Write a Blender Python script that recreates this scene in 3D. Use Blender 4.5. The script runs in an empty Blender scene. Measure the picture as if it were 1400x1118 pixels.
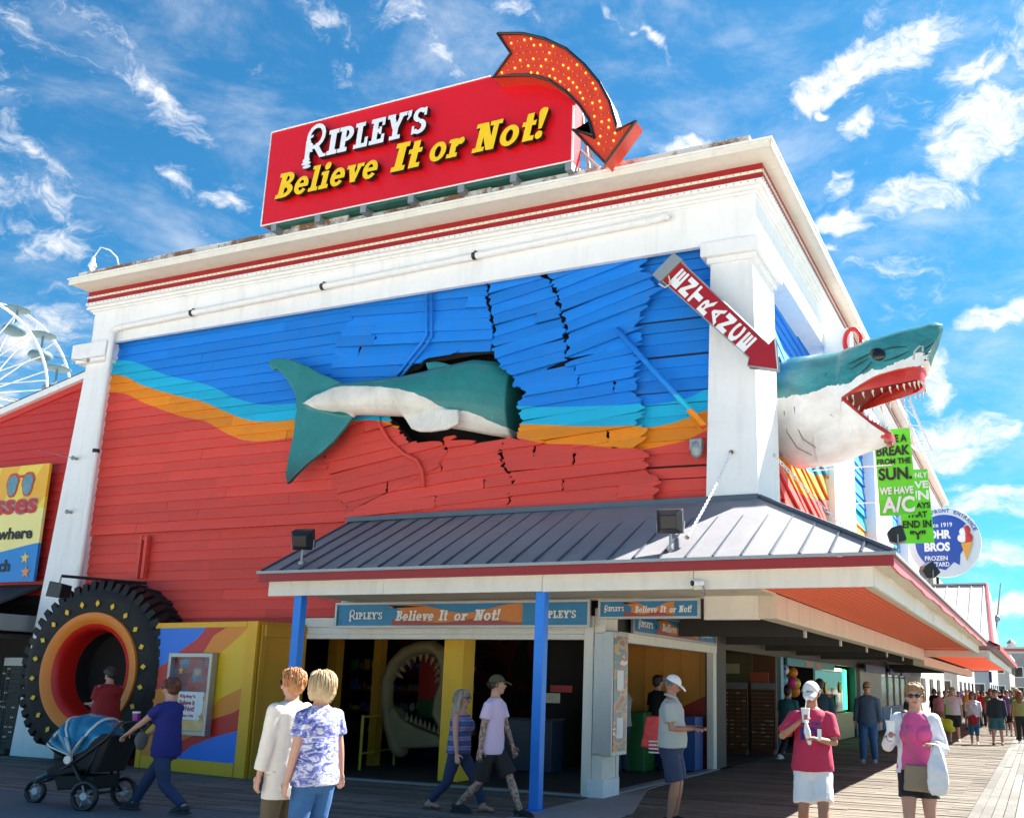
import bpy, math, random
from mathutils import Vector, Matrix, Euler, noise
from mathutils.geometry import delaunay_2d_cdt
random.seed(7)
D = bpy.data
SC = bpy.context.scene
COL = SC.collection
rad = math.radians
# ------------------------------------------------------------------ camera
FPX, PX, PY = 1349.493, 812.985, 640.295
YAW, PITCH, ROLL = rad(-24.07617), rad(12.25498), rad(1.28711)
CH = 1.65
_cy, _sy = math.cos(YAW), math.sin(YAW)
_f = Vector((_sy*math.cos(PITCH), _cy*math.cos(PITCH), math.sin(PITCH)))
_r0 = Vector((_cy, -_sy, 0)); _u0 = _r0.cross(_f)
_r = math.cos(ROLL)*_r0 + math.sin(ROLL)*_u0
_u = -math.sin(ROLL)*_r0 + math.cos(ROLL)*_u0
cam = D.objects.new('camera', D.cameras.new('camera')); COL.objects.link(cam)
cam.matrix_world = Matrix(((_r.x, _u.x, -_f.x, 0), (_r.y, _u.y, -_f.y, 0), (_r.z, _u.z, -_f.z, CH), (0, 0, 0, 1)))
cam.data.sensor_width = 36; cam.data.lens = 36*FPX/1400
cam.data.shift_x = (700-PX)/1400; cam.data.shift_y = (PY-559)/1400
cam.data.clip_start = .1; cam.data.clip_end = 3000
SC.camera = cam
def ray(x, y): return (x-PX)*_r - (y-PY)*_u + FPX*_f
def U(x, y, ax, val):
    d = ray(x, y); i = 'XYZ'.index(ax); c = Vector((0, 0, CH))
    return c + d*((val-c[i])/d[i])
# ------------------------------------------------------------------ light
SUN = Vector((.55, .80, 1.0)).normalized()
SUN_EL = math.asin(SUN.z); SUN_AZ = math.atan2(SUN.x, SUN.y)
EXPOSURE = 2.0
SC.view_settings.view_transform = 'Standard'; SC.view_settings.look = 'None'
SC.view_settings.gamma = 1; SC.view_settings.exposure = EXPOSURE
SC.view_settings.use_curve_mapping = False
sl = D.lights.new('sun', 'SUN'); sl.energy = 5.0; sl.angle = rad(.53); sl.color = (1, .955, .88)
so = D.objects.new('sun', sl); COL.objects.link(so)
so.rotation_euler = (-SUN).to_track_quat('-Z', 'Y').to_euler(); so.location = (20, 30, 60)
SC.cycles.max_bounces = 8; SC.cycles.diffuse_bounces = 5; SC.cycles.glossy_bounces = 3
W = D.worlds.new('World'); SC.world = W; W.use_nodes = True
wt = W.node_tree; wn = wt.nodes; wl = wt.links; wn.clear()
def wnode(t, **k):
    n = wn.new(t)
    for a, b in k.items(): setattr(n, a, b)
    return n
def wmath(op, a, b=None, c=None, clamp=False):
    n = wnode('ShaderNodeMath', operation=op, use_clamp=clamp)
    for i, v in enumerate((a, b, c)):
        if v is None: continue
        if isinstance(v, (int, float)): n.inputs[i].default_value = v
        else: wl.new(v, n.inputs[i])
    return n.outputs[0]
sky = wnode('ShaderNodeTexSky', sky_type='NISHITA', sun_disc=False, sun_elevation=SUN_EL, sun_rotation=SUN_AZ)
sky.altitude = 0; sky.air_density = 1.0; sky.dust_density = .6; sky.ozone_density = 4.0
tc = wnode('ShaderNodeTexCoord')
sep = wnode('ShaderNodeSeparateXYZ'); wl.new(tc.outputs['Generated'], sep.inputs[0])
az = wmath('ARCTAN2', sep.outputs[0], sep.outputs[1])
el = wmath('ARCSINE', sep.outputs[2])
cosel = wmath('COSINE', el)
comb = wnode('ShaderNodeCombineXYZ'); wl.new(az, comb.inputs[0]); wl.new(el, comb.inputs[1])
P0 = comb.outputs[0]
def wnoise(vec, scale, detail=6, rough=.6, dist=0, stretch=None, w=0):
    if stretch:
        m = wnode('ShaderNodeMapping'); wl.new(vec, m.inputs[0]); m.inputs['Scale'].default_value = stretch[:3]
        m.inputs['Rotation'].default_value = (0, 0, stretch[3] if len(stretch) > 3 else 0); vec = m.outputs[0]
    n = wnode('ShaderNodeTexNoise', noise_dimensions='4D'); wl.new(vec, n.inputs['Vector'])
    n.inputs['W'].default_value = w; n.inputs['Scale'].default_value = scale; n.inputs['Detail'].default_value = detail
    n.inputs['Roughness'].default_value = rough; n.inputs['Distortion'].default_value = dist
    return n
wp = wnoise(P0, 7, 4, .6, w=3.1)
vm = wnode('ShaderNodeVectorMath', operation='MULTIPLY_ADD'); wl.new(wp.outputs['Color'], vm.inputs[0])
vm.inputs[1].default_value = (.13, .09, 0); wl.new(P0, vm.inputs[2])
vs = wnode('ShaderNodeVectorMath', operation='SUBTRACT'); wl.new(vm.outputs[0], vs.inputs[0]); vs.inputs[1].default_value = (.065, .045, 0)
PW = vs.outputs[0]
# clouds: (px, py, rx, ry, tilt deg, weight)
CL = [(1160,92,95,26,-22,.85),(1255,52,62,36,-25,.75),(1195,60,26,60,10,.45),(1345,78,48,24,-15,.8),(1312,196,42,52,15,.9),(1352,150,38,40,-40,.85),
 (1245,272,55,24,-8,.9),(1180,182,30,22,-25,.75),(1142,266,24,18,-15,.7),(1150,315,42,15,-4,.75),(1142,352,36,12,0,.45),(1362,428,66,17,-24,.8),
 (1130,153,14,8,0,.6),(940,198,46,20,-5,.75),(1360,572,52,18,4,.7),(1310,600,75,34,-6,.75),(1270,520,26,36,0,.8),(1380,690,70,24,6,.9),(1385,768,60,14,2,.8),
 (1330,660,40,14,0,.4),(1385,830,50,12,0,.6),(1350,560,60,10,-8,.5),
 (222,128,98,20,32,.62),(120,60,120,40,15,.38),(30,50,60,26,20,.42),(40,215,60,8,14,.5),(105,335,52,26,-10,.5),(235,238,52,20,8,.42),(312,272,42,20,10,.6),
 (430,22,62,24,30,.5),(560,36,80,34,20,.48),(610,90,70,20,35,.45),(700,18,60,18,0,.45),(872,52,40,9,30,.55),(45,470,60,40,0,.62),(95,440,45,26,10,.55),
 (470,90,26,36,70,.4),(350,95,22,16,0,.4),(20,560,50,30,0,.6),(150,420,60,20,0,.3),(560,100,160,50,15,.2),(300,330,80,16,5,.25)]
field = None
for (x, y, rx, ry, tl, w) in CL:
    if x < 900: w *= .80; ry *= 1.2
    d = ray(x, y).normalized(); a = math.atan2(d.x, d.y); e = math.asin(d.z)
    k = 1/FPX*.86
    m = wnode('ShaderNodeMapping', vector_type='TEXTURE'); wl.new(PW, m.inputs[0])
    m.inputs['Location'].default_value = (a, e, 0); m.inputs['Rotation'].default_value = (0, 0, rad(-tl))
    m.inputs['Scale'].default_value = (rx*k*1.7/max(.5, math.cos(e)), ry*k*1.7, 1)
    l = wnode('ShaderNodeVectorMath', operation='LENGTH'); wl.new(m.outputs[0], l.inputs[0])
    v = wmath('MULTIPLY', wmath('SUBTRACT', 1, l.outputs['Value'], clamp=True), w*1.35)
    field = v if field is None else wmath('SMOOTH_MAX', field, v, .08)
big = wnoise(P0, 2.2, 3, .55, w=9.4)                      # the same kind of cloud, scattered over the rest of the sky
field = wmath('MAXIMUM', field, wmath('MULTIPLY', wmath('SUBTRACT', big.outputs[0], .525, clamp=True), 3.2))
fine = wnoise(PW, 18, 10, .70, .7, stretch=(1, 2.1, 1, .45), w=1.7)
fine2 = wnoise(PW, 60, 6, .7, 0, stretch=(1, 1.5, 1, -.5), w=5.7)
fb = wmath('ADD', wmath('MULTIPLY', wmath('SUBTRACT', fine.outputs[0], .5), 1.5), wmath('MULTIPLY', wmath('SUBTRACT', fine2.outputs[0], .5), .55))
dn = wmath('ADD', wmath('MINIMUM', field, .60), fb)
mr = wnode('ShaderNodeMapRange', interpolation_type='SMOOTHSTEP'); wl.new(dn, mr.inputs[0])
mr.inputs[1].default_value = .20; mr.inputs[2].default_value = .92
gate = wnode('ShaderNodeMapRange'); wl.new(field, gate.inputs[0]); gate.inputs[1].default_value = .02; gate.inputs[2].default_value = .25
dens = wmath('MULTIPLY', mr.outputs[0], gate.outputs[0], clamp=True)
# thin veil
veil = wnoise(P0, 5, 8, .65, .3, stretch=(1, 2.2, 1, .5), w=21)
vr = wnode('ShaderNodeMapRange', interpolation_type='SMOOTHSTEP'); wl.new(veil.outputs[0], vr.inputs[0]); vr.inputs[1].default_value = .44; vr.inputs[2].default_value = .80
dens = wmath('MAXIMUM', dens, wmath('MULTIPLY', vr.outputs[0], .42))
tint = wnode('ShaderNodeMix', data_type='RGBA', blend_type='MULTIPLY'); tint.inputs[0].default_value = 1
wl.new(sky.outputs[0], tint.inputs[6]); tint.inputs[7].default_value = (.19, .60, .72, 1)
ccol = wnode('ShaderNodeMix', data_type='RGBA')
elr = wnode('ShaderNodeMapRange'); wl.new(el, elr.inputs[0]); elr.inputs[1].default_value = rad(3); elr.inputs[2].default_value = rad(24)
wl.new(elr.outputs[0], ccol.inputs[0])
ccol.inputs[6].default_value = (6.0, 5.2, 3.8, 1); ccol.inputs[7].default_value = (6.0, 5.8, 5.6, 1)
mx = wnode('ShaderNodeMix', data_type='RGBA'); wl.new(dens, mx.inputs[0]); wl.new(tint.outputs[2], mx.inputs[6]); wl.new(ccol.outputs[2], mx.inputs[7])
bg = wnode('ShaderNodeBackground'); wl.new(mx.outputs[2], bg.inputs[0]); bg.inputs[1].default_value = .06
wo = wnode('ShaderNodeOutputWorld'); wl.new(bg.outputs[0], wo.inputs[0])

# ------------------------------------------------------------------ materials
MATS = {}
class NT:
    def __init__(s, m): s.t = m.node_tree; s.n = s.t.nodes; s.l = s.t.links
    def new(s, t, ins=None, **k):
        n = s.n.new(t)
        for a, b in k.items(): setattr(n, a, b)
        for a, b in (ins or {}).items():
            if hasattr(b, 'is_linked'): s.l.new(b, n.inputs[a])
            else: n.inputs[a].default_value = b
        return n
    def math(s, op, *v, clamp=False):
        n = s.n.new('ShaderNodeMath'); n.operation = op; n.use_clamp = clamp
        for i, x in enumerate(v):
            if hasattr(x, 'is_linked'): s.l.new(x, n.inputs[i])
            else: n.inputs[i].default_value = x
        return n.outputs[0]
    def mix(s, f, a, b, blend='MIX'):
        n = s.n.new('ShaderNodeMix'); n.data_type = 'RGBA'; n.blend_type = blend
        for i, x in ((0, f), (6, a), (7, b)):
            if hasattr(x, 'is_linked'): s.l.new(x, n.inputs[i])
            else: n.inputs[i].default_value = x if i == 0 else (*x[:3], 1)
        return n.outputs[2]
    def ramp(s, f, stops, interp='LINEAR'):
        n = s.n.new('ShaderNodeValToRGB'); s.l.new(f, n.inputs[0]); cr = n.color_ramp; cr.interpolation = interp
        while len(cr.elements) > 1: cr.elements.remove(cr.elements[-1])
        for i, (p, c) in enumerate(stops):
            e = cr.elements[0] if i == 0 else cr.elements.new(p)
            e.position = p; e.color = (*c[:3], 1) if hasattr(c, '__len__') else (c, c, c, 1)
        return n.outputs[0]
    def noise(s, vec, scale, detail=4, rough=.55, dist=0):
        n = s.new('ShaderNodeTexNoise', {'Scale': scale, 'Detail': detail, 'Roughness': rough, 'Distortion': dist})
        if vec is not None: s.l.new(vec, n.inputs['Vector'])
        return n.outputs[0]
def M(name, col, rough=.6, metal=0, var=.12, scale=2.5, bump=.12, bscale=60, dirt=0, space='pos', colfn=None, coat=0, emit=None, alpha=None, stretch=(1, 1, 1), trans=0, perobj=0):
    if name in MATS: return MATS[name]
    m = D.materials.new(name); m.use_nodes = True; nt = NT(m); b = nt.n['Principled BSDF']
    if space == 'pos': vec = nt.new('ShaderNodeNewGeometry').outputs['Position']
    else: vec = nt.new('ShaderNodeTexCoord').outputs['Object']
    base = vec
    if stretch != (1, 1, 1):
        vec = nt.new('ShaderNodeMapping', {'Vector': vec, 'Scale': stretch}).outputs[0]
    c = colfn(nt, base) if colfn else None
    n1 = nt.noise(vec, scale, 5, .6); n2 = nt.noise(vec, scale*9, 3, .6)
    k = nt.math('ADD', nt.math('MULTIPLY', n1, .65), nt.math('MULTIPLY', n2, .35))
    g = nt.ramp(k, [(.28, 1-var), (.72, 1+var*.5)])
    c = nt.mix(1, c if c is not None else col, g, 'MULTIPLY')
    if dirt:
        dn_ = nt.noise(nt.new('ShaderNodeMapping', {'Vector': base, 'Scale': (3, 3, .35)}).outputs[0], 1.6, 6, .7)
        dm = nt.ramp(dn_, [(.5, 0), (.78, 1)])
        c = nt.mix(nt.math('MULTIPLY', dm, dirt), c, (.16, .13, .10))
    if perobj:
        ri = nt.new('ShaderNodeObjectInfo').outputs['Random']
        c = nt.mix(1, c, nt.ramp(ri, [(0, 1-perobj), (1, 1+perobj*.45)]), 'MULTIPLY')
    nt.l.new(c, b.inputs['Base Color'])
    rr = nt.math('ADD', rough-.08, nt.math('MULTIPLY', n1, .16), clamp=True); nt.l.new(rr, b.inputs['Roughness'])
    b.inputs['Metallic'].default_value = metal
    if coat: b.inputs['Coat Weight'].default_value = coat; b.inputs['Coat Roughness'].default_value = .15
    if trans: b.inputs['Transmission Weight'].default_value = trans
    if emit: b.inputs['Emission Color'].default_value = (*emit[:3], 1); b.inputs['Emission Strength'].default_value = emit[3]
    if bump:
        bn = nt.noise(vec, bscale, 3, .6)
        bb = nt.new('ShaderNodeBump', {'Height': bn, 'Strength': bump, 'Distance': .01}); nt.l.new(bb.outputs[0], b.inputs['Normal'])
    MATS[name] = m
    return m
# ------------------------------------------------------------------ mesh building
class MB:
    def __init__(s): s.v = []; s.f = []; s.m = []
    def add(s, vs, fs, mi=0, T=None):
        o = len(s.v)
        s.v += [(T @ Vector(p)) if T else Vector(p) for p in vs]
        s.f += [[i+o for i in q] for q in fs]; s.m += [mi]*len(fs)
        return s
    def box(s, x0, x1, y0, y1, z0, z1, mi=0, T=None):
        return s.add([(x0,y0,z0),(x1,y0,z0),(x1,y1,z0),(x0,y1,z0),(x0,y0,z1),(x1,y0,z1),(x1,y1,z1),(x0,y1,z1)],
                     [(0,3,2,1),(4,5,6,7),(0,1,5,4),(1,2,6,5),(2,3,7,6),(3,0,4,7)], mi, T)
    def prism(s, poly, y0, y1, mi=0, ms=None, T=None):     # poly in XZ, extruded along Y
        n = len(poly); a = sum(poly[i][0]*poly[(i+1)%n][1]-poly[(i+1)%n][0]*poly[i][1] for i in range(n))
        if a < 0: poly = poly[::-1]
        if y1 < y0: y0, y1 = y1, y0
        vs = [(p[0], y0, p[1]) for p in poly]+[(p[0], y1, p[1]) for p in poly]
        s.add(vs, [list(range(n))], mi, T)
        o = len(s.v)-2*n
        s.f.append([o+n+i for i in range(n)][::-1]); s.m.append(mi if ms is None else ms)
        for i in range(n):
            j = (i+1) % n; s.f.append([o+i, o+n+i, o+n+j, o+j]); s.m.append(mi if ms is None else ms)
        return s
    def loft(s, rings, mi=0, caps=True, T=None, closed=True):
        n = len(rings[0]); vs = [p for r in rings for p in r]; fs = []
        for k in range(len(rings)-1):
            for i in range(n if closed else n-1):
                j = (i+1) % n; fs.append((k*n+i, k*n+j, (k+1)*n+j, (k+1)*n+i))
        if caps: fs.append(list(range(n))[::-1]); fs.append([(len(rings)-1)*n+i for i in range(n)])
        return s.add(vs, fs, mi, T)
    def tube(s, pts, r, n=8, mi=0, caps=True, T=None, round_=False, flat=1):
        pts = [Vector(p) for p in pts]; rs = r if hasattr(r, '__len__') else [r]*len(pts)
        rings = []; up = Vector((0, 0, 1)); prev = None
        P = pts; Rr = list(rs)
        if round_:
            a0 = (P[0]-P[1]).normalized(); a1 = (P[-1]-P[-2]).normalized()
            pre = [(P[0]+a0*Rr[0]*math.sin(t), Rr[0]*math.cos(t)) for t in (1.45, 1.05, .55)]
            post = [(P[-1]+a1*Rr[-1]*math.sin(t), Rr[-1]*math.cos(t)) for t in (.55, 1.05, 1.45)]
            P = [q[0] for q in pre]+P+[q[0] for q in post]; Rr = [q[1] for q in pre]+Rr+[q[1] for q in post]
        for i, p in enumerate(P):
            d = (P[min(i+1, len(P)-1)]-P[max(i-1, 0)]).normalized()
            if prev is None:
                a = d.cross(up)
                if a.length < .05: a = d.cross(Vector((1, 0, 0)))
                a.normalize()
            else:
                a = prev-d*prev.dot(d); a.normalize()
            prev = a; b = d.cross(a)
            rings.append([p+Rr[i]*(math.cos(t)*a+flat*math.sin(t)*b) for t in (2*math.pi*k/n for k in range(n))])
        return s.loft(rings, mi, caps, T)
    def ell(s, c, r, mi=0, T=None, n=12, m=8, R=None):
        rings = []
        c = Vector(c)
        for k in range(m+1):
            ph = -math.pi/2+math.pi*(k+.02 if k == 0 else (k-.02 if k == m else k))/m
            ring = []
            for i in range(n):
                th = 2*math.pi*i/n
                v = Vector((r[0]*math.cos(ph)*math.cos(th), r[1]*math.cos(ph)*math.sin(th), r[2]*math.sin(ph)))
                if R: v = R @ v
                ring.append(c+v)
            rings.append(ring)
        return s.loft(rings, mi, True, T)
WOFF = {}
def wof(p): return WOFF.get(p.name, Vector((0, 0, 0))) if p else Vector((0, 0, 0))
def props(o, label=None, cat=None, group=None, kind=None):
    if label: o['label'] = label
    if cat: o['category'] = cat
    if group: o['group'] = group
    if kind: o['kind'] = kind
    return o
def link(o, parent=None, off=None):
    COL.objects.link(o)
    if parent: o.parent = parent
    WOFF[o.name] = wof(parent) if off is None else off
    return o
def mesh(name, mb, mats, off=Vector((0, 0, 0)), smooth=False):
    me = D.meshes.new(name); me.from_pydata([tuple(v-off) for v in mb.v], [], mb.f)
    for m in (mats if isinstance(mats, (list, tuple)) else [mats]): me.materials.append(m)
    me.polygons.foreach_set('material_index', mb.m)
    if smooth is not False:
        me.polygons.foreach_set('use_smooth', [True]*len(me.polygons))
        if smooth is not True: me.set_sharp_from_angle(angle=rad(smooth))
    me.update(); return me
def obj(name, mb, mats, parent=None, smooth=False, label=None, cat=None, group=None, kind=None, bev=0):
    o = D.objects.new(name, mesh(name, mb, mats, wof(parent), smooth)); link(o, parent)
    if bev:
        b = o.modifiers.new('bevel', 'BEVEL'); b.width = bev; b.segments = 2; b.limit_method = 'ANGLE'; b.angle_limit = rad(40)
    return props(o, label, cat, group, kind)
def empty(name, loc, label, cat, group=None, kind=None):
    o = D.objects.new(name, None); o.empty_display_size = .2; COL.objects.link(o); o.location = loc; WOFF[o.name] = Vector(loc)
    return props(o, label, cat, group, kind)
def copy_tree(o, parent=None):
    c = o.copy(); COL.objects.link(c)
    if parent: c.parent = parent
    for ch in [x for x in D.objects if x.parent == o]: copy_tree(ch, c)
    return c
BX = lambda *a: MB().box(*a)
# ------------------------------------------------------------------ text
def text_mb(s, w, h, thick=.004, bold=.02, shear=0, mi=0):
    cu = D.curves.new('t', 'FONT'); cu.body = s; cu.size = 1; cu.offset = bold; cu.shear = shear; cu.resolution_u = 3
    o = D.objects.new('t', cu); me = D.meshes.new_from_object(o)
    vs = [v.co.copy() for v in me.vertices]; fs = [list(p.vertices) for p in me.polygons]
    x0 = min(v.x for v in vs); x1 = max(v.x for v in vs); z0 = min(v.y for v in vs); z1 = max(v.y for v in vs)
    sx = w/(x1-x0) if w else h/(z1-z0); sz = h/(z1-z0)
    fl = [((v.x-x0)*sx, (v.y-z0)*sz) for v in vs]
    D.objects.remove(o); D.curves.remove(cu); D.meshes.remove(me)
    return extrude2d(fl, fs, thick, mi)
def extrude2d(pts, tris, thick, mi=0, ms=None):
    # flat lettering in the XZ plane, front at y = -thick
    mb = MB(); n = len(pts); vs = [(p[0], -thick, p[1]) for p in pts]+[(p[0], 0, p[1]) for p in pts]; fs = []; edge = {}
    for t in tris:
        a = sum(pts[t[i]][0]*pts[t[(i+1)%len(t)]][1]-pts[t[(i+1)%len(t)]][0]*pts[t[i]][1] for i in range(len(t)))
        if a < 0: t = t[::-1]
        fs.append(t)
        for i in range(len(t)):
            e = (t[i], t[(i+1) % len(t)]); edge[e] = edge.get(e, 0)+1
    mb.add(vs, fs, mi)
    for (a, b) in edge:
        if (b, a) not in edge: mb.f.append([a, a+n, b+n, b]); mb.m.append(mi if ms is None else ms)
    return mb
def TM(x, y, z, rot=0, sc=1): return Matrix.Translation((x, y, z)) @ Matrix.Rotation(-rot, 4, 'Y') @ Matrix.Diagonal((sc, 1, sc, 1))
def moved(mb, T):
    o = MB(); o.v = [T @ v for v in mb.v]; o.f = mb.f; o.m = mb.m; return o
def merge(*ms):
    o = MB()
    for m in ms:
        k = len(o.v); o.v += m.v; o.f += [[i+k for i in f] for f in m.f]; o.m += m.m
    return o
# slab-serif display letters, built from strokes and merged
def _R(x0, y0, x1, y1): return [(x0,y0),(x1,y0),(x1,y1),(x0,y1)]
def _L(x0, y0, x1, y1, w): return [(x0-w/2,y0),(x0+w/2,y0),(x1+w/2,y1),(x1-w/2,y1)][::1 if y1 > y0 else -1]
def _A(cx, cy, rx, ry, a0, a1, w, h=None):
    h = w if h is None else h; n = 14
    t = [rad(a0+(a1-a0)*i/n) for i in range(n+1)]
    return [(cx+rx*math.cos(a), cy+ry*math.sin(a)) for a in t]+[(cx+(rx-w)*math.cos(a), cy+(ry-h)*math.sin(a)) for a in t[::-1]]
def _C(cx, cy, r, ry=None): return [(cx+r*math.cos(t), cy+(ry or r)*math.sin(t)) for t in (2*math.pi*i/14 for i in range(14))]
G = {
 'B': (.86, [_R(.12,0,.40,1),_R(0,0,.42,.16),_R(0,.84,.42,1),_A(.40,.745,.38,.255,-90,90,.24,.15),_A(.40,.275,.44,.275,-90,90,.26,.16)]),
 'e': (.72, [_A(.35,.34,.35,.36,0,325,.22,.15),_R(.14,.27,.70,.42)]),
 'l': (.46, [_R(.10,0,.36,1),_R(0,.86,.3,1),_R(0,0,.46,.15)]),
 'i': (.46, [_R(.10,0,.36,.68),_R(0,.55,.3,.68),_R(0,0,.46,.15),_C(.24,.88,.15)]),
 'v': (.74, [_L(.40,0,.20,.6,.26),_L(.40,0,.60,.6,.18),_R(-.02,.54,.38,.68),_R(.46,.54,.80,.68)]),
 'I': (.52, [_R(.12,0,.42,1),_R(0,0,.54,.17),_R(0,.83,.54,1)]),
 't': (.50, [_R(.12,.08,.38,.95),_R(0,.52,.52,.68),_R(.14,0,.54,.16),_R(.12,0,.2,.2)]),
 'o': (.74, [_A(.36,.34,.36,.36,-5,185,.23,.16),_A(.36,.34,.36,.36,175,365,.23,.16)]),
 'r': (.62, [_R(.10,0,.36,.68),_R(0,.55,.3,.68),_R(0,0,.46,.15),_C(.54,.56,.13),_L(.3,.38,.5,.66,.22)]),
 'N': (.98, [_R(.12,0,.34,1),_L(.70,0,.28,1,.30),_R(.66,0,.86,1),_R(0,0,.46,.15),_R(-.02,.85,.36,1),_R(.52,.85,1.0,1)]),
 '!': (.40, [[(.10,.34),(.22,.34),(.32,.92),(.30,1.02),(.16,1.06),(.04,1.02),(0,.92)],_C(.16,.13,.14)]),
 'R': (1.2, [_A(.54,.92,.52,.50,-85,250,.19,.17),_A(.34,.74,.24,.26,80,250,.10),_L(1.02,.02,.56,.56,.28),_R(.88,.0,1.22,.12),
             _L(.20,-.05,.14,.80,.26),_L(.40,.30,.20,.62,.14),_R(.04,.40,.70,.55),_A(.18,.0,.2,.1,0,360-1,.19,.09),_A(.2,-.13,.26,.07,0,359,.25,.065),_A(.26,-.27,.22,.07,0,359,.21,.065)]),
 'P': (.80, [_R(.12,0,.38,1),_R(0,0,.50,.16),_R(0,.84,.42,1),_A(.38,.70,.40,.30,-90,90,.25,.15)]),
 'L': (.76, [_R(.12,0,.38,1),_R(0,.84,.50,1),_R(0,0,.72,.16),_R(.56,0,.72,.38)]),
 'E': (.80, [_R(.12,0,.38,1),_R(0,.84,.72,1),_R(0,0,.76,.16),_R(.2,.43,.56,.58),_R(.58,.68,.72,1),_R(.60,0,.76,.34),_R(.46,.36,.58,.65)]),
 'Y': (.90, [_R(.32,0,.58,.5),_L(.44,.40,.16,1,.28),_L(.46,.40,.76,1,.22),_R(.18,0,.72,.15),_R(-.02,.85,.38,1),_R(.56,.85,.96,1)]),
 "'": (.26, [[(.04,1),(.24,1),(.22,.78),(.06,.62),(.02,.68),(.1,.8),(.04,.84)]]),
 'S': (.74, [_A(.36,.73,.34,.27,25,272,.22,.15),_A(.36,.28,.36,.28,-155,92,.23,.15),_R(.56,.68,.68,.98),_R(.02,.02,.14,.34)]),
}
_gc = {}
def glyph(ch, thick, mi=0, ms=1):
    if ch not in _gc:
        vs = []; fs = []
        for p in G[ch][1]:
            n = len(p)
            if sum(p[i][0]*p[(i+1)%n][1]-p[(i+1)%n][0]*p[i][1] for i in range(n)) < 0: p = p[::-1]
            fs.append(list(range(len(vs), len(vs)+n))); vs += [Vector(q) for q in p]
        r = delaunay_2d_cdt(vs, [], fs, 1, 1e-4, True)
        _gc[ch] = ([tuple(v) for v in r[0]], [list(f) for f, o in zip(r[2], r[5]) if len(o)])
    return extrude2d(_gc[ch][0], _gc[ch][1], thick, mi, ms)
def slab(s, h, shear=.18, gap=.06):
    """(char, x offset) list and total width for a word at cap height h"""
    out = []; x = 0
    for c in s:
        if c == ' ': x += .34*h; continue
        out.append((c, x)); x += (G[c][0]+gap)*h
    return out, x
def slab_T(x, y, z, h, shear, wscale=1):
    S = Matrix.Identity(4); S[0][0] = h*wscale; S[2][2] = h; S[0][2] = shear*h
    return Matrix.Translation((x, y, z)) @ S
def slab_word(s, x0, x1, y, z, h, shear, thick):
    lst, w = slab(s, 1); k = (x1-x0)/(w+shear); out = []
    for c, x in lst:
        out.append((c, moved(glyph(c, thick), slab_T(x0+x*k, y, z, h, shear*k/h, k/h))))
    return out
# ------------------------------------------------------------------ colours
def curve_z(nt, xin, pts, x0=-17.7, x1=-4.0, z0=4.0, z1=9.0):
    n = nt.new('ShaderNodeFloatCurve'); c = n.mapping.curves[0]
    t = nt.math('DIVIDE', nt.math('SUBTRACT', xin, x0), x1-x0, clamp=True); nt.l.new(t, n.inputs['Value'])
    P = [((x-x0)/(x1-x0), (z-z0)/(z1-z0)) for x, z in pts]
    P = [(0, P[0][1])]+P+[(1, P[-1][1])]
    c.points[0].location = P[0]; c.points[1].location = P[-1]
    for p in P[1:-1]: c.points.new(*p)
    n.mapping.use_clip = False; n.mapping.update()
    return nt.math('ADD', nt.math('MULTIPLY', n.outputs[0], z1-z0), z0)
def xz(pts, Y=14.05):
    o = []
    for p in pts:
        u = U(p[0], p[1], 'Y', Y); o.append((u.x, u.z))
    return o
BLUE, CYAN, ORANGE, RED = (.002, .225, .78), (.005, .46, .74), (.84, .26, .002), (.74, .066, .046)
c1 = xz([(163,492),(229,513),(286,527),(323,544.5),(360,552.5),(405,551),(480,551),(708,556),(790,556),(866,553),(905,549),(937,542),(967,528)])
c2 = xz([(158,512),(194.6,526.5),(237,539),(277,549),(309,563),(343,574.6),(372,576),(405,573),(485,576),(560,577),(710,580),(869,583),(905,579),(940,568),(967,558)])
c3 = xz([(156,536),(200,552),(249,569),(280,576),(309,592),(337,602),(369,602),(402,597),(450,588),(500,575),(560,590),(711,600),(740,606),(789,608),(869,613),(905,607),(937,599),(967,586)])
def mural(nt, vec):
    s = nt.new('ShaderNodeSeparateXYZ', {0: vec}); x, z = s.outputs[0], s.outputs[2]
    c = None
    for pts, lo, hi in ((c1, CYAN, BLUE), (c2, ORANGE, None), (c3, RED, None)):
        g = nt.math('GREATER_THAN', z, curve_z(nt, x, pts))
        c = nt.mix(g, lo, hi) if c is None else nt.mix(g, lo, c)
    return c
def side_mural(nt, vec):
    s = nt.new('ShaderNodeSeparateXYZ', {0: vec}); y, z = s.outputs[1], s.outputs[2]
    w = nt.math('MULTIPLY', nt.math('SINE', nt.math('MULTIPLY', y, .8)), .25)
    zz = nt.math('ADD', z, w); c = RED
    for t, col in ((5.35, ORANGE), (5.85, CYAN), (6.25, BLUE)): c = nt.mix(nt.math('GREATER_THAN', zz, t), c, col)
    return c
m_mural = M('mural_paint', RED, .62, var=.13, scale=1.6, bump=.45, bscale=9, stretch=(.7, 1, 6), colfn=mural, dirt=.14, perobj=.14)
m_smural = M('side_mural_paint', RED, .6, var=.1, scale=1.3, bump=.2, bscale=45, colfn=side_mural)
m_red = M('red_siding', (.70, .05, .04), .6, var=.13, scale=1.1, bump=.25, bscale=45, dirt=.12)
m_white = M('white_paint', (.85, .85, .86), .55, var=.07, scale=1.2, bump=.12, bscale=40, dirt=.16)
m_cream = M('cream_paint', (.66, .60, .47), .6, var=.12, scale=1.5, bump=.15, bscale=40, dirt=.3)
m_warm = M('warm_white_paint', (.80, .75, .66), .55, var=.08, scale=1.3, bump=.1, bscale=40, dirt=.18)
m_dred = M('dark_red_trim', (.30, .006, .010), .45, var=.12, scale=2, bump=.05)
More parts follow.
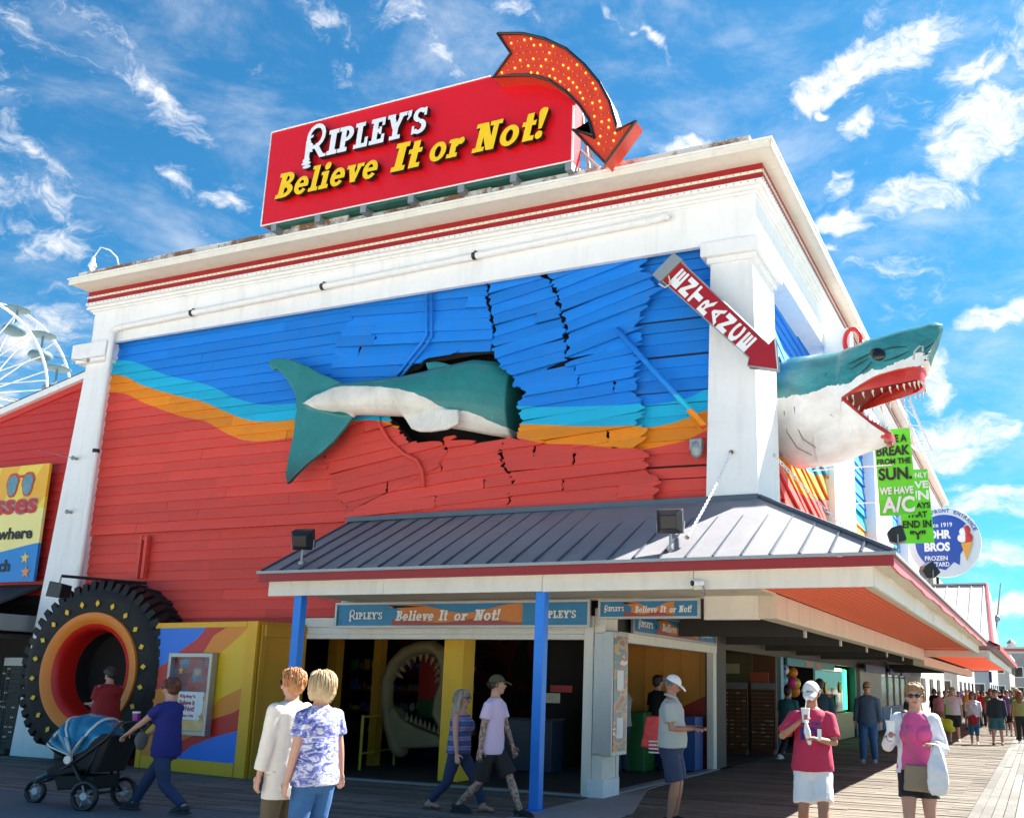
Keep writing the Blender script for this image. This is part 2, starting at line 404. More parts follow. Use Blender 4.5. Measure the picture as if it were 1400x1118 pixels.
m_trimr = M('red_trim', (.50, .02, .03), .5, var=.12, scale=2, bump=.05)
m_metal = M('standing_seam_metal', (.36, .355, .375), .76, .9, var=.16, scale=1.4, bump=.06, bscale=12, dirt=.12)
m_seam = M('seam_metal', (.10, .125, .16), .45, .5, var=.12, scale=3, bump=.05)
m_black = M('black_plastic', (.012, .012, .014), .42, var=.2, scale=8, bump=.05)
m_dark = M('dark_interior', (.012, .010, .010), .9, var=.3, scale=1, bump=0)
m_dkgrey = M('dark_grey_timber', (.06, .057, .052), .8, var=.25, scale=3, bump=.2)
m_blue = M('blue_post_paint', (.003, .22, .82), .42, var=.08, scale=3, bump=.06, dirt=.08)
m_alu = M('aluminium_frame', (.42, .42, .42), .42, .6, var=.12, scale=4, bump=.05)
m_grey = M('grey_metal', (.33, .35, .36), .5, .5, var=.15, scale=4, bump=.08)
m_rust = M('rusty_flashing', (.55, .52, .48), .7, .1, var=.1, scale=3, bump=.2, colfn=lambda nt, v: nt.mix(nt.ramp(nt.noise(v, 1.3, 7, .75), [(.46, 0), (.56, 1)]), (.62, .60, .56), (.22, .10, .045)))
m_yel = M('yellow_paint', (.86, .47, .004), .5, var=.08, scale=3, bump=.08, dirt=.1)
m_glass = M('dark_glass', (.02, .022, .022), .06, var=.1, scale=2, bump=0)

# ------------------------------------------------------------------ ground
def deckcol(axis, w, base):
    def fn(nt, vec):
        s = nt.new('ShaderNodeSeparateXYZ', {0: vec}); a = s.outputs[axis]; b = s.outputs[1-axis]
        i = nt.math('FLOOR', nt.math('DIVIDE', a, w)); j = nt.math('FLOOR', nt.math('DIVIDE', nt.math('ADD', b, nt.math('MULTIPLY', nt.math('MODULO', i, 3.0), 1.3)), 3.6))
        v = nt.new('ShaderNodeCombineXYZ', {0: i, 1: j}); wnz = nt.new('ShaderNodeTexWhiteNoise', {0: v.outputs[0]})
        t = nt.ramp(wnz.outputs[0], [(0, .66), (.5, .95), (.85, 1.12), (1, 1.3)])
        c = nt.mix(1, base, t, 'MULTIPLY')
        st = nt.new('ShaderNodeMapping', {'Vector': vec, 'Scale': (.9, 26, 1) if axis == 1 else (26, .9, 1)}).outputs[0]
        c = nt.mix(1, c, nt.ramp(nt.noise(st, 2.2, 5, .7), [(.3, .66), (.7, 1.18)]), 'MULTIPLY')
        c = nt.mix(1, c, nt.ramp(nt.noise(vec, .55, 6, .7, .5), [(.35, .70), (.62, 1.12)]), 'MULTIPLY')
        return nt.mix(nt.ramp(nt.noise(vec, 9, 2, .4), [(.70, 0), (.73, .55)]), c, (.05, .045, .04))
    return fn
m_plank = M('weathered_planks', (0, 0, 0), .75, var=.14, scale=.7, bump=.35, bscale=30, colfn=deckcol(1, .1455, (.165, .138, .102)))
m_lane = M('grey_lane_planks', (0, 0, 0), .75, var=.12, scale=.7, bump=.3, bscale=30, colfn=deckcol(0, .1455, (.165, .153, .133)))
m_conc = M('concrete', (.27, .28, .29), .8, var=.15, scale=1.2, bump=.4, bscale=70, dirt=.15)
m_asph = M('asphalt', (.12, .13, .145), .85, var=.2, scale=2, bump=.5, bscale=90)
m_sand = M('sand', (.42, .37, .28), .9, var=.1, scale=.3, bump=.3, bscale=10)
g = MB(); g.box(-1500, 1500, -300, 2500, -1.2, -.35); obj('ground', g, m_sand, kind='structure')
bw = obj('boardwalk', BX(-6.0, 12, 5.2, 230, -.3, -.034), m_dkgrey, kind='structure')
bw2 = obj('shopfront_deck', BX(-26, -6.0, 10.0, 60, -.3, -.036), m_dkgrey, kind='structure')
def planks(x0, x1, y0, y1, along, L=3.6):
    mb = MB(); w = .1455; n0 = math.floor((y0 if along == 'X' else x0)/w); n1 = math.floor((y1 if along == 'X' else x1)/w)
    for i in range(n0, n1):
        a0 = i*w+.006; a1 = (i+1)*w-.006
        s0, s1 = (x0, x1) if along == 'X' else (y0, y1)
        p = math.floor((s0+(i % 3)*1.3)/L)*L-(i % 3)*1.3
        while p < s1:
            q = max(p, s0); e = min(p+L, s1)-.004
            if e-q > .05:
                z = -.005+random.uniform(-.006, .006); t = random.uniform(-.003, .003)
                vs = [(q,a0,z),(e,a0,z+t),(e,a1,z+t),(q,a1,z),(q,a0,z-.03),(e,a0,z-.03),(e,a1,z-.03),(q,a1,z-.03)]
                if along == 'Y': vs = [(b, a, c) for a, b, c in vs]
                mb.add(vs, [(0,1,2,3),(0,4,5,1),(1,5,6,2),(2,6,7,3),(3,7,4,0)] if along == 'X' else [(3,2,1,0),(1,5,4,0),(2,6,5,1),(3,7,6,2),(0,4,7,3)])
            p += L
    return mb
obj('plank', planks(-6.0, -1.02, 5.25, 90, 'X'), m_plank, bw, kind='stuff')
obj('plank', planks(-26, -6.0, 10.05, 14.06, 'X'), M('shaded_walk_planks', (0,0,0), .8, var=.14, scale=.7, bump=.35, bscale=30, colfn=deckcol(1, .1455, (.17, .15, .135))), bw2, kind='stuff')
obj('plank', planks(-.86, 9, 5.25, 110, 'Y'), m_lane, bw, kind='stuff')
obj('edge_strip', BX(-1.01, -.87, 5.25, 110, -.03, .002), m_lane, bw)
obj('far_boards', MB().box(-6, 12, 110, 230, -.03, -.008), m_lane, bw)
obj('pavement', BX(-60, -6.004, 5.2, 10.0, -.25, -.012), m_asph, kind='structure')
obj('bounce_plaza', BX(-60, 60, -60, 5.19, -.25, -.016), M('pale_bounce_paving', (.64, .58, .49), .8, var=.1, scale=.8, bump=.3), kind='structure')  # unseen ground, made pale and warm to bounce light onto the shaded front
sg = MB(); sg.prism([(-6.15, 10.9), (-4.98, 10.2), (-4.98, 12.6), (-5.9, 15.6), (-6.1, 19.9), (-6.15, 19.9)], 0, 1)
ap = MB(); ap.v = [Vector((v.x, v.z, .006 if v.y > .5 else -.02)) for v in sg.v]; ap.f = sg.f; ap.m = sg.m
obj('concrete_apron', ap, m_conc, kind='structure')

# ------------------------------------------------------------------ main building
B = empty('attraction_building', (-8, 14, 0), 'big white trimmed building with striped blue and red mural boards torn open by a shark', 'building')
FY = 14.10                                   # siding plane
# shell behind the siding (with the torn hole in front)
holep = [(535.5,517.8),(547,509),(566,503),(576,493),(602,490),(640,483),(669,480),(679,493),(686,505),(701,514),(709,530),(717.5,539.7),(709,552),(711,578),(708,598),(692,598),(650,601),(606,603),(563,606),(553,594),(535,572),(526,564),(500,560),(500,545)]
hole = xz(holep)
def wall_with_hole():
    X0, X1, Z0, Z1 = -17.7, -3.95, 4.2, 9.3
    vs = [Vector((X0, Z0)), Vector((X1, Z0)), Vector((X1, Z1)), Vector((X0, Z1))]+[Vector(p) for p in hole]
    n = len(hole); hl = list(range(4, 4+n))
    a = sum(hole[i][0]*hole[(i+1) % n][1]-hole[(i+1) % n][0]*hole[i][1] for i in range(n))
    r = delaunay_2d_cdt(vs, [(hl[i], hl[(i+1) % n]) for i in range(n)], [[0, 1, 2, 3]], 1, 1e-4)
    def inside(x, z):
        c = False
        for i in range(n):
            (x0, z0), (x1, z1) = hole[i], hole[(i+1) % n]
            if (z0 > z) != (z1 > z) and x < (x1-x0)*(z-z0)/(z1-z0)+x0: c = not c
        return c
    fs = [f for f in r[2] if not inside(sum(r[0][i].x for i in f)/3, sum(r[0][i].y for i in f)/3)]
    return extrude2d([tuple(v) for v in r[0]], [list(f) for f in fs], .04)
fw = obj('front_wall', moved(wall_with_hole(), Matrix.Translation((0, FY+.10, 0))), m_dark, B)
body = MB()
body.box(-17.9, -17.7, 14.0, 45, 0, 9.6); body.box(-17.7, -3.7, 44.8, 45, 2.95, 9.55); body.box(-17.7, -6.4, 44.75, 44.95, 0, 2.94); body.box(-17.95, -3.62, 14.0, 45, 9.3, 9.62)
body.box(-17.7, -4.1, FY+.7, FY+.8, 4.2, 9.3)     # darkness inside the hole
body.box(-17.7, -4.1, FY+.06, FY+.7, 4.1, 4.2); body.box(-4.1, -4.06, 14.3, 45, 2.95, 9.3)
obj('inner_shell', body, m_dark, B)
obj('lower_wall', MB().box(-17.7, -11.95, FY+.05, FY+.15, 0, 4.3).box(-11.95, -6.2, FY+.05, FY+.15, 2.4, 4.3), m_dark, B)
# ---- clapboards
def seg_scan(poly, t):
    xs = []
    for i in range(len(poly)):
        (x0, y0), (x1, y1) = poly[i], poly[(i+1) % len(poly)]
        if (y0 > t) != (y1 > t): xs.append(x0+(x1-x0)*(t-y0)/(y1-y0))
    xs.sort(); return list(zip(xs[::2], xs[1::2]))
NB = [0]
def clap(poly, ang, y0, out, parent, mat, h=.2, jag=(.0, .0), butt=0, phase=0, flip=None, jit=0, T=None, pivot=None, split=0):
    """fill poly (u,z) with lapped boards tilted by ang; boards are separate objects"""
    a = rad(ang); ca, sa = math.cos(a), math.sin(a)
    px, pz = pivot or poly[0]
    rp = [((x-px)*ca+(z-pz)*sa, -(x-px)*sa+(z-pz)*ca) for x, z in poly]
    t0 = min(p[1] for p in rp); t1 = max(p[1] for p in rp)
    k0 = math.floor((t0-phase)/h)
    k = k0
    while k*h+phase < t1:
        b = k*h+phase; k += 1
        tc = b+h/2
        for iv in seg_scan(rp, min(max(tc, t0+.002), t1-.002)):
            ends = []
            for q in range(6):
                t = b+h*q/5; s = seg_scan(rp, min(max(t, t0+.001), t1-.001))
                best = None
                for c in s:
                    ov = min(c[1], iv[1])-max(c[0], iv[0])
                    if ov > 0 and (best is None or ov > best[0]): best = (ov, c)
                lo, hi = best[1] if best else iv
                lo += jag[0]*.3; hi -= jag[1]*.2
                lo = max(iv[0]-.35, min(iv[0]+.35, lo)); hi = max(iv[1]-.35, min(iv[1]+.35, hi))
                ends.append((t, lo, hi))
            if iv[1]-iv[0] < .06: continue
            cuts = [None]
            if butt and iv[1]-iv[0] > 2.5:
                c = []; x = iv[0]+random.uniform(1.2, 4)
                while x < iv[1]-.8: c.append(x); x += random.uniform(2.6, 4.2)
                cuts = [None]+c
            if split and iv[1]-iv[0] > .9:
                cuts = cuts+[random.uniform(iv[0]+.35, iv[1]-.35) for _ in range(1) if random.random() < split]
            cuts = cuts+[None]
            for ci in range(len(cuts)-1):
                l = [(e[0], (e[1]+(random.uniform(-1, 1)*jag[0])) if cuts[ci] is None else cuts[ci]+.002+(random.uniform(-.02, .05) if split else 0)) for e in ends]
                r = [(e[0], (e[2]+(random.uniform(-1, 1)*jag[1])) if cuts[ci+1] is None else cuts[ci+1]-.002-(random.uniform(-.02, .02) if split else 0)) for e in ends]
                j = random.uniform(-1, 1)*jit; cj, sj = math.cos(rad(j)), math.sin(rad(j))
                cx = (l[0][1]+r[0][1])/2; o = out+random.uniform(0, .010 if not jit else .055)
                def w(s, t, ex):
                    s2 = (s-cx)*cj-(t-tc)*sj+cx; t2 = (s-cx)*sj+(t-tc)*cj+tc
                    return (px+s2*ca-t2*sa, y0-o-ex, pz+s2*sa+t2*ca)
                lap = .012
                vs = []; m = len(l)
                for (t, s) in l: vs.append((s, t))
                for (t, s) in r[::-1]: vs.append((s, t))
                tt0, tt1 = b-lap, b+h
                fr = [w(s, t if t > b+.001 else tt0, .034*(1-(t-b)/h)+.008) for s, t in vs]
                bk = [w(s, t if t > b+.001 else tt0, -.002) for s, t in vs]
                if T: fr = [T @ Vector(p) for p in fr]; bk = [T @ Vector(p) for p in bk]
                n = len(vs); mb = MB(); mb.add(fr+bk, [list(range(n))[::-1]]+[(i, (i+1) % n, (i+1) % n+n, i+n) for i in range(n)])
                obj('siding_board', mb, mat, parent); NB[0] += 1
def X(*p): return xz(p)
crack1 = [(492,402),(489,418),(474,440),(468,452),(461,472),(456,500),(448,560)]
A_ = X((150,488),(150,462),(492,402),*crack1[1:],(444,625),(452,650),(462,678),(478,699),(478,735),(128,735))
A_ = [(x if x > -17.45 else -17.55, z) for x, z in A_]
A_ = [(-17.55, 4.37), (-17.55, 8.60)]+xz(crack1)[:1]+xz([(480,436),(463,470),(456,510),(448,560),(444,625),(452,650),(462,678),(478,699)])+[(-10.6, 4.37)]
A_[2] = (A_[2][0], 8.6)
clap(A_, 0, FY, 0, fw, m_mural, jag=(0, .03), butt=1, pivot=(-17, 4.37))
B1 = xz([(486,405),(476,438),(460,470),(453,510),(447,562),(526,564),(500,556),(500,545),(535.5,517.8),(547,509),(576,493),(669,480),(672,472),(674,446),(667,416),(664,372)])
B1[0] = (B1[0][0], 8.65); B1[-1] = (B1[-1][0], 8.65)
clap(B1, -4.5, FY, .01, fw, m_mural, jag=(.03, .04), jit=1.2, split=.5)
B2 = xz([(447,562),(526,564),(535,572),(553,594),(563,606),(606,603),(612,618),(600,640),(478,699),(462,678),(452,650),(444,625)])
clap(B2, 8, FY, .03, fw, m_mural, jag=(.04, .06), jit=1.6, split=.35)
E1 = xz([(612,612),(606,603),(650,601),(692,598),(684,620),(688,640),(705,655),(700,672),(690,703),(470,722),(478,699),(540,668)])
clap(E1, 4, FY, .01, fw, m_mural, jag=(.04, .06), jit=1.3, split=.45)
E2 = xz([(690,598),(708,598),(711,602),(869,612),(883,618),(886,645),(902,655),(898,672),(894,700),(700,706),(694,690),(706,655),(692,640),(686,620)])
clap(E2, 1.6, FY, .045, fw, m_mural, jag=(.04, .08), jit=1.1, split=.4)
C1a = xz([(668,372),(669,416),(676,446),(673,475),(679,493),(686,505),(701,514),(775,494),(773,446),(757,394),(740,370)])
C1a[0] = (C1a[0][0], 8.65); C1a[-1] = (C1a[-1][0]-.1, 8.65)
clap(C1a, 8, FY, .02, fw, m_mural, jag=(.04, .05), jit=2.4, split=.35)
C1b = xz([(742,368),(760,394),(776,446),(778,493),(874,470),(874,456),(882,430),(885,414),(905,399),(898,385),(884,369),(882,345)])
C1b[0] = (C1b[0][0], 8.65); C1b[-1] = (C1b[-1][0], 8.75)
clap(C1b, 13, FY, .055, fw, m_mural, jag=(.05, .11), jit=2.6, split=.35)
C2 = xz([(703,514),(717.5,539.7),(709,552),(711,578),(708,598),(711,603),(869,614),(881,600),(886,588),(876,575),(884,559),(871,544),(866,536),(874,510),(876,468)])
clap(C2, 3.5, FY, .035, fw, m_mural, jag=(.06, .10), jit=1.6, split=.4)
D_ = xz([(868,340),(868,700)])[:0]+[(-5.9, 4.3), (-5.9, 8.6), (-4.25, 8.6), (-4.25, 4.3)]
clap(D_, -.8, FY+.075, 0, fw, m_mural, jag=(0, 0), butt=0, pivot=(-4.3, 4.37))
lw = [o for o in D.objects if o.name.startswith('lower_wall')][0]
clap([(-17.55, 2.9), (-17.55, 4.36), (-10.5, 4.36), (-10.5, 2.9)], 0, FY+.04, 0, lw, m_mural, butt=1, h=.19, pivot=(-17, 4.36-.19*8))
clap([(-17.55, 0), (-17.55, 2.88), (-10.96, 2.88), (-10.96, 2.48), (-11.9, 2.48), (-11.9, 0)], 0, FY+.045, 0, lw, m_mural, butt=1, h=.19, pivot=(-17, 2.88-.19*16))
# ---- cornice
zt = U(119, 398.7, 'Y', 13.65).z
def band(name, x0, x1, y0, z0, z1, m, sidex, bev=0, par=B):
    """an L of trim: front run at y0 and side run at x=sidex back to Y=45"""
    mb = MB().box(x0, sidex, y0, 13.97, z0, z1).box(sidex-.5, sidex, 13.972, 45, z0, z1)
    return obj(name, mb, m, par, bev=bev)
band('frieze', -18.0, 0, 13.88, 8.42, 9.16, m_white, -3.56)
mb = MB()
for (y, x, z0, z1) in ((13.855, -3.54, 9.12, 9.16), (13.82, -3.50, 9.16, 9.20), (13.76, -3.44, 9.20, 9.25)):
    mb.box(-18.0-(13.9-y), x, y, 13.9, z0, z1); mb.box(x-.2, x, 13.9, 45, z0, z1)
obj('crown_moulding', mb, m_white, B, bev=.012)
band('dotted_ledge', -18.08, 0, 13.69, 9.252, 9.312, m_white, -3.385)
band('red_band', -18.05, 0, 13.70, 9.314, 9.405, m_dred, -3.40)
lr = band('light_rail', -18.06, 0, 13.685, 9.407, 9.450, m_warm, -3.385)
band('red_band', -18.05, 0, 13.70, 9.452, 9.56, m_dred, -3.40)
co = MB().box(-18.05, -3.16, 13.22, 13.98, 9.562, 9.60).box(-3.6, -3.16, 13.982, 45, 9.562, 9.60)
co.box(-18.05, -3.16, 13.20, 13.219, 9.53, 9.64).box(-3.16, -3.14, 13.22, 45, 9.53, 9.64)
obj('cornice', co, m_warm, B, bev=.01)
co = MB().box(-18.07, -3.12, 13.17, 13.34, 9.642, 9.675).box(-3.26, -3.12, 13.341, 45, 9.642, 9.675)
obj('gutter_lip', co, m_white, B, bev=.008)
r1 = MB()
x = -18.0
while x < -3.6:
    L = random.uniform(1.2, 2.6); e = min(x+L, -3.5); y = 13.36+random.uniform(-.03, .04); z = 9.68
    r1.box(x, e-.01, y, y+.4, z, z+.19+random.uniform(-.03, .03)); x = e
obj('roof_flashing', r1, m_rust, B)
obj('roof_deck', BX(-18.0, -3.3, 13.8, 44.9, 9.625, 9.72), m_dkgrey, B)
dots = MB()
for zz, yy, xx in ((9.282, 13.685, -3.38), (9.428, 13.68, -3.38)):
    x = -18.0
    while x < xx: dots.ell((x, yy, zz), (.014, .010, .014), n=5, m=3); x += .115
    y = 13.75
    while y < 30: dots.ell((xx+.003, y, zz), (.010, .014, .014), n=5, m=3); y += .115
obj('bulbs', dots, m_alu, lr, kind='stuff')
# ---- pilasters
def pil(xl0, xr0, xl1, xr1, y0, z0, z1, yb, cap=(.10, .12)):
    mb = MB()
    mb.loft([[(xl0, y0, z0), (xr0, y0, z0), (xr0, yb, z0), (xl0, yb, z0)], [(xl1, y0+.02, z1), (xr1, y0+.02, z1), (xr1, yb, z1), (xl1, yb, z1)]])
    return mb
p1 = obj('pilaster', pil(-4.38, -3.58, -4.30, -3.63, 13.90, 4.30, 8.22, 15.26), m_white, B)
obj('capital', MB().box(-4.36, -3.57, 13.87, 15.3, 8.10, 8.20).box(-4.44, -3.50, 13.80, 15.36, 8.202, 8.44), m_white, p1, bev=.015)
obj('shingle_foot', BX(-4.40, -3.585, 13.86, 13.895, 4.27, 4.40), m_seam, p1)
p2 = obj('pilaster', pil(-18.75, -17.5, -18.1, -17.5, 13.9, 0, 8.1, 14.3), m_white, B)
obj('capital', MB().box(-18.30, -17.42, 13.80, 14.3, 8.02, 8.10).box(-18.38, -17.38, 13.74, 14.3, 8.102, 8.43), m_white, p2, bev=.015)
# ---- side facade
sw = obj('side_wall', BX(-4.05, -4.0, 15.2, 45, 4.2, 8.6), m_dark, B)
Tside = Matrix(((0, -1, 0, 0), (1, 0, 0, 0), (0, 0, 1, 0), (0, 0, 0, 1)))    # local (u, -out, z) -> world (out, u, z)
def sclap(y0, y1, z0, z1, ang, out=0, **k):
    clap([(y0, z0), (y1, z0), (y1, z1), (y0, z1)], ang, 3.95, out, sw, m_smural, T=Tside, **k)
def sc2(poly, ang, out=0, **k): clap(poly, ang, 3.95, out, sw, m_smural, T=Tside, **k)
sc2([(15.25, 7.6), (15.25, 8.6), (20.2, 8.6), (20.2, 6.9), (18.5, 7.3)], -3, -.02, jag=(.02, .03))
sc2([(15.25, 6.9), (15.25, 7.6), (17.3, 7.4), (19.0, 6.5), (18.6, 6.2)], -14, .16, jag=(.02, .12), jit=3)
sc2([(15.3, 5.2), (17.9, 5.9), (20.2, 6.6), (20.2, 4.2), (17.6, 4.2)], -16, .14, jag=(.12, .02), jit=4)
sc2([(15.25, 4.2), (15.25, 5.3), (16.8, 5.2), (18.4, 4.2)], 10, .08, jag=(.02, .10), jit=3)
ys = [20.2]
for (ya, yb) in ((20.2, 22.75), (26.0, 29.2), (33.0, 36.0)):
    p = obj('pilaster', MB().box(-4.0, -3.60, ya, yb, 4.2, 8.25), m_white, B, bev=.01)
    obj('capital', MB().box(-4.0, -3.50, ya-.08, yb+.08, 8.1, 8.43), m_white, p, bev=.01)
for (ya, yb) in ((22.8, 26.0), (29.2, 33.0)): sclap(ya, yb, 4.2, 8.6, 0, .02, butt=0, jag=(.08, 0), jit=1)
# ---- canopy
EZ, TZ = 3.21, 4.34
cp = B
rf = MB()
a, b, c, d = Vector((-10.92, 11.82, EZ)), Vector((-1.46, 11.82, EZ)), Vector((-3.56, 13.88, TZ)), Vector((-10.92, 13.98, TZ))
rf.add([a, b, c, d, a-Vector((0, 0, .03)), b-Vector((0, 0, .03)), c-Vector((0, 0, .03)), d-Vector((0, 0, .03))], [(0,1,2,3),(0,4,5,1),(7,6,5,4),(3,7,4,0)])
YE = 34.0
e, f_ = Vector((-1.46, YE, EZ)), Vector((-3.56, YE, TZ))
rf.add([b, e, f_, c, b-Vector((0, 0, .03)), e-Vector((0, 0, .03)), f_-Vector((0, 0, .03)), c-Vector((0, 0, .03))], [(0,1,2,3),(0,4,5,1),(1,5,6,2),(7,6,5,4)])
rfo = obj('canopy_roof', rf, m_metal, cp)
def seam(p, q, par, up=.03, w=.022, mat=m_seam):
    d_ = (q-p).normalized(); s = d_.cross(Vector((0, 0, 1))).normalized()*w/2; n = s.cross(d_).normalized()
    if n.z < 0: n = -n
    mb = MB().add([p-s, p+s, q+s, q-s, p-s+n*up, p+s+n*up, q+s+n*up, q-s+n*up], [(4,5,6,7),(0,4,7,3),(1,2,6,5),(0,1,5,4),(2,3,7,6)])
    return obj('roof_seam', mb, mat, par)
x = -10.87
while x < -1.6:
    zt_ = min(1, (-1.46-x)/(2.1)) if x > -3.56 else 1
    top = Vector((x, 11.82+(13.98-11.82)*zt_*.995, EZ+(TZ-EZ)*zt_*.995))
    seam(Vector((x, 11.815, EZ+.002)), top, rfo); x += .362
y = 12.15
while y < YE:
    t = min(1, (y-11.82)/2.06)
    seam(Vector((-1.455, y, EZ+.002)), Vector((-1.46-2.1*t*.995, y, EZ+(TZ-EZ)*t*.995)), rfo); y += .362 if y < 25 else .724
hp = MB().tube([b+Vector((0, 0, .02)), c+Vector((0, 0, .02))], .035, 6); obj('hip_cap', hp, m_seam, rfo)
obj('roof_flashing', MB().box(-10.92, -3.58, 13.84, 13.90, TZ-.03, TZ+.05), m_seam, rfo)
obj('eave_drip', MB().box(-10.94, -1.44, 11.79, 11.815, EZ-.03, EZ+.012).box(-1.455, -1.43, 11.816, YE, EZ-.03, EZ+.012), m_grey, rfo)
obj('red_fascia', MB().box(-10.92, -1.46, 11.83, 11.87, EZ-.15, EZ-.031), m_dred, cp)
mb = MB(); y = 11.871
while y < YE:                                   # the side trim hangs slightly wavy
    y2 = y+.6; k = lambda q: .018*math.sin(q*1.9)+.012*math.sin(q*4.3)
    mb.add([(-1.50, y, EZ-.16+k(y)), (-1.47, y, EZ-.16+k(y)), (-1.47, y2, EZ-.16+k(y2)), (-1.50, y2, EZ-.16+k(y2)), (-1.50, y, EZ-.031), (-1.47, y, EZ-.031), (-1.47, y2, EZ-.031), (-1.50, y2, EZ-.031)], [(0,3,2,1),(1,2,6,5),(2,3,7,6),(3,0,4,7),(0,1,5,4)]); y = y2
obj('red_fascia', mb, M('faded_red_trim', (.62, .10, .11), .5, var=.15, scale=3), cp)
obj('eave_soffit', MB().box(-10.88, -1.50, 11.88, 12.02, EZ-.13, EZ-.11).box(-1.76, -1.51, 12.021, YE, EZ-.13, EZ-.11), m_cream, cp)
wf = MB(); xx = [-10.86, -10.42, -8.7, -6.1, -3.95, -1.72]
for i in range(5):
    wf.box(xx[i], xx[i+1]-.006, 12.0+random.uniform(-.004, .004), 12.05, 2.845+random.uniform(-.01, .01)-.0*i, 3.10)
obj('white_fascia', wf, m_warm, cp, bev=.006)
wf = MB(); y = 12.052
while y < YE-.1:
    wf.box(-1.77, -1.715+random.uniform(-.004, .004), y, min(y+3.6, YE)-.006, 2.84+random.uniform(-.008, .008), 3.10); y += 3.6
obj('white_fascia', wf, m_warm, cp, bev=.006)
obj('soffit', MB().box(-10.8, -3.362, 12.06, 13.955, 2.93, 2.96), m_cream, cp)
obj('soffit', MB().box(-3.36, -1.78, 12.06, YE, 2.965, 2.985), M('glowing_lattice_backing', (.95, .125, .045), .6, var=.15, scale=2, bump=0, emit=(1, .10, .035, .13)), cp)  # weak emission added to brighten the red panel above the lattice
obj('soffit', MB().box(-1.99, -1.78, 12.06, YE, 2.93, 2.955), m_cream, cp)
lat = MB(); s = .19                             # diagonal lattice below the red backing
for sgn in (1, -1):
    k = -2.0
    while k < 24:
        y = 12.1+k
        x0, y0_, x1, y1_ = -3.34, y, -2.0, y+1.34
        if sgn < 0: y0_, y1_ = y1_, y0_
        if min(y0_, y1_) > 12.06 and max(y0_, y1_) < YE:
            zz = 2.956 if sgn > 0 else 2.9595; dx, dy = x1-x0, y1_-y0_; L = math.hypot(dx, dy); nx, ny = -dy/L*.013, dx/L*.013
            lat.add([(x0-nx,y0_-ny,zz),(x1-nx,y1_-ny,zz),(x1+nx,y1_+ny,zz),(x0+nx,y0_+ny,zz),(x0-nx,y0_-ny,zz+.003),(x1-nx,y1_-ny,zz+.003),(x1+nx,y1_+ny,zz+.003),(x0+nx,y0_+ny,zz+.003)], [(0,3,2,1),(0,1,5,4),(1,2,6,5),(2,3,7,6),(3,0,4,7)])
        k += s
obj('lattice', lat, M('lattice_wood', (.34, .20, .11), .7, var=.2, scale=5), cp, kind='stuff')
obj('beam', MB().box(-4.44, -3.62, 13.96, 14.08, 2.59, 2.955), m_warm, cp, bev=.01)
obj('beam', MB().box(-3.62, -3.36, 13.97, YE, 2.60, 2.955), m_cream, cp, bev=.012)
obj('beam', MB().box(-11.0, -4.442, 13.97, 14.09, 2.90, 2.955), m_cream, cp)
obj('ceiling', MB().box(-6.15, -3.63, 14.09, 60, 2.90, 2.94), m_dkgrey, cp)
y = 17.3
while y < 33.5:
    bm_ = obj('cross_beam', MB().box(-6.1, -3.70, y, y+.12, 2.52, 2.898), m_dkgrey, cp)
    obj('beam_end', MB().box(-3.70, -3.665, y-.01, y+.13, 2.5, 2.895), m_cream, bm_); y += 3.4
for (px_, X0) in ((404, -10.32), (737, -6.16)):
    po = obj('post', MB().box(X0-.07, X0+.07, 12.06, 12.20, .02, 2.925), m_blue, cp, bev=.008)
    obj('base_plate', MB().box(X0-.1, X0+.1, 12.03, 12.23, .004, .02), m_blue, po)
# ---- pipes
def pipe(name, pts, r, mat, par=B, **k): return obj(name, MB().tube(pts, r, 10), mat, par, smooth=True, **k)
pz = lambda x, y: U(x, y, 'Y', 13.80)
p0, p1_ = pz(160, 449), pz(899, 300)
dp = pipe('drain_pipe', [(-4.98, 13.80, p1_.z+.0), (-5.0, 13.72, p1_.z-.0), (-5.15, 13.79, p1_.z), (-11, 13.79, (p0.z+p1_.z)/2), (-17.15, 13.79, p0.z), (-17.27, 13.79, p0.z-.08), (-17.30, 13.79, 7.6), (-17.32, 13.79, 4.2), (-17.34, 13.79, 2.6)], .062, m_white)
for x in (278, 450, 652):
    q = pz(x, 300); z = p0.z+(p1_.z-p0.z)*(q.x-p0.x)/(p1_.x-p0.x)
    obj('strap', MB().tube([(q.x-.035, 13.79, z), (q.x+.035, 13.79, z)], .069, 10).box(q.x-.02, q.x+.02, 13.79, 13.88, z+.04, z+.10), m_black, dp)
for z in (6.05,): obj('strap', MB().tube([(-17.31, 13.79, z-.04), (-17.31, 13.79, z+.04)], .069, 10), m_black, dp)
for x in (205, 548, 880):
    q = pz(x, 300); z = p0.z+(p1_.z-p0.z)*(q.x-p0.x)/(p1_.x-p0.x)
    obj('coupling', MB().tube([(q.x-.06, 13.79, z), (q.x+.06, 13.79, z)], .068, 10), m_white, dp, smooth=40)
wp_ = lambda x, y, yy=13.98: Vector((U(x, y, 'Y', yy).x, yy, U(x, y, 'Y', yy).z))
pipe('conduit', [wp_(583, 402), wp_(583, 458), wp_(577, 468), wp_(538, 519)], .026, m_mural)
pipe('conduit', [wp_(590, 402), wp_(590, 460), wp_(584, 470), wp_(546, 518)], .026, m_mural)
pipe('conduit', [wp_(516, 562), wp_(520, 582), wp_(532, 602), wp_(552, 620), wp_(570, 629), wp_(577, 642), wp_(579, 666)], .032, m_mural)
pipe('conduit', [wp_(843, 450, 13.93), wp_(963, 583, 13.86)], .05, m_mural)
obj('wall_strut', MB().box(-16.02, -15.95, 13.98, 14.06, 3.45, 4.28).box(-15.87, -15.80, 13.98, 14.06, 3.45, 4.28).box(-16.0, -15.82, 14.0, 14.05, 4.2, 4.27), m_mural, B)
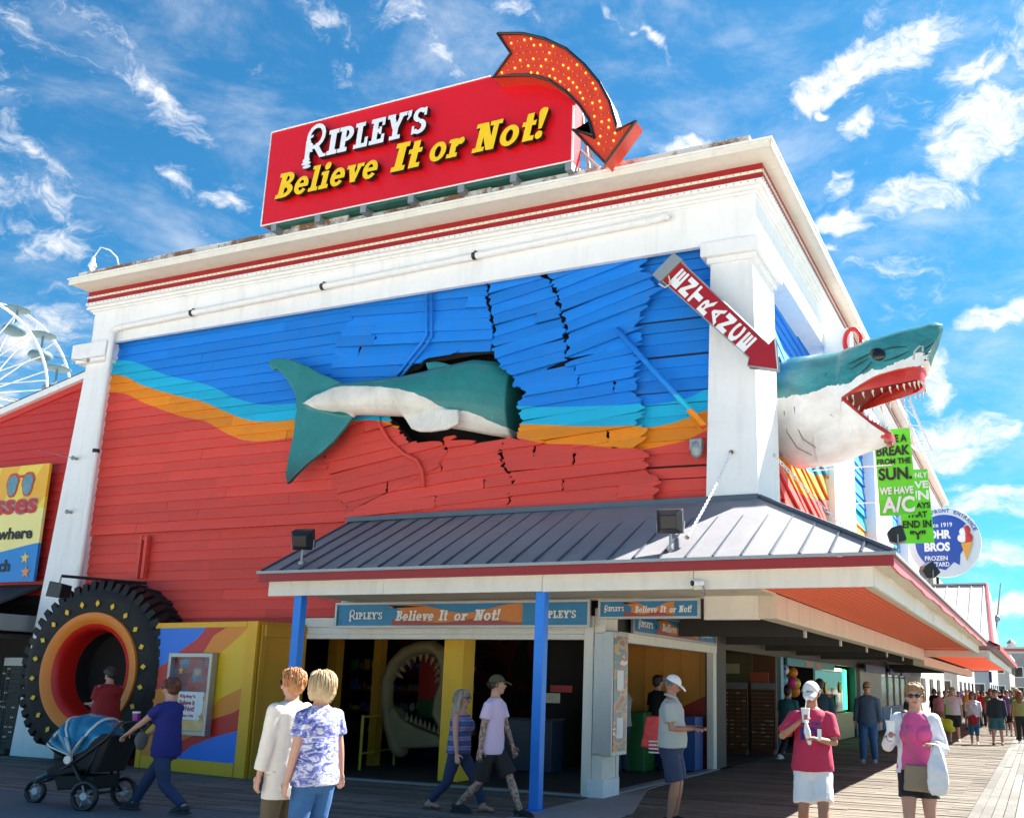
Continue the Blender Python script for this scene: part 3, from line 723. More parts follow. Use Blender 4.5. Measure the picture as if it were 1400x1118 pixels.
# ---- shop front trim
door = MB().box(-11.93, -6.34, 14.02, 14.14, 2.30, 2.385).box(-11.93, -6.34, 14.04, 14.15, 2.387, 2.50).box(-11.93, -6.34, 14.03, 14.15, 2.502, 2.66)
obj('door_lintel', door, m_warm, B, bev=.006)
cl = obj('corner_column', MB().box(-6.36, -6.20, 13.98, 14.14, 0, 2.66).box(-6.195, -6.02, 14.0, 14.5, 0, 2.78), m_warm, B, bev=.006)
obj('plinth', MB().box(-6.24, -5.97, 13.93, 14.55, 0, .26), m_white, cl, bev=.01)
obj('side_door_frame', MB().box(-6.20, -6.06, 14.62, 14.74, 0, 2.42).box(-6.20, -6.06, 19.70, 19.92, 0, 2.42).box(-6.20, -6.05, 14.62, 19.92, 2.30, 2.46), m_warm, B, bev=.006)
obj('sill', MB().box(-11.9, -6.34, 13.96, 14.12, 0, .028), m_conc, B)
obj('sill', MB().box(-6.2, -6.0, 14.56, 19.92, .008, .03), m_conc, B)
obj('wall_above_side_door', MB().box(-6.2, -6.1, 14.15, 20, 2.465, 2.9), m_dkgrey, B)
# interior room
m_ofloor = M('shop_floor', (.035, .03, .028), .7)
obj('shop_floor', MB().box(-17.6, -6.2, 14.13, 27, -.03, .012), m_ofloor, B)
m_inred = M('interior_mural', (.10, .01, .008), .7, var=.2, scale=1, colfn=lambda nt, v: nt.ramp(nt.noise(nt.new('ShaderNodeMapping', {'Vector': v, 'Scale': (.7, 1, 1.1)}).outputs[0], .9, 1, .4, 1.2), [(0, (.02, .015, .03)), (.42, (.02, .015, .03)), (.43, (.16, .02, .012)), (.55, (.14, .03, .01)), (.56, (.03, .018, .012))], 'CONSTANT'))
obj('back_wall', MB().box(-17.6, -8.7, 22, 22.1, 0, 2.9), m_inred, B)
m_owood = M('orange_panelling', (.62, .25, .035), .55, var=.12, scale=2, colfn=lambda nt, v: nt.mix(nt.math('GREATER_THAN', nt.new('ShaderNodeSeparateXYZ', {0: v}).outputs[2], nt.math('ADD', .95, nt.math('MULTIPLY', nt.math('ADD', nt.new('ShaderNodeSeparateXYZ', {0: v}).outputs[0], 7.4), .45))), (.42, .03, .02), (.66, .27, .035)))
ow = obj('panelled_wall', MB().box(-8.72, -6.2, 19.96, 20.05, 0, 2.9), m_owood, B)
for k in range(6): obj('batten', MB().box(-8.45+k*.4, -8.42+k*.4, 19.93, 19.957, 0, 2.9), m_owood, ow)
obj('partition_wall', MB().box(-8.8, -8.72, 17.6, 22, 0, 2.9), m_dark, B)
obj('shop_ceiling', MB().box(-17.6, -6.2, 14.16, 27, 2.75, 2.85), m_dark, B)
obj('yellow_post', MB().box(-9.27, -8.88, 14.62, 15.0, .012, 2.75), m_yel, B, bev=.01)
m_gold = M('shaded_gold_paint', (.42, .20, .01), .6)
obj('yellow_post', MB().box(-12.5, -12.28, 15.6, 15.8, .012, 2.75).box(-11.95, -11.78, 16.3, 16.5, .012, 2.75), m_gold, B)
for nm, x0, y0, x1, y1, cc in (('blue_stand', -6.45, 18.2, -6.25, 19.6, (.004, .09, .42)),):
    obj(nm, MB().box(x0-.7, x1, y0+.9, y1, 0.02, 1.05), M('blue_laminate', (.003, .05, .24), .5), B, bev=.01)
# ------------------------------------------------------------------ remesh helper
REM = []
def remesh(o, voxel, smooth=3, fac=.5, disp=0, dscale=.1, decimate=None):
    m = o.modifiers.new('r', 'REMESH'); m.mode = 'VOXEL'; m.voxel_size = voxel; m.use_smooth_shade = True
    if smooth: s = o.modifiers.new('s', 'SMOOTH'); s.iterations = smooth; s.factor = fac
    if disp:
        t = D.textures.get('fold%g' % dscale) or D.textures.new('fold%g' % dscale, 'CLOUDS'); t.noise_scale = dscale; t.noise_depth = 2
        d = o.modifiers.new('d', 'DISPLACE'); d.texture = t; d.strength = disp; d.mid_level = .5; d.texture_coords = 'LOCAL'
    REM.append(o); return o
def bake():
    dg = bpy.context.evaluated_depsgraph_get(); res = []
    for o in REM:
        me = D.meshes.new_from_object(o.evaluated_get(dg), depsgraph=dg); res.append((o, me))
    for o, me in res:
        old = o.data; mats = [s.material for s in o.material_slots]
        o.modifiers.clear(); o.data = me
        me.polygons.foreach_set('use_smooth', [True]*len(me.polygons))
        if not len(me.materials):
            for m_ in mats: me.materials.append(m_)
        D.meshes.remove(old)
    REM.clear()
# ------------------------------------------------------------------ rooftop sign
m_signred = M('sign_red', (.64, .003, .010), .38, var=.08, scale=.8, bump=.03)
m_lwhite = M('letter_white', (.74, .77, .84), .4, var=.05)
m_lyel = M('letter_yellow', (.86, .55, .003), .42, var=.06)
m_lblack = M('letter_black', (.008, .008, .010), .4)
SY = 13.20
S_ = empty('rooftop_sign', (-9.6, SY, 9.9), 'large red rooftop billboard with white and yellow raised words and a curved arrow', 'sign')
pan = xz([(374,180),(672,107),(700,103),(735,106),(762,116),(787,131),(787,205),(783,221),(359,309)], SY)
zb, zt2 = 9.955, 11.90
pan = [(-12.89, zt2), (-8.05, zt2+.01)]+pan[2:6]+[(-6.42, zb), (-12.92, zb)]
obj('sign_panel', MB().prism(pan, SY, SY+.30), m_signred, S_, bev=.012)
ed = MB(); q = [(-12.92, SY-.012, zb), (-12.89, SY-.012, zt2), (-8.05, SY-.012, zt2+.01)]; ed.tube(q, .014, 6); ed.tube([(-12.92, SY-.012, zb), (-6.42, SY-.012, zb)], .014, 6); ed.tube([(-6.42, SY-.012, zb), (-6.42, SY-.012, 10.95)], .018, 6)
obj('sign_trim', ed, m_white, S_)
for word, x0, x1, z, h in (('Believe', -12.52, -10.10, 10.36, .50), ('It', -9.92, -9.20, 10.38, .53), ('or', -9.14, -8.36, 10.41, .50), ('Not!', -8.26, -6.74, 10.40, .52)):
    for c, mb in slab_word(word, x0, x1, SY-.05, z, h, .22, .10): obj('letter', mb, [m_lyel, m_lblack], S_)
for c, mb in slab_word("RIPLEY'S", -11.92, -9.16, SY-.05, 11.02, .50, .10, .10): obj('letter', mb, [m_lwhite, m_lblack], S_)
fr = MB()
for k in range(7):
    x = -12.6+k*1.02
    fr.tube([(x, SY+.28, 9.7), (x, SY+.28, 11.8)], .035, 6); fr.tube([(x, SY+.28, 11.2), (x, SY+1.6, 9.75)], .028, 6); fr.box(x-.06, x+.06, SY-.02, SY+.45, 9.80, 9.945)
fr.box(-12.9, -6.4, SY+.24, SY+.34, 9.86, 9.95); fr.tube([(-6.3, SY+.5, 9.75), (-6.42, SY+.3, 11.0)], .03, 6); fr.tube([(-5.9, SY+.5, 9.75), (-6.42, SY+.3, 10.3)], .03, 6)
obj('support_frame', fr, m_grey, S_)
obj('under_panel', MB().box(-12.8, -6.5, SY+.02, SY+.26, 9.90, 9.95), M('teal_metal', (.02, .12, .10), .5), S_)
# curved arrow with bulbs
AY = 12.92
outer = [(681,47),(715,47),(745,54),(775,68),(800,90),(820,114),(834,140),(843,170)]
inner = [(813,190),(806,165),(793,145),(775,127),(752,111),(728,104),(703,104),(675,107)]
arr = outer+[(843,179),(870,166),(828,224),(784,178),(813,186)]+inner+[(699,74)]
arr2 = xz(arr, AY)
m_arrow = M('arrow_orange', (.60, .045, .012), .45, var=.15, scale=3)
obj('arrow', MB().prism(arr2, AY, AY+.30, 0, 1), [m_arrow, M('arrow_side', (.62, .05, .02), .4)], S_)
rim = MB(); pts = [(x, AY-.02, z) for x, z in arr2]; rim.tube(pts+[pts[0]], .026, 6); obj('arrow_rim', rim, m_lblack, S_)
bl = MB(); bl2 = MB()
def inpoly(p, poly):
    c = False
    for i in range(len(poly)):
        (x0, y0), (x1, y1) = poly[i], poly[(i+1) % len(poly)]
        if (y0 > p[1]) != (y1 > p[1]) and p[0] < (x1-x0)*(p[1]-y0)/(y1-y0)+x0: c = not c
    return c
nb = 0
cxa, cza = -7.4, 10.35
r_ = .62
while r_ < 2.6:
    n = int(2*math.pi*r_/.125)
    for k in range(n):
        t = 2*math.pi*k/n; p = (cxa+r_*math.cos(t), cza+r_*math.sin(t))
        if all(inpoly((p[0]+dx, p[1]+dz), arr2) for dx, dz in ((.05,0),(-.05,0),(0,.05),(0,-.05))):
            (bl if random.random() < .42 else bl2).ell((p[0], AY-.012, p[1]), (.019, .022, .019), n=7, m=4); nb += 1
    r_ += .125
obj('lit_bulbs', bl, M('bulb_lit', (.9, .35, .05), .3, emit=(1, .30, .03, .8)), S_, kind='stuff')
obj('unlit_bulbs', bl2, M('bulb_amber', (.75, .16, .02), .25), S_, kind='stuff')
# ------------------------------------------------------------------ entrance arrow sign
EY = 13.45
E_ = empty('entrance_sign', (-4.1, EY, 7.2), 'dark red arrow sign reading ENTRANCE pointing down across the corner pilaster', 'sign')
shaft = xz([(930,357),(904,383),(1024,489),(1022,500),(1063,505),(1059,463),(1051,471)], EY)
m_ered = M('entrance_red', (.36, .004, .010), .38, var=.12, scale=3)
obj('arrow_panel', MB().prism(shaft, EY, EY+.16, 0, 1), [m_ered, m_black], E_)
et = MB(); et.tube([(x, EY-.004, z) for x, z in shaft+shaft[:1]], .012, 5); obj('trim', et, m_alu, E_)
hd = xz([(922,347),(893,377),(904,386),(934,356)], EY); obj('end_housing', MB().prism(hd, EY-.05, EY+.22), m_grey, E_, bev=.006)
a_ = U(930, 357, 'Y', EY); b_ = U(904, 383, 'Y', EY); c_ = U(1051, 471, 'Y', EY)
ax = (Vector((c_.x, 0, c_.z))-Vector((a_.x, 0, a_.z))); Lw = ax.length; ax.normalize(); ang = math.atan2(ax.z, ax.x)
pr = Vector((-ax.z, 0, ax.x)); 
word = text_mb('E', .2, .27, .006, .05)
cen = (Vector((b_.x, 0, b_.z))+Vector((a_.x, 0, a_.z)))/2
for k, ch in enumerate('ENTRANCE'):
    lm = text_mb(ch, .30, .175, .006, .025 if ch in 'AR' else .055)
    pos = cen+ax*(.21+k*.222)
    R4 = Matrix(((pr.x, 0, -ax.x, pos.x), (0, 1, 0, EY-.003), (pr.z, 0, -ax.z, pos.z), (0, 0, 0, 1)))
    obj('letter', moved(lm, R4 @ Matrix.Translation((-.15, 0, -.087))), m_white, E_)
obj('cable', MB().tube([wp_(914, 377, 13.42), wp_(917, 388, 13.40), wp_(909, 393, 13.42), wp_(901, 388, 13.44)], .012, 6), m_cream, E_)
obj('bracket', MB().box(-4.0, -3.9, EY+.17, 13.9, 7.1, 7.16).box(-4.5, -4.4, EY+.17, 14.0, 7.7, 7.76), m_grey, E_)
# ------------------------------------------------------------------ shark
SH = empty('shark_sculpture', (-4, 15, 6.5), 'giant teal and white shark sculpture bursting through the building with open toothy mouth', 'sculpture')
TY = 13.72
wtop = xz([(410,553),(419.6,551),(440.5,539.7),(472.7,533),(505,533),(553,536.5),(585.5,546),(611,559),(637,560.6),(659.5,570),(682,578),(705,592)], TY)
wlow = xz([(410,552),(419,553),(435,560),(455,564),(484,571),(487,640),(705,640)], TY)
TEAL, WHT = (.020, .20, .215), (.78, .74, .68)
def wear(nt, v, c):
    st = nt.noise(nt.new('ShaderNodeMapping', {'Vector': v, 'Scale': (4, 4, .7)}).outputs[0], 1.5, 7, .75)
    c = nt.mix(nt.ramp(st, [(.54, 0), (.80, .28)]), c, (.20, .16, .12))
    ch = nt.noise(v, 9, 8, .8)
    c = nt.mix(nt.ramp(ch, [(.655, 0), (.67, .8)]), c, (.42, .40, .36))
    return nt.mix(1, c, nt.ramp(nt.noise(v, 2.2, 6, .7), [(.3, .86), (.65, 1.08)]), 'MULTIPLY')
def tailcol(nt, v):
    s = nt.new('ShaderNodeSeparateXYZ', {0: v}); x, z = s.outputs[0], s.outputs[2]
    nz = nt.math('MULTIPLY', nt.math('SUBTRACT', nt.noise(v, 6, 4), .5), .06)
    zz = nt.math('ADD', z, nz); kw = dict(x0=-13, x1=-7, z0=3, z1=8)
    m = nt.math('MULTIPLY', nt.math('LESS_THAN', zz, curve_z(nt, x, wtop, **kw)), nt.math('GREATER_THAN', z, curve_z(nt, x, wlow, **kw)))
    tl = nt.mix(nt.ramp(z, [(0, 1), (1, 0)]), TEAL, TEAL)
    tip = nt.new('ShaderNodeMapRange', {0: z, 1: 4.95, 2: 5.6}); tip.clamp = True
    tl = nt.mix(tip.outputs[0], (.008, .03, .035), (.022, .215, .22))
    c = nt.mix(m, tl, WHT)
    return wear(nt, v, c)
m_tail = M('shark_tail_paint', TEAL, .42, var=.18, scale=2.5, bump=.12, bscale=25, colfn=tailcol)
tb = MB()
st = [(424,546,556,13.70),(445,536,562,13.70),(470,524,567,13.70),(505,520.5,567,13.72),(553,515,569,13.78),(585,508,577,13.86),(620,499,585,13.98),(650,492,590,14.12),(680,494,596,14.28),(706,502,600,14.44)]
rings = []
for (x, t, b2, y) in st:
    a = U(x, t, 'Y', y); c = U(x, b2, 'Y', y); mz = (a.z+c.z)/2; hz = (a.z-c.z)/2; hy = min(hz*.85, .34)
    rings.append([Vector((a.x, y+hy*math.sin(q), mz+hz*math.cos(q))) for q in (2*math.pi*k/20 for k in range(20))])
tb.loft(rings)
T2 = lambda P, y0, y1: tb.prism(xz(P, TY), y0, y1)
T2([(368,498),(372,492),(385,490),(402,493),(420,500),(440,511),(470,524),(486,545),(484,570),(472,586),(457,604),(440,620),(421,635),(406,650),(394,663),(392,649),(396,625),(402,598),(407,559),(405,540),(399,528),(390,514),(380,505),(374,507)], TY-.045, TY+.045)
tb.ell((U(440,548,'Y',TY).x, TY, U(440,548,'Y',TY).z), (.42, .11, .2), n=14, m=8)
T2([(545,560),(556,574),(564,587),(575,591),(590,591),(612,588),(628,580),(628,560)], TY-.06, TY+.02)
T2([(576,493),(590,491),(602,493),(619,499),(622,515),(585,515),(581,505)], TY+.10, TY+.18)
to = remesh(obj('tail', tb, m_tail, SH), .022, 4)
gr = MB(); gr.tube([wp_(x, y, 13.50+.0006*(x-450)*1.0) for x, y in ((470,528),(520,531),(580,532),(640,528),(700,522))], .008, 5)
# head
HY = 16.45
def hp_(x, y, yy=HY): return U(x, y, 'Y', yy)
prof_top = [hp_(*p) for p in ((1040,505),(1062,502),(1084,493),(1116,489),(1151,485),(1170,477),(1191,468),(1231,455),(1260,447),(1280,441.5),(1290,444))]
prof_bot = [hp_(*p) for p in ((1040,620),(1062,622),(1086,641),(1116,639),(1145,631),(1180,617),(1202,609),(1216,601))]
lip_u = [hp_(*p) for p in ((1158,559),(1180,542),(1204,526),(1234,515),(1258,510),(1268,505),(1272,488),(1283,467),(1290,447))]
gum_u = [hp_(*p) for p in ((1158,560),(1170,551),(1196,543),(1229,534.5),(1250,529),(1262,525))]
lip_l = [hp_(*p) for p in ((1158,559),(1180,577),(1200,592),(1212,599),(1220,600))]
def zat(P, x):
    if x <= P[0].x: return P[0].z
    for a, b in zip(P, P[1:]):
        if a.x <= x <= b.x: return a.z+(b.z-a.z)*(x-a.x)/(b.x-a.x)
    return P[-1].z
xc = lip_u[0].x
wid = [(-4.3,.70),(-3.7,.74),(-3.2,.74),(-2.7,.68),(-2.3,.60),(-1.9,.50),(-1.6,.42),(-1.35,.32),(-1.2,.19),(-1.08,.05)]
def wx(x):
    for a, b in zip(wid, wid[1:]):
        if a[0] <= x <= b[0]: return a[1]+(b[1]-a[1])*(x-a[0])/(b[0]-a[0])
    return wid[0][1] if x < wid[0][0] else wid[-1][1]
hb = MB(); NA, NBt = 22, 8
rings = []; xs = [-4.3, -4.05, -3.8, -3.55, -3.3, -3.1, -2.9, -2.78, xc-.02, xc+.03]+[xc+.03+(-1.09-xc-.03)*k/16 for k in range(1, 17)]
for x in xs:
    t = zat(prof_top, x); w = wx(x)
    if x <= xc: bz = zat(prof_bot, x); cz = bz+(t-bz)*.5
    else: bz = zat(lip_u, x); cz = bz+ (t-bz)*.22
    if t-bz < .03: bz = t-.03; cz = bz+.005
    ring = []
    for k in range(NA+1):                        # near lip, over the top, far lip
        if x <= xc: q = math.pi*(-.12+1.24*k/NA)
        else: q = math.pi*k/NA
        cy, sy_ = math.cos(q), math.sin(q)
        zz = cz+(t-cz)*(abs(sy_)**.85)*(1 if sy_ >= 0 else -1)*(1 if sy_ >= 0 else (cz-bz)/(t-cz))
        if x > xc: zz = cz+(t-cz)*abs(sy_)**.85; 
        yy = HY-w*(abs(cy)**.8)*(1 if cy >= 0 else -1)
        if x > xc and k in (0, NA): zz = bz
        ring.append(Vector((x, yy, zz)))
    for k in range(1, NBt):
        f = k/NBt
        if x <= xc: q = math.pi*(1.12+.76*f); ring.append(Vector((x, HY-w*math.cos(q), cz+(cz-bz)*math.sin(q)*1.0)))
        else: ring.append(Vector((x, HY+w*(1-2*f)*.9, bz+min(.16, (t-bz)*.4)*math.sin(math.pi*f))))
    rings.append(ring)
hb.loft(rings)
n = NA+NBt
for i in range(len(hb.f)-2):
    seg, k = divmod(i, n)
    x = xs[seg]
    if k >= NA and xc-.03 <= x < -1.55: hb.m[i] = 1
hcurve = [hp_(*p, 16.0) for p in ((1050,557),(1062,554),(1084,548),(1118,542),(1137,534),(1164,529),(1180,514),(1212,503),(1240,489),(1258,478),(1268,482),(1276,494),(1290,500))]
hcurve = [(p.x, p.z) for p in hcurve]
def headcol(nt, v):
    s = nt.new('ShaderNodeSeparateXYZ', {0: v}); x, z = s.outputs[0], s.outputs[2]
    nz = nt.math('MULTIPLY', nt.math('SUBTRACT', nt.noise(v, 5, 5, .7), .5), .22)
    m = nt.math('GREATER_THAN', nt.math('ADD', z, nz), curve_z(nt, x, hcurve, x0=-4.5, x1=-1.0, z0=5, z1=8))
    tl = nt.mix(nt.ramp(nt.noise(nt.new('ShaderNodeMapping', {'Vector': v, 'Scale': (1, 1, 2.2)}).outputs[0], 2.6, 6, .65), [(.35, 0), (.7, 1)]), (.018, .16, .185), (.05, .29, .30))
    wh = nt.mix(nt.ramp(nt.noise(v, 1.6, 4), [(.4, 0), (.75, 1)]), (.84, .83, .81), (.74, .67, .60))
    return wear(nt, v, nt.mix(m, wh, tl))
m_head = M('shark_head_paint', TEAL, .36, var=.08, scale=3, bump=.18, bscale=18, colfn=headcol, coat=.2)
m_gum = M('shark_gum_red', (.55, .035, .022), .32, var=.2, scale=5, bump=.1)
m_mouth = M('shark_mouth_dark', (.22, .02, .012), .5, var=.3, scale=4, bump=.1)
hd_ = obj('head', hb, [m_head, m_mouth], SH, smooth=50)
jb = MB(); rings = []; xe = lip_l[-1].x
for k in range(15):
    x = -3.15+(xe+3.15)*k/14; f = max(0, (x-xc)/(xe-xc))
    t = zat(lip_l, x) if x > xc else 6.1; b2 = zat(prof_bot, x); w = .70*(1-f)**.5*.62+.27 if x > xc else .66
    if x <= xc: w = .66; t = 6.2
    w = min(w, .66); 
    if k == 14: w = .10; 
    ring = []
    for i in range(13):
        q = math.pi*i/12; ring.append(Vector((x, HY-w*(abs(math.cos(q))**.75)*(1 if math.cos(q) >= 0 else -1), t-.0-(t-b2)*max(0, math.sin(q))**.8)))
    for i in range(1, 6): ring.append(Vector((x, HY+w*.9*(1-i/3), t-.10*math.sin(math.pi*i/6))))
    rings.append(ring)
jb.loft(rings)
for i in range(len(jb.f)-2):
    if i % 18 >= 12: jb.m[i] = 1
obj('lower_jaw', jb, [m_head, m_mouth], SH, smooth=50)
def Upath(front, w0, Pz, n=26):
    L = front-xc; out = []
    for k in range(n+1):
        q = math.pi*k/n; x = xc+L*max(0, math.sin(q))**.9; y = HY-w0*math.copysign(abs(math.cos(q))**.6, math.cos(q)); out.append(Vector((x, y, zat(Pz, x))))
    return out
def wline(P, k=.93): return [Vector((p.x, HY+math.copysign(min(abs(p.y-HY), wx(p.x)*k), p.y-HY), p.z)) for p in P]
up = wline(Upath(hp_(1264, 512).x, .62, lip_u)); gl = [Vector((p.x, HY+(p.y-HY)*.94, zat(gum_u, p.x))) for p in up]
gb = MB(); gb.loft([[a+Vector((0, 0, .02)), a*1.0+Vector((0, 0, .02))+Vector((-.05, 0, 0)), b-Vector((.05, 0, 0)), b] for a, b in zip(up, gl)], caps=True)
gb2 = MB(); gb2.tube(up, .03, 8); 
obj('gum', merge(gb, gb2), m_gum, SH, smooth=60)
lo_f = hp_(1216, 598).x
lo = Upath(lo_f, .60, lip_l); lo = [Vector((p.x, HY+math.copysign(min(abs(p.y-HY), .62-.35*(p.x-xc)/(lo_f-xc)), p.y-HY), p.z)) for p in lo]
obj('gum', MB().tube(lo, [.06]*6+[.085]*15+[.06]*6, 8), m_gum, SH, smooth=60)
m_tooth = M('tooth', (.74, .70, .62), .35, var=.1, scale=8)
def tooth(p, d, L, par):
    mb = MB(); dirv = d.normalized(); mb.tube([p-Vector((0, 0, .03 if L > 0 else -.03)), p-Vector((0, 0, L*.5)), p-Vector((0, 0, L))+dirv*.02], [.036, .026, .003], 6, flat=.6); obj('tooth', mb, m_tooth, par, smooth=60)
for k in range(1, 26):
    p = gl[k] if k < len(gl) else gl[-1]
    tooth(p, Vector((.3, 0, 0)), random.uniform(.10, .17), SH)
for k in range(1, 26): tooth(lo[k]+Vector((0, 0, .06)), Vector((.2, 0, 0)), -random.uniform(.09, .15), SH)
obj('throat', MB().ell((xc-.02, HY, 6.15), (.12, .58, .55)), m_mouth, SH, smooth=True)
ey = hp_(1199, 487, 15.98); wy = wx(ey.x)
obj('eye', MB().ell((ey.x, HY-wy*.90, ey.z), (.15, .08, .135), n=16, m=10), M('eye_black', (.008, .01, .01), .12), SH, smooth=True)
def onhead(x, y):
    p = hp_(x, y, 16.0)
    for it in range(4):
        t = zat(prof_top, p.x); bz = zat(lip_u, p.x) if p.x > xc else zat(prof_bot, p.x); cz = bz+(t-bz)*(.22 if p.x > xc else .5)
        r = max(-1, min(1, (p.z-cz)/max(.05, (t-cz) if p.z > cz else (cz-bz)))); q = min(1, abs(r))**(1/.85) if p.x > xc else abs(r)
        c = math.sqrt(max(0, 1-q*q))**.8; p = hp_(x, y, HY-wx(p.x)*c-.002)
    return p
m_groove = M('painted_crease', (.01, .05, .055), .5)
for ln in ([(1160,498),(1172,492),(1185,486),(1190,484)],[(1163,505),(1176,497),(1188,490)],[(1175,512),(1186,502),(1192,494)],[(1206,479),(1220,475),(1240,474)],[(1208,494),(1225,489),(1243,480)],[(1120,520),(1130,512),(1140,500)],[(1262,478),(1270,474),(1277,468)],[(1262,486),(1268,483),(1274,480)],[(1260,493),(1267,492),(1270,490)]):
    obj('crease', MB().tube([onhead(*p) for p in ln], [.006]+[.017]*(len(ln)-2)+[.006], 5), m_groove, SH)
for ln in ([(1072,562),(1076,590),(1090,612),(1110,622)],[(1086,556),(1088,580),(1098,600),(1116,612)],[(1135,566),(1141,572),(1144,582)]):
    obj('gill_line', MB().tube([onhead(*p) for p in ln], .010, 5), M('gill_grey', (.25, .26, .25), .6), SH)
obj('nostril', MB().tube([onhead(*p) for p in ((1249,492),(1250,481),(1257,473),(1262,474),(1261,481))], .018, 6), M('nostril_grey', (.40, .42, .42), .5), SH, smooth=True)
obj('torn_wrap', MB().prism([(-3.95, 6.95), (-3.6, 7.0), (-3.72, 7.5), (-3.85, 7.2)], 15.3, 15.45), m_white, SH)
# ------------------------------------------------------------------ tyre entrance
TC = Vector((U(121, 919, 'Y', 13.28).x, 13.28, U(121, 919, 'Y', 13.28).z)); RT = Matrix.Translation(TC) @ Matrix.Rotation(rad(6), 4, 'Z') @ Matrix.Scale(.935, 4)
TT = empty('tyre_doorway', (TC.x, 14, 0), 'giant black tractor tyre doorway with orange and red rim and yellow diamonds', 'tyre entrance')
m_rub = M('tyre_rubber', (.013, .013, .012), .72, var=.35, scale=5, bump=.5, perobj=.3, colfn=lambda nt, v: nt.mix(nt.ramp(nt.noise(v, 3, 7, .75), [(.5, 0), (.75, .5)]), (.010, .010, .010), (.045, .04, .034)))
def lathe(prof, n, T, mi=0):
    return MB().loft([[Vector((r*math.cos(2*math.pi*k/n), y, r*math.sin(2*math.pi*k/n))) for k in range(n)] for r, y in prof], mi, False, T)
obj('tyre', lathe([(1.12,.06),(1.16,.0),(1.45,-.03),(1.62,.02),(1.72,.14),(1.76,.5),(1.74,.85),(1.2,.9)], 96, RT), m_rub, TT, smooth=50)
lg = MB()
for k in range(52):
    a = 2*math.pi*k/52
    if -2.2 < a-2*math.pi < -.9: continue
    Rm = RT @ Matrix.Rotation(-a, 4, 'Y')
    jj = random.uniform(-.02, .015)
    def bent(y0, y1, sh):
        vs = [(1.60, y0-.035, -.075), (1.82+jj, y0, -.065), (1.82+jj, y0, .065), (1.60, y0-.035, .075), (1.62, y1, -.075+sh), (1.82+jj, y1, -.065+sh), (1.82+jj, y1, .065+sh), (1.62, y1, .075+sh)]
        m_ = MB().add(vs, [(0,1,2,3),(7,6,5,4),(0,4,5,1),(1,5,6,2),(2,6,7,3),(3,7,4,0)], 0, Rm); return m_
    obj('tread_lug', bent(.06, .44, .16), m_rub, TT, bev=.008); obj('tread_lug', bent(.47, .86, -.16), m_rub, TT)
obj('orange_rim', lathe([(1.19,.0),(1.18,-.05),(1.08,-.055),(.96,.02)], 72, RT), M('rim_orange', (.72, .20, .008), .45, var=.1), TT, smooth=60)
obj('red_rim', lathe([(.96,.02),(.94,.0),(.88,.03),(.84,.14),(.82,.5)], 72, RT), M('rim_red', (.62, .012, .006), .45, var=.1), TT, smooth=60)
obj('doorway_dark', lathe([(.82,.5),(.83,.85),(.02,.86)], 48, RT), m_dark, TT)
m_dia = M('diamond_yellow', (.86, .52, .015), .5, var=.06)
for k in range(22):
    a = 2*math.pi*k/22+.1; Rm = RT @ Matrix.Rotation(-a, 4, 'Y')
    obj('diamond', MB().add([(1.29,-.055,0),(1.36,-.055,-.055),(1.43,-.055,0),(1.36,-.055,.055),(1.36,-.0,0)], [(3,2,1,0),(0,1,4),(1,2,4),(2,3,4),(3,0,4)], 0, Rm), m_dia, TT)
# ------------------------------------------------------------------ kiosk
K0 = Vector((-14.95, 13.55, 0)); K1 = Vector((-11.99, 13.13, 0)); kd = (K1-K0); KL = kd.length; ka = math.atan2(kd.y, kd.x)
KT = Matrix.Translation(K0) @ Matrix.Rotation(ka, 4, 'Z')
KK = empty('ticket_kiosk', (-13.4, 13.6, 0), 'yellow framed booth with wavy blue, red and orange panel beside the tyre', 'kiosk')
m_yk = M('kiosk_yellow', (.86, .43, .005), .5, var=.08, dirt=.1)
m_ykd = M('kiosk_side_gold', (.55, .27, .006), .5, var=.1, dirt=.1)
kb = MB(); H_ = 2.55; dn_ = .95
kb.loft([[(0,0,0),(KL,0,0),(KL+.13,dn_,0),(.1,dn_,0)],[(.06,0,H_),(KL-.02,0,H_),(KL+.11,dn_,H_),(.1,dn_,H_)]], T=KT)
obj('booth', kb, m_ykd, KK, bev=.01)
for (x0, x1, z0, z1) in ((0, .16, 0, H_), (KL-.30, KL-.0, 0, H_), (.162, KL-.302, 0, .22), (.162, KL-.302, H_-.10, H_)):
    obj('frame_board', MB().box(x0+.02, x1-.02 if x1 > KL-.1 else x1, -.035, -.003, z0+.002, z1, T=KT), m_yk, KK, bev=.005)
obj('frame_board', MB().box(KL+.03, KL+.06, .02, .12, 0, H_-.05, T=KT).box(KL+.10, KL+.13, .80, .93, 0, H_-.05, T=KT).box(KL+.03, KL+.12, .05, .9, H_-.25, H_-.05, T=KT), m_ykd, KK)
kcol = dict(b=(.004,.17,.74), r=(.56,.012,.006), o=(.82,.24,.003), y=(.86,.49,.003))
KM = {k: M('kiosk_print_'+n_, v, .45, var=.05) for (k, v), n_ in zip(kcol.items(), ('blue', 'red', 'orange', 'yellow'))}
def kp(x, y):                                   # picture point -> booth front (u, z)
    d = ray(x, y); nrm = KT.to_3x3() @ Vector((0, -1, 0)); t = ((K0-Vector((0, 0, CH))).dot(nrm))/d.dot(nrm); p = KT.inverted() @ (Vector((0, 0, CH))+d*t); return (p.x, p.z)
ox = lambda x, y: (180+x/3.882, 830+y/3.882)
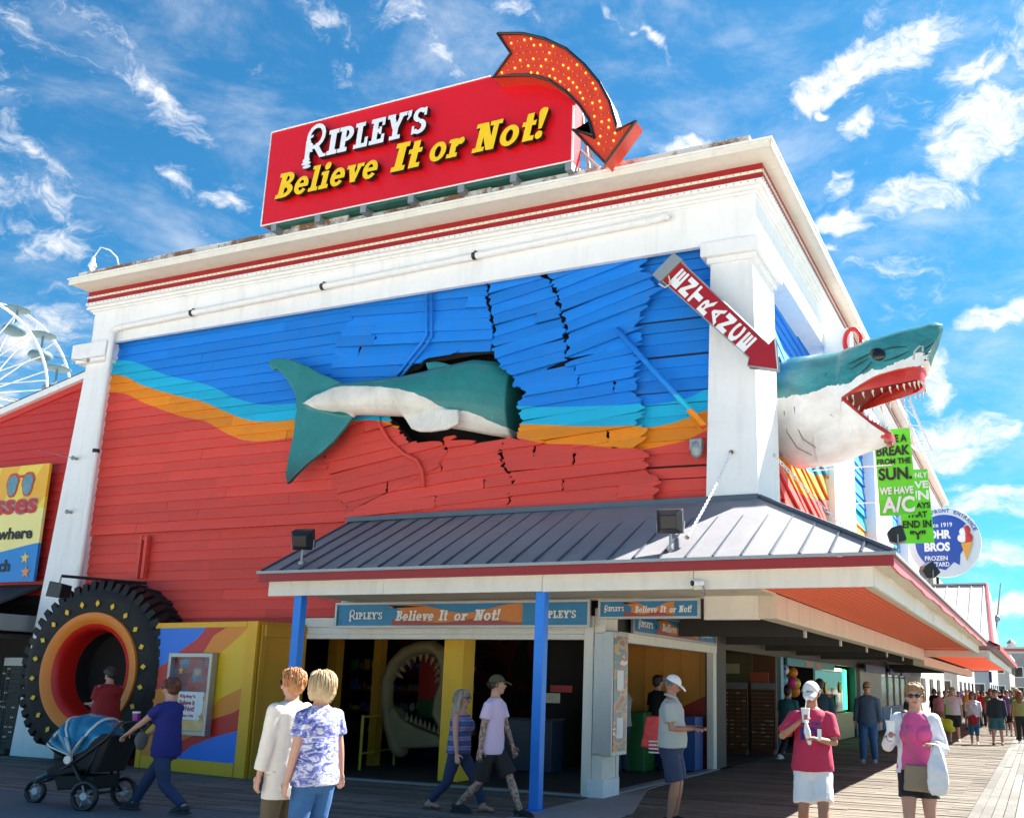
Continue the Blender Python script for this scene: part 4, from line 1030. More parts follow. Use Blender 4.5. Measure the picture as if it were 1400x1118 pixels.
bands = [('b', [(118,84),(425,84),(350,170),(262,232),(180,300),(88,345)]), ('r', [(425,84),(545,84),(440,150),(385,240),(300,300),(170,420),(72,472),(88,345),(180,300),(262,232),(350,170)]),
 ('o', [(545,84),(650,84),(560,170),(480,240),(440,330),(380,420),(300,480),(170,510),(62,562),(72,472),(170,420),(300,300),(385,240),(440,150)]),
 ('y', [(650,84),(662,84),(618,412),(540,450),(470,485),(430,540),(340,600),(150,650),(50,695),(62,562),(170,510),(300,480),(380,420),(440,330),(480,240),(560,170)]),
 ('o', [(618,412),(606,520),(540,560),(440,590),(330,680),(130,770),(40,815),(50,695),(150,650),(340,600),(430,540),(470,485),(540,450)]),
 ('r', [(606,520),(592,648),(430,690),(320,735),(240,800),(160,822),(40,815),(130,770),(330,680),(440,590),(540,560)]),
 ('b', [(592,648),(575,862),(160,828),(240,800),(320,735),(430,690)])]
for i, (k, P) in enumerate(bands):
    q = [kp(*ox(x, y)) for x, y in P]; obj('painted_panel', MB().prism(q, -.020, -.004, T=KT), KM[k], KK)
PF = empty('framed_poster', KT @ Vector((1.1, -.05, 1.4)), 'silver framed poster with starfish and white lettering panel on booth front', 'poster')
pq = [kp(*ox(x, y)) for x, y in ((225,240),(468,248),(430,680),(212,668))]
x0, x1, z0, z1 = .80, 1.93, .93, 2.06
x0 = (pq[0][0]+pq[3][0])/2; x1 = (pq[1][0]+pq[2][0])/2; z0 = (pq[3][1]+pq[2][1])/2; z1 = (pq[0][1]+pq[1][1])/2
fm = MB()
for b in ((x0, x0+.07, z0, z1), (x1-.07, x1, z0, z1), (x0+.072, x1-.072, z0, z0+.07), (x0+.072, x1-.072, z1-.07, z1)): fm.box(b[0], b[1], -.16, -.037, b[2], b[3], T=KT)
obj('frame', fm, m_alu, PF, bev=.004)
def postercol(nt, v):
    s = nt.new('ShaderNodeSeparateXYZ', {0: v}); n_ = nt.noise(v, 3.2, 3, .5, .8)
    up_ = nt.ramp(n_, [(0, (.10, .02, .05)), (.42, (.30, .03, .04)), (.52, (.10, .10, .16)), (.58, (.05, .20, .35)), (.66, (.55, .25, .10))], 'CONSTANT')
    dn2 = nt.mix(nt.ramp(n_, [(.4, 0), (.7, 1)]), (.75, .42, .12), (.80, .55, .25))
    return nt.mix(nt.math('GREATER_THAN', s.outputs[2], (z0+z1)/2+.02), dn2, up_)
obj('poster_sheet', MB().box(x0+.06, x1-.06, -.075, -.04, z0+.05, z1-.05, T=KT), M('poster_print', (.5, .3, .2), .3, var=.1, bump=0, colfn=postercol), PF)
lt = KT @ Matrix.Translation((x0+.32, -.082, z0+.30))
obj('print_panel', MB().box(x0+.28, x1-.22, -.080, -.076, z0+.25, z0+.72, T=KT), m_white, PF)
for i, (wd, hh) in enumerate((('Ripley\'s', .075), ('Believe It', .08), ('or Not!', .09), ('Ocean City', .055))):
    obj('lettering', moved(text_mb(wd, .42, hh, .003, .03), KT @ Matrix.Translation((x0+.33, -.081, z0+.60-i*.105))), M('print_red', (.5, .05, .04), .5), PF)
star = lambda cx, cz, r: [(cx+(r if k % 2 == 0 else r*.42)*math.cos(math.pi/2+math.pi*k/5), cz+(r if k % 2 == 0 else r*.42)*math.sin(math.pi/2+math.pi*k/5)) for k in range(10)]
for cx, cz, r in ((x0+.28, z1-.3, .09), (x1-.2, z0+.62, .07), (x1-.24, z0+.3, .09)): obj('starfish', MB().prism(star(cx, cz, r), -.084, -.076, T=KT), M('starfish_tan', (.70, .38, .12), .5), PF)
# ------------------------------------------------------------------ fascia sign boards
def signboard(x0, x1, y, z0, z1, label, words, group=None, yaw=None):
    e_ = empty('sign_board', ((x0+x1)/2, y, z0), label, 'sign', group)
    f_ = MB(); t = .04
    f_.box(x0, x1, y-.05, y, z0, z0+t).box(x0, x1, y-.05, y, z1-t, z1).box(x0, x0+t, y-.05, y, z0+t, z1-t).box(x1-t, x1, y-.05, y, z0+t, z1-t)
    obj('frame', f_, m_alu, e_, bev=.003)
    X0, X1, Z0, Z1 = x0+t, x1-t, z0+t, z1-t; h = Z1-Z0; L = X1-X0
    obj('panel', MB().box(X0, X1, y-.018, y-.002, Z0, Z1), M('sign_blue', (.012, .20, .42), .3, var=.25, scale=2.5, bump=0), e_)
    wave = []; n = 40; a, b = X0+L*.16, (X1-L*.24 if len(words) > 2 else X1)
    for k in range(n+1):
        x = a+(b-a)*k/n; f = k/n
        wave.append((x, Z0+h*(.96 if f < .12 else .78+.2*math.sin(f*9-.9))))
    up_ = [(x, min(z, Z1-.004)) for x, z in wave]
    crest = [(a+.10*L+.10*math.cos(t_), Z0+h*.5+h*.3*math.sin(t_)) for t_ in (math.pi*.5-math.pi*k/10 for k in range(11))]
    obj('orange_wave', MB().prism([(a+L*.10, Z0+.004)]+[p for p in crest[::-1]]+up_[4:]+[(b, Z0+.004)], y-.022, y-.0185), M('sign_orange', (.62, .20, .03), .35, var=.18, scale=3, bump=0), e_)
    obj('red_wave', MB().prism([(a+L*.08, Z0+.004)]+[(a+L*.08+(b-a-L*.08)*k/20, Z0+h*(.22+.10*math.sin(k*.5+1))) for k in range(21)]+[(b, Z0+.004)], y-.026, y-.0225), M('sign_rust_red', (.36, .05, .04), .35, var=.2, scale=3, bump=0), e_)
    for (w_, a0, a1, zz, hh, sh, mt) in words:
        for c, mb in slab_word(w_, X0+L*a0, X0+L*a1, y-.03, Z0+h*zz, h*hh, sh, .006): obj('letter', mb, [mt, mt], e_)
    return e_
m_sw = M('sign_white', (.80, .80, .78), .4, var=.04)
R_ = "RIPLEY'S"
signboard(-10.99, -6.20, 13.86, 2.475, 2.90, "long blue and orange lettered board over the main shop opening, behind the right blue post",
  [(R_, .055, .20, .30, .34, .0, m_sw)]+[('Believe', .255, .42, .22, .48, .2, m_sw), ('It', .435, .475, .22, .50, .2, m_sw), ('or', .495, .555, .22, .46, .2, m_sw), ('Not!', .575, .685, .22, .50, .2, m_sw)]+[(R_, .815, .96, .30, .34, .0, m_sw)], 'fascia sign boards')
signboard(-6.08, -4.46, 13.90, 2.60, 2.90, 'short lettered board between the corner column and the cream beam', [(R_, .04, .25, .36, .30, .0, m_sw), ('Believe', .36, .60, .25, .45, .2, m_sw), ('It', .62, .69, .25, .45, .2, m_sw), ('or', .715, .79, .25, .42, .2, m_sw), ('Not!', .81, .95, .25, .45, .2, m_sw)], 'fascia sign boards')
s3 = signboard(-.0, 4.6, 0, 0, .36, 'shaded lettered board along the boardwalk side above the side shop opening', [(R_, .05, .20, .30, .34, .0, m_sw), ('Believe', .30, .48, .25, .48, .2, m_sw), ('It', .50, .545, .25, .48, .2, m_sw), ('or', .565, .62, .25, .44, .2, m_sw), ('Not!', .64, .74, .25, .48, .2, m_sw), (R_, .80, .95, .30, .34, .0, m_sw)], 'fascia sign boards')
s3.location = (-6.0, 15.0+2.3, 2.45); s3.rotation_euler = (0, 0, rad(90))
# tall menu box on the corner
MBX = empty('menu_box', (-6.0, 14.3, .3), 'tall narrow framed snack picture board on the corner column', 'sign')
obj('box', MB().box(-6.17, -6.0, 14.0-.06, 14.0-.01, .62, 2.40).box(-6.015, -5.86, 13.93, 14.55, .60, 2.42), m_alu, MBX, bev=.006)
obj('picture', MB().box(-5.858, -5.852, 13.98, 14.50, .66, 2.36), M('snack_print', (.3, .1, .08), .3, bump=0, colfn=lambda nt, v: nt.mix(.12, nt.ramp(nt.noise(nt.new('ShaderNodeMapping', {'Vector': v, 'Scale': (1, .8, 2)}).outputs[0], 2.4, 2, .5), [(0, (.30, .03, .03)), (.40, (.55, .25, .05)), (.48, (.03, .16, .2)), (.55, (.45, .05, .04)), (.62, (.75, .7, .6))], 'CONSTANT'), (.3, .05, .04))), MBX)
[obj('notice', MB().box(-5.850, -5.846, 14.1, 14.35, z_, z_+.3), m_white, MBX) for z_ in (.85, 1.55)]
# ------------------------------------------------------------------ small fittings
def flood(loc, label, yaw=0, tilt=-25, sc=1.0, group='black floodlights on the canopy roof'):
    T = Matrix.Translation(loc) @ Matrix.Rotation(rad(yaw), 4, 'Z') @ Matrix.Scale(sc, 4)
    e_ = empty('floodlight', loc, label, 'floodlight', group)
    Th = T @ Matrix.Translation((0, 0, .30)) @ Matrix.Rotation(rad(tilt), 4, 'X')
    obj('housing', MB().loft([[(-.15,-.12,-.13),(.15,-.12,-.13),(.15,-.12,.15),(-.15,-.12,.15)],[(-.16,.06,-.15),(.16,.06,-.15),(.16,.06,.15),(-.16,.06,.15)],[(-.10,.16,-.08),(.10,.16,-.08),(.10,.16,.09),(-.10,.16,.09)]], T=Th), m_black, e_, bev=.012)
    obj('bracket', MB().tube([(0, 0, -.05), (0, 0, .14)], .018, 6, T=T).tube([(-.17, 0, .3), (-.17, 0, .16), (.17, 0, .16), (.17, 0, .3)], .012, 5, T=T), m_grey, e_)
    obj('lens', MB().box(-.13, .13, -.128, -.122, -.11, .13, T=Th), m_glass, e_)
    obj('foot', MB().tube([(0, 0, -.09), (0, 0, -.04)], .05, 8, T=T), m_grey, e_)
    return e_
flood((-10.30, 12.05, 3.42), 'black floodlight near left end of the canopy roof', 200, -20)
flood((-4.30, 12.1, 3.43), 'black floodlight at foot of the chain on the canopy roof', 190, -15, 1.05)
flood((-1.55, 13.0, 3.36), 'black floodlight on the canopy corner below the green banners', 100, -15, .72)
flood((-1.6, 17.6, 3.38), 'tilted black floodlight farther along the side eave by the round sign', 120, -35, .85)
al = empty('arm_floodlight', (-16.2, 14.0, 3.4), 'black floodlight hung from a long arm above the tyre', 'floodlight')
A0, A1 = U(200, 797, 'Y', 14.0), U(84, 787, 'Y', 12.6)
obj('arm', MB().tube([A0, A1], .028, 8), m_black, al)
q = U(80, 806, 'Y', 12.6)
obj('housing', MB().loft([[(q.x-.20, 12.5, q.z-.12), (q.x+.16, 12.5, q.z-.16), (q.x+.2, 12.5, q.z+.10), (q.x-.14, 12.5, q.z+.16)], [(q.x-.2, 12.75, q.z-.1), (q.x+.14, 12.75, q.z-.14), (q.x+.16, 12.75, q.z+.08), (q.x-.14, 12.75, q.z+.14)]]), m_black, al, bev=.01)
obj('bracket', MB().tube([A1, Vector((q.x, 12.6, q.z+.1))], .018, 6), m_grey, al)
def chain(a, b, label, sag=.05, n=46):
    a, b = Vector(a), Vector(b); e_ = empty('chain', b, label, 'chain', 'white canopy chains'); d_ = (b-a)/n; ax_ = d_.normalized()
    s1 = ax_.cross(Vector((0, 0, 1))).normalized(); s2 = ax_.cross(s1).normalized(); L = d_.length
    mb = MB()
    for k in range(n):
        f = (k+.5)/n; c = a+(b-a)*f-Vector((0, 0, sag*math.sin(math.pi*f))); s = s1 if k % 2 else s2
        ring = [c+ax_*math.cos(t)*L*.68+s*math.sin(t)*L*.34 for t in (2*math.pi*i/8 for i in range(8))]
        mb.tube(ring+[ring[0]], .009, 4)
    obj('links', mb, m_white, e_, kind='stuff'); [obj('eye_bolt', MB().ell(p__, (.035, .035, .03)), m_rust, e_) for p__ in (a, b)]
chain((-3.98, 13.87, 5.05), (-4.12, 12.25, 3.55), 'white chain from the corner pilaster front down to the canopy floodlight')
chain((-3.58, 14.9, 5.2), (-1.75, 16.8, 3.30), 'white chain from the pilaster side down to the side eave', .12)
def camera_thing(loc, label, T=None):
    e_ = empty('security_camera', loc, label, 'camera')
    x, y, z = loc
    obj('housing', MB().tube([(x-.04, y-.08, z), (x+.05, y+.04, z+.015)], .042, 12), m_white, e_, smooth=40, bev=.004)
    obj('lens', MB().tube([(x-.047, y-.09, z-.002), (x-.041, y-.081, z)], .036, 12), m_black, e_)
    obj('mount', MB().tube([(x+.05, y+.05, z), (x+.08, y+.02, z-.10), (x+.05, y+.14, z-.12)], .016, 6), m_grey, e_)
camera_thing((-3.86, 11.9, 2.90), 'small white bullet camera on the front white canopy fascia')
wb = empty('junction_box', (-4.5, 13.95, 5.3), 'grey rounded weatherproof box on the red boards beside the corner pilaster', 'junction box')
q = wp_(953, 614); obj('box', MB().ell((q.x, 13.95, q.z), (.10, .09, .16), n=12, m=8).box(q.x-.095, q.x+.095, 13.89, 14.05, q.z-.02, q.z+.15), m_grey, wb, bev=.01)
for i, (x, y) in enumerate(((125, 494), (104, 627), (96, 700))):
    q = U(x, y, 'Y', 13.88); e_ = empty('wall_hook', q, ['grey eye bolt with guy wire just below the left pilaster capital', 'grey eye bolt with guy wire halfway up the left pilaster', 'grey eye bolt low on the left pilaster'][i], 'wall hook')
    obj('bolt', MB().tube([(q.x, 13.9, q.z), (q.x, 13.80, q.z)], .03, 7).ell((q.x, 13.80, q.z), (.05, .03, .05)), m_grey, e_)
    if i < 2: obj('wire', MB().tube([q, U([73, 49][i], [488, 615][i], 'Y', 12.6)], .007, 4), m_grey, e_)
gl_ = empty('gooseneck_lamp', (-17.4, 13.5, 9.8), 'small white gooseneck lamp on the left end of the roof', 'lamp')
q0, q1 = U(163, 366, 'Y', 13.5), U(128, 352, 'Y', 13.2)
obj('neck', MB().tube([q0, U(160, 352, 'Y', 13.4), U(150, 342, 'Y', 13.3), U(138, 338, 'Y', 13.2), q1], .013, 6), m_white, gl_, smooth=True)
obj('shade', MB().tube([q1, q1-Vector((0, 0, .10)), q1-Vector((0, 0, .2))], [.03, .05, .09], 10).ell(q1-Vector((0, 0, .22)), (.06, .06, .08)), m_white, gl_, smooth=40)
# ------------------------------------------------------------------ banners and round signs on the side
def banner(x0, x1, y, z0, z1, rows, label, skew=.06):
    e_ = empty('hanging_banner', ((x0+x1)/2, y, z0), label, 'banner', 'green hanging banners')
    g_ = MB(); n = 10; rings = []
    for k in range(n+1):
        f = k/n; z = z0+(z1-z0)*f; o = .03*math.sin(f*5); dx = -skew*f
        rings.append([(x0+dx, y+o-.004, z), (x1+dx, y+o-.004+.02, z), (x1+dx, y+o+.004+.02, z), (x0+dx, y+o+.004, z)])
    obj('cloth', MB().loft(rings), M('banner_green', (.13, .70, .02), .5, var=.08, scale=1), e_)
    H = z1-z0
    for (s, f0, fh, w0, w1, mt) in rows:
        W_ = x1-x0; T = Matrix.Translation((x0+W_*w0-skew*(f0), y-.012+.03*math.sin(f0*5)-.0, z0+H*f0)); 
        obj('lettering', moved(text_mb(s, W_*(w1-w0), H*fh, .008, .035), T), mt, e_)
    obj('rod', MB().tube([(-3.6, y+.02, z0+H*.58), (x0+.25, y-.03, z0+H*.58)], .014, 6), m_white, e_)
    return e_
zk = M('banner_black', (.01, .012, .008), .5); 
b0, b1_ = U(1200, 594, 'Y', 18.0), U(1249, 706, 'Y', 18.0)
banner(-2.43, -1.79, 18.0, 4.68, 6.26, [('TAKE A', .84, .09, .12, .90, zk), ('BREAK', .69, .115, .04, .95, zk), ('FROM THE', .59, .07, .04, .95, zk), ('SUN.', .41, .145, .04, .95, zk), ('WE HAVE', .245, .085, .04, .95, m_white), ('A/C', .03, .185, .08, .95, m_white)], 'nearer green banner reading TAKE A BREAK FROM THE SUN, WE HAVE A/C')
banner(-2.34, -1.74, 20.5, 4.52, 6.02, [('WE ONLY', .88, .075, .02, .98, m_white), ('HAVE', .74, .10, .02, .98, m_white), ('FUN', .58, .13, .04, .96, m_white), ('DAYS', .47, .08, .35, .98, zk), ('THAT', .35, .08, .2, .85, zk), ('END IN', .21, .10, .04, .96, zk), ('"Y"', .05, .12, .25, .75, zk)], 'farther green banner with white FUN above black DAYS THAT END IN "Y"')
# round frozen custard sign
kc = U(1291, 741, 'Y', 30.0); kr = abs(U(1342, 741, 'Y', 30.0).x-kc.x)
KO = empty('round_sign', kc-Vector((0, 0, kr)), 'round blue and white KOHR BROS frozen custard sign with ice cream cone', 'sign')
cyl = lambda r, y0, y1: MB().prism([(kc.x+r*math.cos(t), kc.z+r*math.sin(t)) for t in (2*math.pi*k/48 for k in range(48))], y0, y1)
obj('disc', cyl(kr, 30, 30.25), M('sign_pale', (.62, .70, .76), .4, var=.05), KO, bev=.01)
m_kb = M('custard_blue', (.006, .06, .36), .35, var=.06)
rin = kr*.80
poly = [(kc.x+rin*math.cos(t), kc.z+rin*math.sin(t)) for t in (rad(40+200*k/24) for k in range(25))]
poly += [(kc.x+rin*.0, kc.z-rin), (kc.x+rin*.30, kc.z-rin*.72), (kc.x+rin*.48, kc.z-rin*.84), (kc.x+rin*.52, kc.z-rin*.45), (kc.x+rin*.80, kc.z-rin*.05), (kc.x+rin*.50, kc.z+rin*.35)]
obj('blue_field', MB().prism(poly, 29.985, 29.999), m_kb, KO)
def kt(s, cx, z, w, h, mt, b=.03): obj('lettering', moved(text_mb(s, w*kr, h*kr, .006, b), Matrix.Translation((kc.x+cx*kr-w*kr/2, 29.984, kc.z+z*kr))), mt, KO)
kt('Since 1919', -.12, .44, .72, .13, m_white, .01); kt('KOHR', -.20, .10, .78, .26, m_white, .05); kt('BROS', -.20, -.26, .70, .26, m_white, .05)
kt('FROZEN', -.24, -.52, .62, .13, m_white, .02); kt('CUSTARD', -.22, -.70, .66, .13, m_white, .02)
for k, ch in enumerate('OCEAN FRONT ENTRANCE'):
    t = rad(150-k*6.6); p = Vector((kc.x+kr*.86*math.cos(t), 29.984, kc.z+kr*.86*math.sin(t)))
    if ch != ' ': obj('lettering', moved(text_mb(ch, .085*kr, .11*kr, .005, .01), Matrix.Translation(p) @ Matrix.Rotation(-(t-math.pi/2), 4, 'Y')), m_kb, KO)
cc = Vector((kc.x+kr*.60, 29.98, kc.z))
obj('cone', MB().prism([(cc.x-.10*kr*1.5, kc.z-.05*kr), (cc.x+.16*kr, kc.z-.02*kr), (cc.x-.02*kr, kc.z-.55*kr)], 29.95, 29.98), M('cone_tan', (.75, .36, .05), .5), KO)
obj('custard', MB().ell((cc.x-.10*kr, 29.97, kc.z+.10*kr), (.14*kr, .03, .13*kr)).ell((cc.x-.08*kr, 29.97, kc.z+.28*kr), (.10*kr, .03, .12*kr)), m_white, KO, smooth=True)
obj('cherry_custard', MB().ell((cc.x+.06*kr, 29.965, kc.z+.10*kr), (.12*kr, .03, .14*kr)).ell((cc.x+.03*kr, 29.965, kc.z+.32*kr), (.09*kr, .03, .14*kr)), M('cherry', (.55, .03, .03), .4), KO, smooth=True)
obj('post', MB().tube([(kc.x-.5, 30.1, 3.3), (kc.x-.5, 30.1, kc.z)], .05, 8), m_grey, KO)
# round red O sign near the eaves
q = U(1161, 468, 'X', -3.05)
OS = empty('letter_sign', q, 'white sign box with round red ring under the side eaves above the shark', 'sign')
obj('box', MB().box(-3.58, -3.02, q.y, q.y+.35, q.z-.75, q.z+.32), m_white, OS, bev=.05)
rg = []; q2 = U(1166, 467, 'Y', q.y-.01)
rg = [Vector((q2.x+.16*math.cos(t), q.y-.02, q2.z+.26*math.sin(t))) for t in (2*math.pi*k/28 for k in range(29))]
obj('ring', MB().tube(rg, .045, 8), M('neon_red', (.75, .02, .02), .35), OS, smooth=True)
# ladder truss mast beyond the shark
TR = empty('lattice_ladder', (-2.9, 30, 8), 'white metal lattice frame standing out beyond the side cornice', 'lattice frame')
tm = MB()
a0, a1 = U(1238, 552, 'Y', 30), U(1257, 618, 'Y', 30); b0_, b1 = U(1243, 546, 'Y', 30), U(1274, 618, 'Y', 30)
a0 = U(1232, 545, 'Y', 30); 
tm.tube([a0, a1], .035, 6); tm.tube([b0_, b1], .045, 6); tm.tube([a1, b1], .03, 5)
for f in (.15, .5, .8): tm.tube([a0+(a1-a0)*f, b0_+(b1-b0_)*f], .02, 5); tm.tube([a0+(a1-a0)*f, b0_+(b1-b0_)*min(1, f+.25)], .015, 5)
tm.tube([a1, (-3.3, 30, 9.0)], .03, 5)
obj('frame', tm, m_white, TR)
# ------------------------------------------------------------------ left neighbour
NB_ = empty('neighbour_shop', (-22, 14.2, 0), 'red clapboard shop with white gable trim at the left edge', 'building')
m_red2 = M('neighbour_red', (.56, .030, .024), .6, var=.14, scale=1, bump=.2, dirt=.12)
NYY = 14.25
g0, g1 = U(0, 566, 'Y', NYY), U(108, 519, 'Y', NYY); slope = (g1.z-g0.z)/(g1.x-g0.x)
gz = lambda x: g1.z+(x-g1.x)*slope
nw = obj('wall', MB().prism([(-30, 3), (-18.2, 3), (-18.2, gz(-18.2)), (-30, gz(-30))], NYY+.05, NYY+.15), m_dark, NB_)
clap([(-27, 3.2), (-18.3, 3.2), (-18.3, gz(-18.3)-.2), (-27, gz(-27)-.2)], 0, NYY+.05, 0, nw, m_red2, h=.2, pivot=(-18.3, 3.2))
def slab_edge(n, dz0, dz1, y0, y1, m):
    obj(n, MB().prism([(-30, gz(-30)+dz0), (-17.9, gz(-17.9)+dz0), (-17.9, gz(-17.9)+dz1), (-30, gz(-30)+dz1)], y0, y1), m, NB_)
slab_edge('gable_trim', -.24, -.10, NYY-.02, NYY+.06, m_red2); slab_edge('white_trim', -.10, .04, NYY-.12, NYY+.2, m_white)
slab_edge('roof', .04, .08, NYY-.1, 30, m_dkgrey)
obj('body', MB().box(-30, -18.2, NYY+.16, 30, 0, 5.2), m_dark, NB_)
aw = MB(); aw.add([(-30, NYY-.0, 3.42), (-18.9, NYY, 3.42), (-19.0, 12.9, 2.75), (-30, 12.9, 2.75), (-30, NYY, 3.36), (-18.9, NYY, 3.36), (-19.0, 12.9, 2.69), (-30, 12.9, 2.69)], [(3,2,1,0),(4,5,6,7),(2,3,7,6),(1,2,6,5),(0,1,5,4),(3,0,4,7)])
obj('awning', aw, M('dark_shingles', (.035, .035, .04), .8, var=.3, scale=4, bump=.4), NB_)
obj('awning_band', MB().box(-30, -19.0, 12.84, 12.895, 2.42, 2.72), M('awning_band_black', (.02, .02, .022), .6), NB_)
obj('awning_end', MB().box(-19.02, -18.72, 12.86, 14.1, 2.42, 2.74), M('awning_end_grey', (.28, .28, .28), .6), NB_)
obj('soffit', MB().box(-30, -18.9, 12.9, 14.2, 2.28, 2.36), m_dkgrey, NB_)
obj('shop_floor', MB().box(-30, -18.2, 14.1, 22, -.01, .01), m_ofloor, NB_)
# billboard
P_ = {k: U(*v, 'Y', 14.12) for k, v in dict(tr=(72, 634), br=(51, 795), tl=(0, 642), bl=(0, 797)).items()}
bx1 = (P_['tr'].x+P_['br'].x)/2; bz0, bz1 = P_['br'].z, P_['tr'].z; bx0 = bx1-3.4
BB = empty('wall_billboard', (bx1-1.2, 14.1, bz0), 'yellow and blue sunglasses billboard with red lettering on the left shop', 'billboard')
def bbcol(nt, v):
    s = nt.new('ShaderNodeSeparateXYZ', {0: v}); x, z = s.outputs[0], s.outputs[2]
    a = nt.math('ARCTAN2', nt.math('SUBTRACT', z, bz0-.3), nt.math('SUBTRACT', x, bx1-2.3))
    ry = nt.math('GREATER_THAN', nt.math('SINE', nt.math('MULTIPLY', a, 17)), 0)
    c = nt.mix(ry, (.87, .62, .06), (.82, .42, .02)); c = nt.mix(nt.math('GREATER_THAN', z, bz0+1.55), (.86, .76, .28), c)
    w_ = nt.math('ADD', bz0+.72, nt.math('MULTIPLY', nt.math('SINE', nt.math('MULTIPLY', x, 1.6)), .10))
    return nt.mix(nt.math('LESS_THAN', z, w_), c, (.01, .22, .62))
obj('board', MB().box(bx0, bx1, 14.04, 14.10, bz0, bz1), M('billboard_print', (.5, .3, .1), .4, var=.04, bump=0, colfn=bbcol), BB)
m_tr = M('text_red', (.55, .015, .02), .4); m_tb = M('text_black', (.01, .01, .012), .5); m_grey2 = M('text_halo', (.35, .33, .28), .5)
def bbt(s, xr, z, w, h, m, b=.04, y=14.03, sh=0):
    obj('lettering', moved(text_mb(s, w, h, .006, b, sh), Matrix.Translation((xr-w, y, z))), m, BB)
bbt('glasses', bx1-.18, bz0+1.29, 2.27, .64, m_grey2, .06, 14.035); bbt('glasses', bx1-.20, bz0+1.31, 2.22, .60, m_tr, .025, 14.024)
bbt('anywhere', bx1-.22, bz0+.83, 1.62, .33, m_tb, .03); bbt('on the beach', bx1-.78, bz0+.22, 2.0, .26, m_tb, .03)
def lensm(cx, cz, w, h): return [(cx+w*math.copysign(abs(math.cos(t))**.7, math.cos(t))*(1 if math.sin(t) > 0 else .8), cz+h*math.sin(t)) for t in (2*math.pi*k/20 for k in range(20))]
for cx in (bx1-1.06, bx1-.58):
    obj('sunglass_rim', MB().prism(lensm(cx, bz1-.42, .21, .27), 14.028, 14.038), M('rim_red_frame', (.55, .06, .03), .4), BB)
    obj('sunglass_lens', MB().prism(lensm(cx, bz1-.43, .165, .22), 14.02, 14.0275), M('lens_blue', (.16, .30, .36), .25, var=.35, scale=2, bump=0), BB)
obj('sunglass_bridge', MB().box(bx1-.95, bx1-.7, 14.027, 14.037, bz1-.27, bz1-.21), M('rim_red_frame', (.55, .06, .03)), BB)
for cx, cz, r, c in ((bx1-.34, bz0+.50, .14, (.75, .55, .15)), (bx1-.26, bz0+.20, .15, (.72, .28, .12))):
    obj('starfish', MB().prism(star(cx, cz, r), 14.025, 14.036), M('bb_star%d' % int(c[0]*100), c, .5), BB)
cl_ = empty('clear_awning_lamp', (-19.9, 12.9, 3.1), 'clear glass wall lamp on the dark awning', 'lamp')
q = U(62, 810+5, 'Y', 13.2); q = U(20+8, 812, 'Y', 13.1)
obj('lamp_shade', MB().loft([[(-19.95, 13.25, 3.22), (-19.55, 13.25, 3.22), (-19.5, 13.5, 3.28), (-19.98, 13.5, 3.28)], [(-19.85, 13.2, 3.05), (-19.60, 13.2, 3.05), (-19.55, 13.45, 3.05), (-19.93, 13.45, 3.05)]]), M('pale_glass', (.45, .48, .48), .2, var=.1), cl_, bev=.01)
# sunglasses racks at left shop
def rack(loc, label, n=2, h=1.9, w=.42, cat='display rack', grp='sunglasses display racks', dim=False):
    e_ = empty('display_rack', loc, label, cat, grp); x, y, z = loc
    obj('frame', MB().tube([(x-w/2, y, z+.05), (x-w/2, y, z+h)], .015, 5).tube([(x+w/2, y, z+.05), (x+w/2, y, z+h)], .015, 5).box(x-w/2, x+w/2, y-.15, y+.15, z+.02, z+.12).box(x-w/2, x+w/2, y+.02, y+.04, z+.12, z+h), m_dkgrey if not dim else m_brn, e_)
    hd = obj('header', MB().box(x-w/2, x+w/2, y-.03, y, z+h-.16, z+h), m_grey, e_)
    mb = MB(); mg = MB(); k = 0
    zz = z+.25
    while zz < z+h-.2:
        nj = 3 if w < .5 else 5
        for j in range(nj):
            xx = x-w/2+.07+j*(w-.14)/(nj-1)
            (mb if random.random() < .7 else mg).ell((xx-.028, y-.05, zz), (.024, .008, .018), n=6, m=4).ell((xx+.028, y-.05, zz), (.024, .008, .018), n=6, m=4)
        zz += .095
    obj('sunglasses', mb, M('rack_lens_amber', (.35, .20, .09), .1, bump=0) if dim else M('rack_lens', (.05, .05, .055), .08, bump=0), e_, kind='stuff'); obj('sunglasses', mg, M('rack_lens_bright', (.70, .58, .40), .1, bump=0), e_, kind='stuff')
rack((-19.6, 14.3, 0), 'tall rack of sunglasses left of the tyre, farther from it'); rack((-19.05, 14.0, 0), 'tall rack of sunglasses standing right beside the tyre')
# ------------------------------------------------------------------ observation wheel
FW = empty('ferris_wheel', (-75, 50, 0), 'white ferris wheel with blue gondolas behind the left shop', 'ferris wheel')
m_fw = M('wheel_white', (.72, .76, .80), .5); m_gon = M('gondola_blue', (.10, .19, .25), .5, var=.2)  # wheel tones lightened and blued: distance haze put into the colour
def wheelpt(px_, py_, dep):
    d = ray(px_, py_); return Vector((0, 0, CH))+d*(dep/FPX)
D1, D2 = 80, 80
for (cx, cy, r, dep, nm) in ((-64, 529, 128.7, 80, 'near_rim'), (-30, 539, 127, 84, 'far_rim')):
    pts = [wheelpt(cx+r*math.cos(t), cy+r*math.sin(t), dep) for t in (2*math.pi*k/72 for k in range(73))]
    obj('rim', MB().tube(pts, .11, 6), m_fw, FW, smooth=True)
    for k in range(24):
        t = 2*math.pi*k/24+.19; sp_ = obj('spoke', MB().tube([wheelpt(cx, cy, dep), wheelpt(cx+r*math.cos(t), cy+r*math.sin(t), dep)], .06, 5), m_fw, FW)
obj('axle', MB().tube([wheelpt(-64, 529, 79), wheelpt(-30, 539, 85)], .9, 12), m_fw, FW)
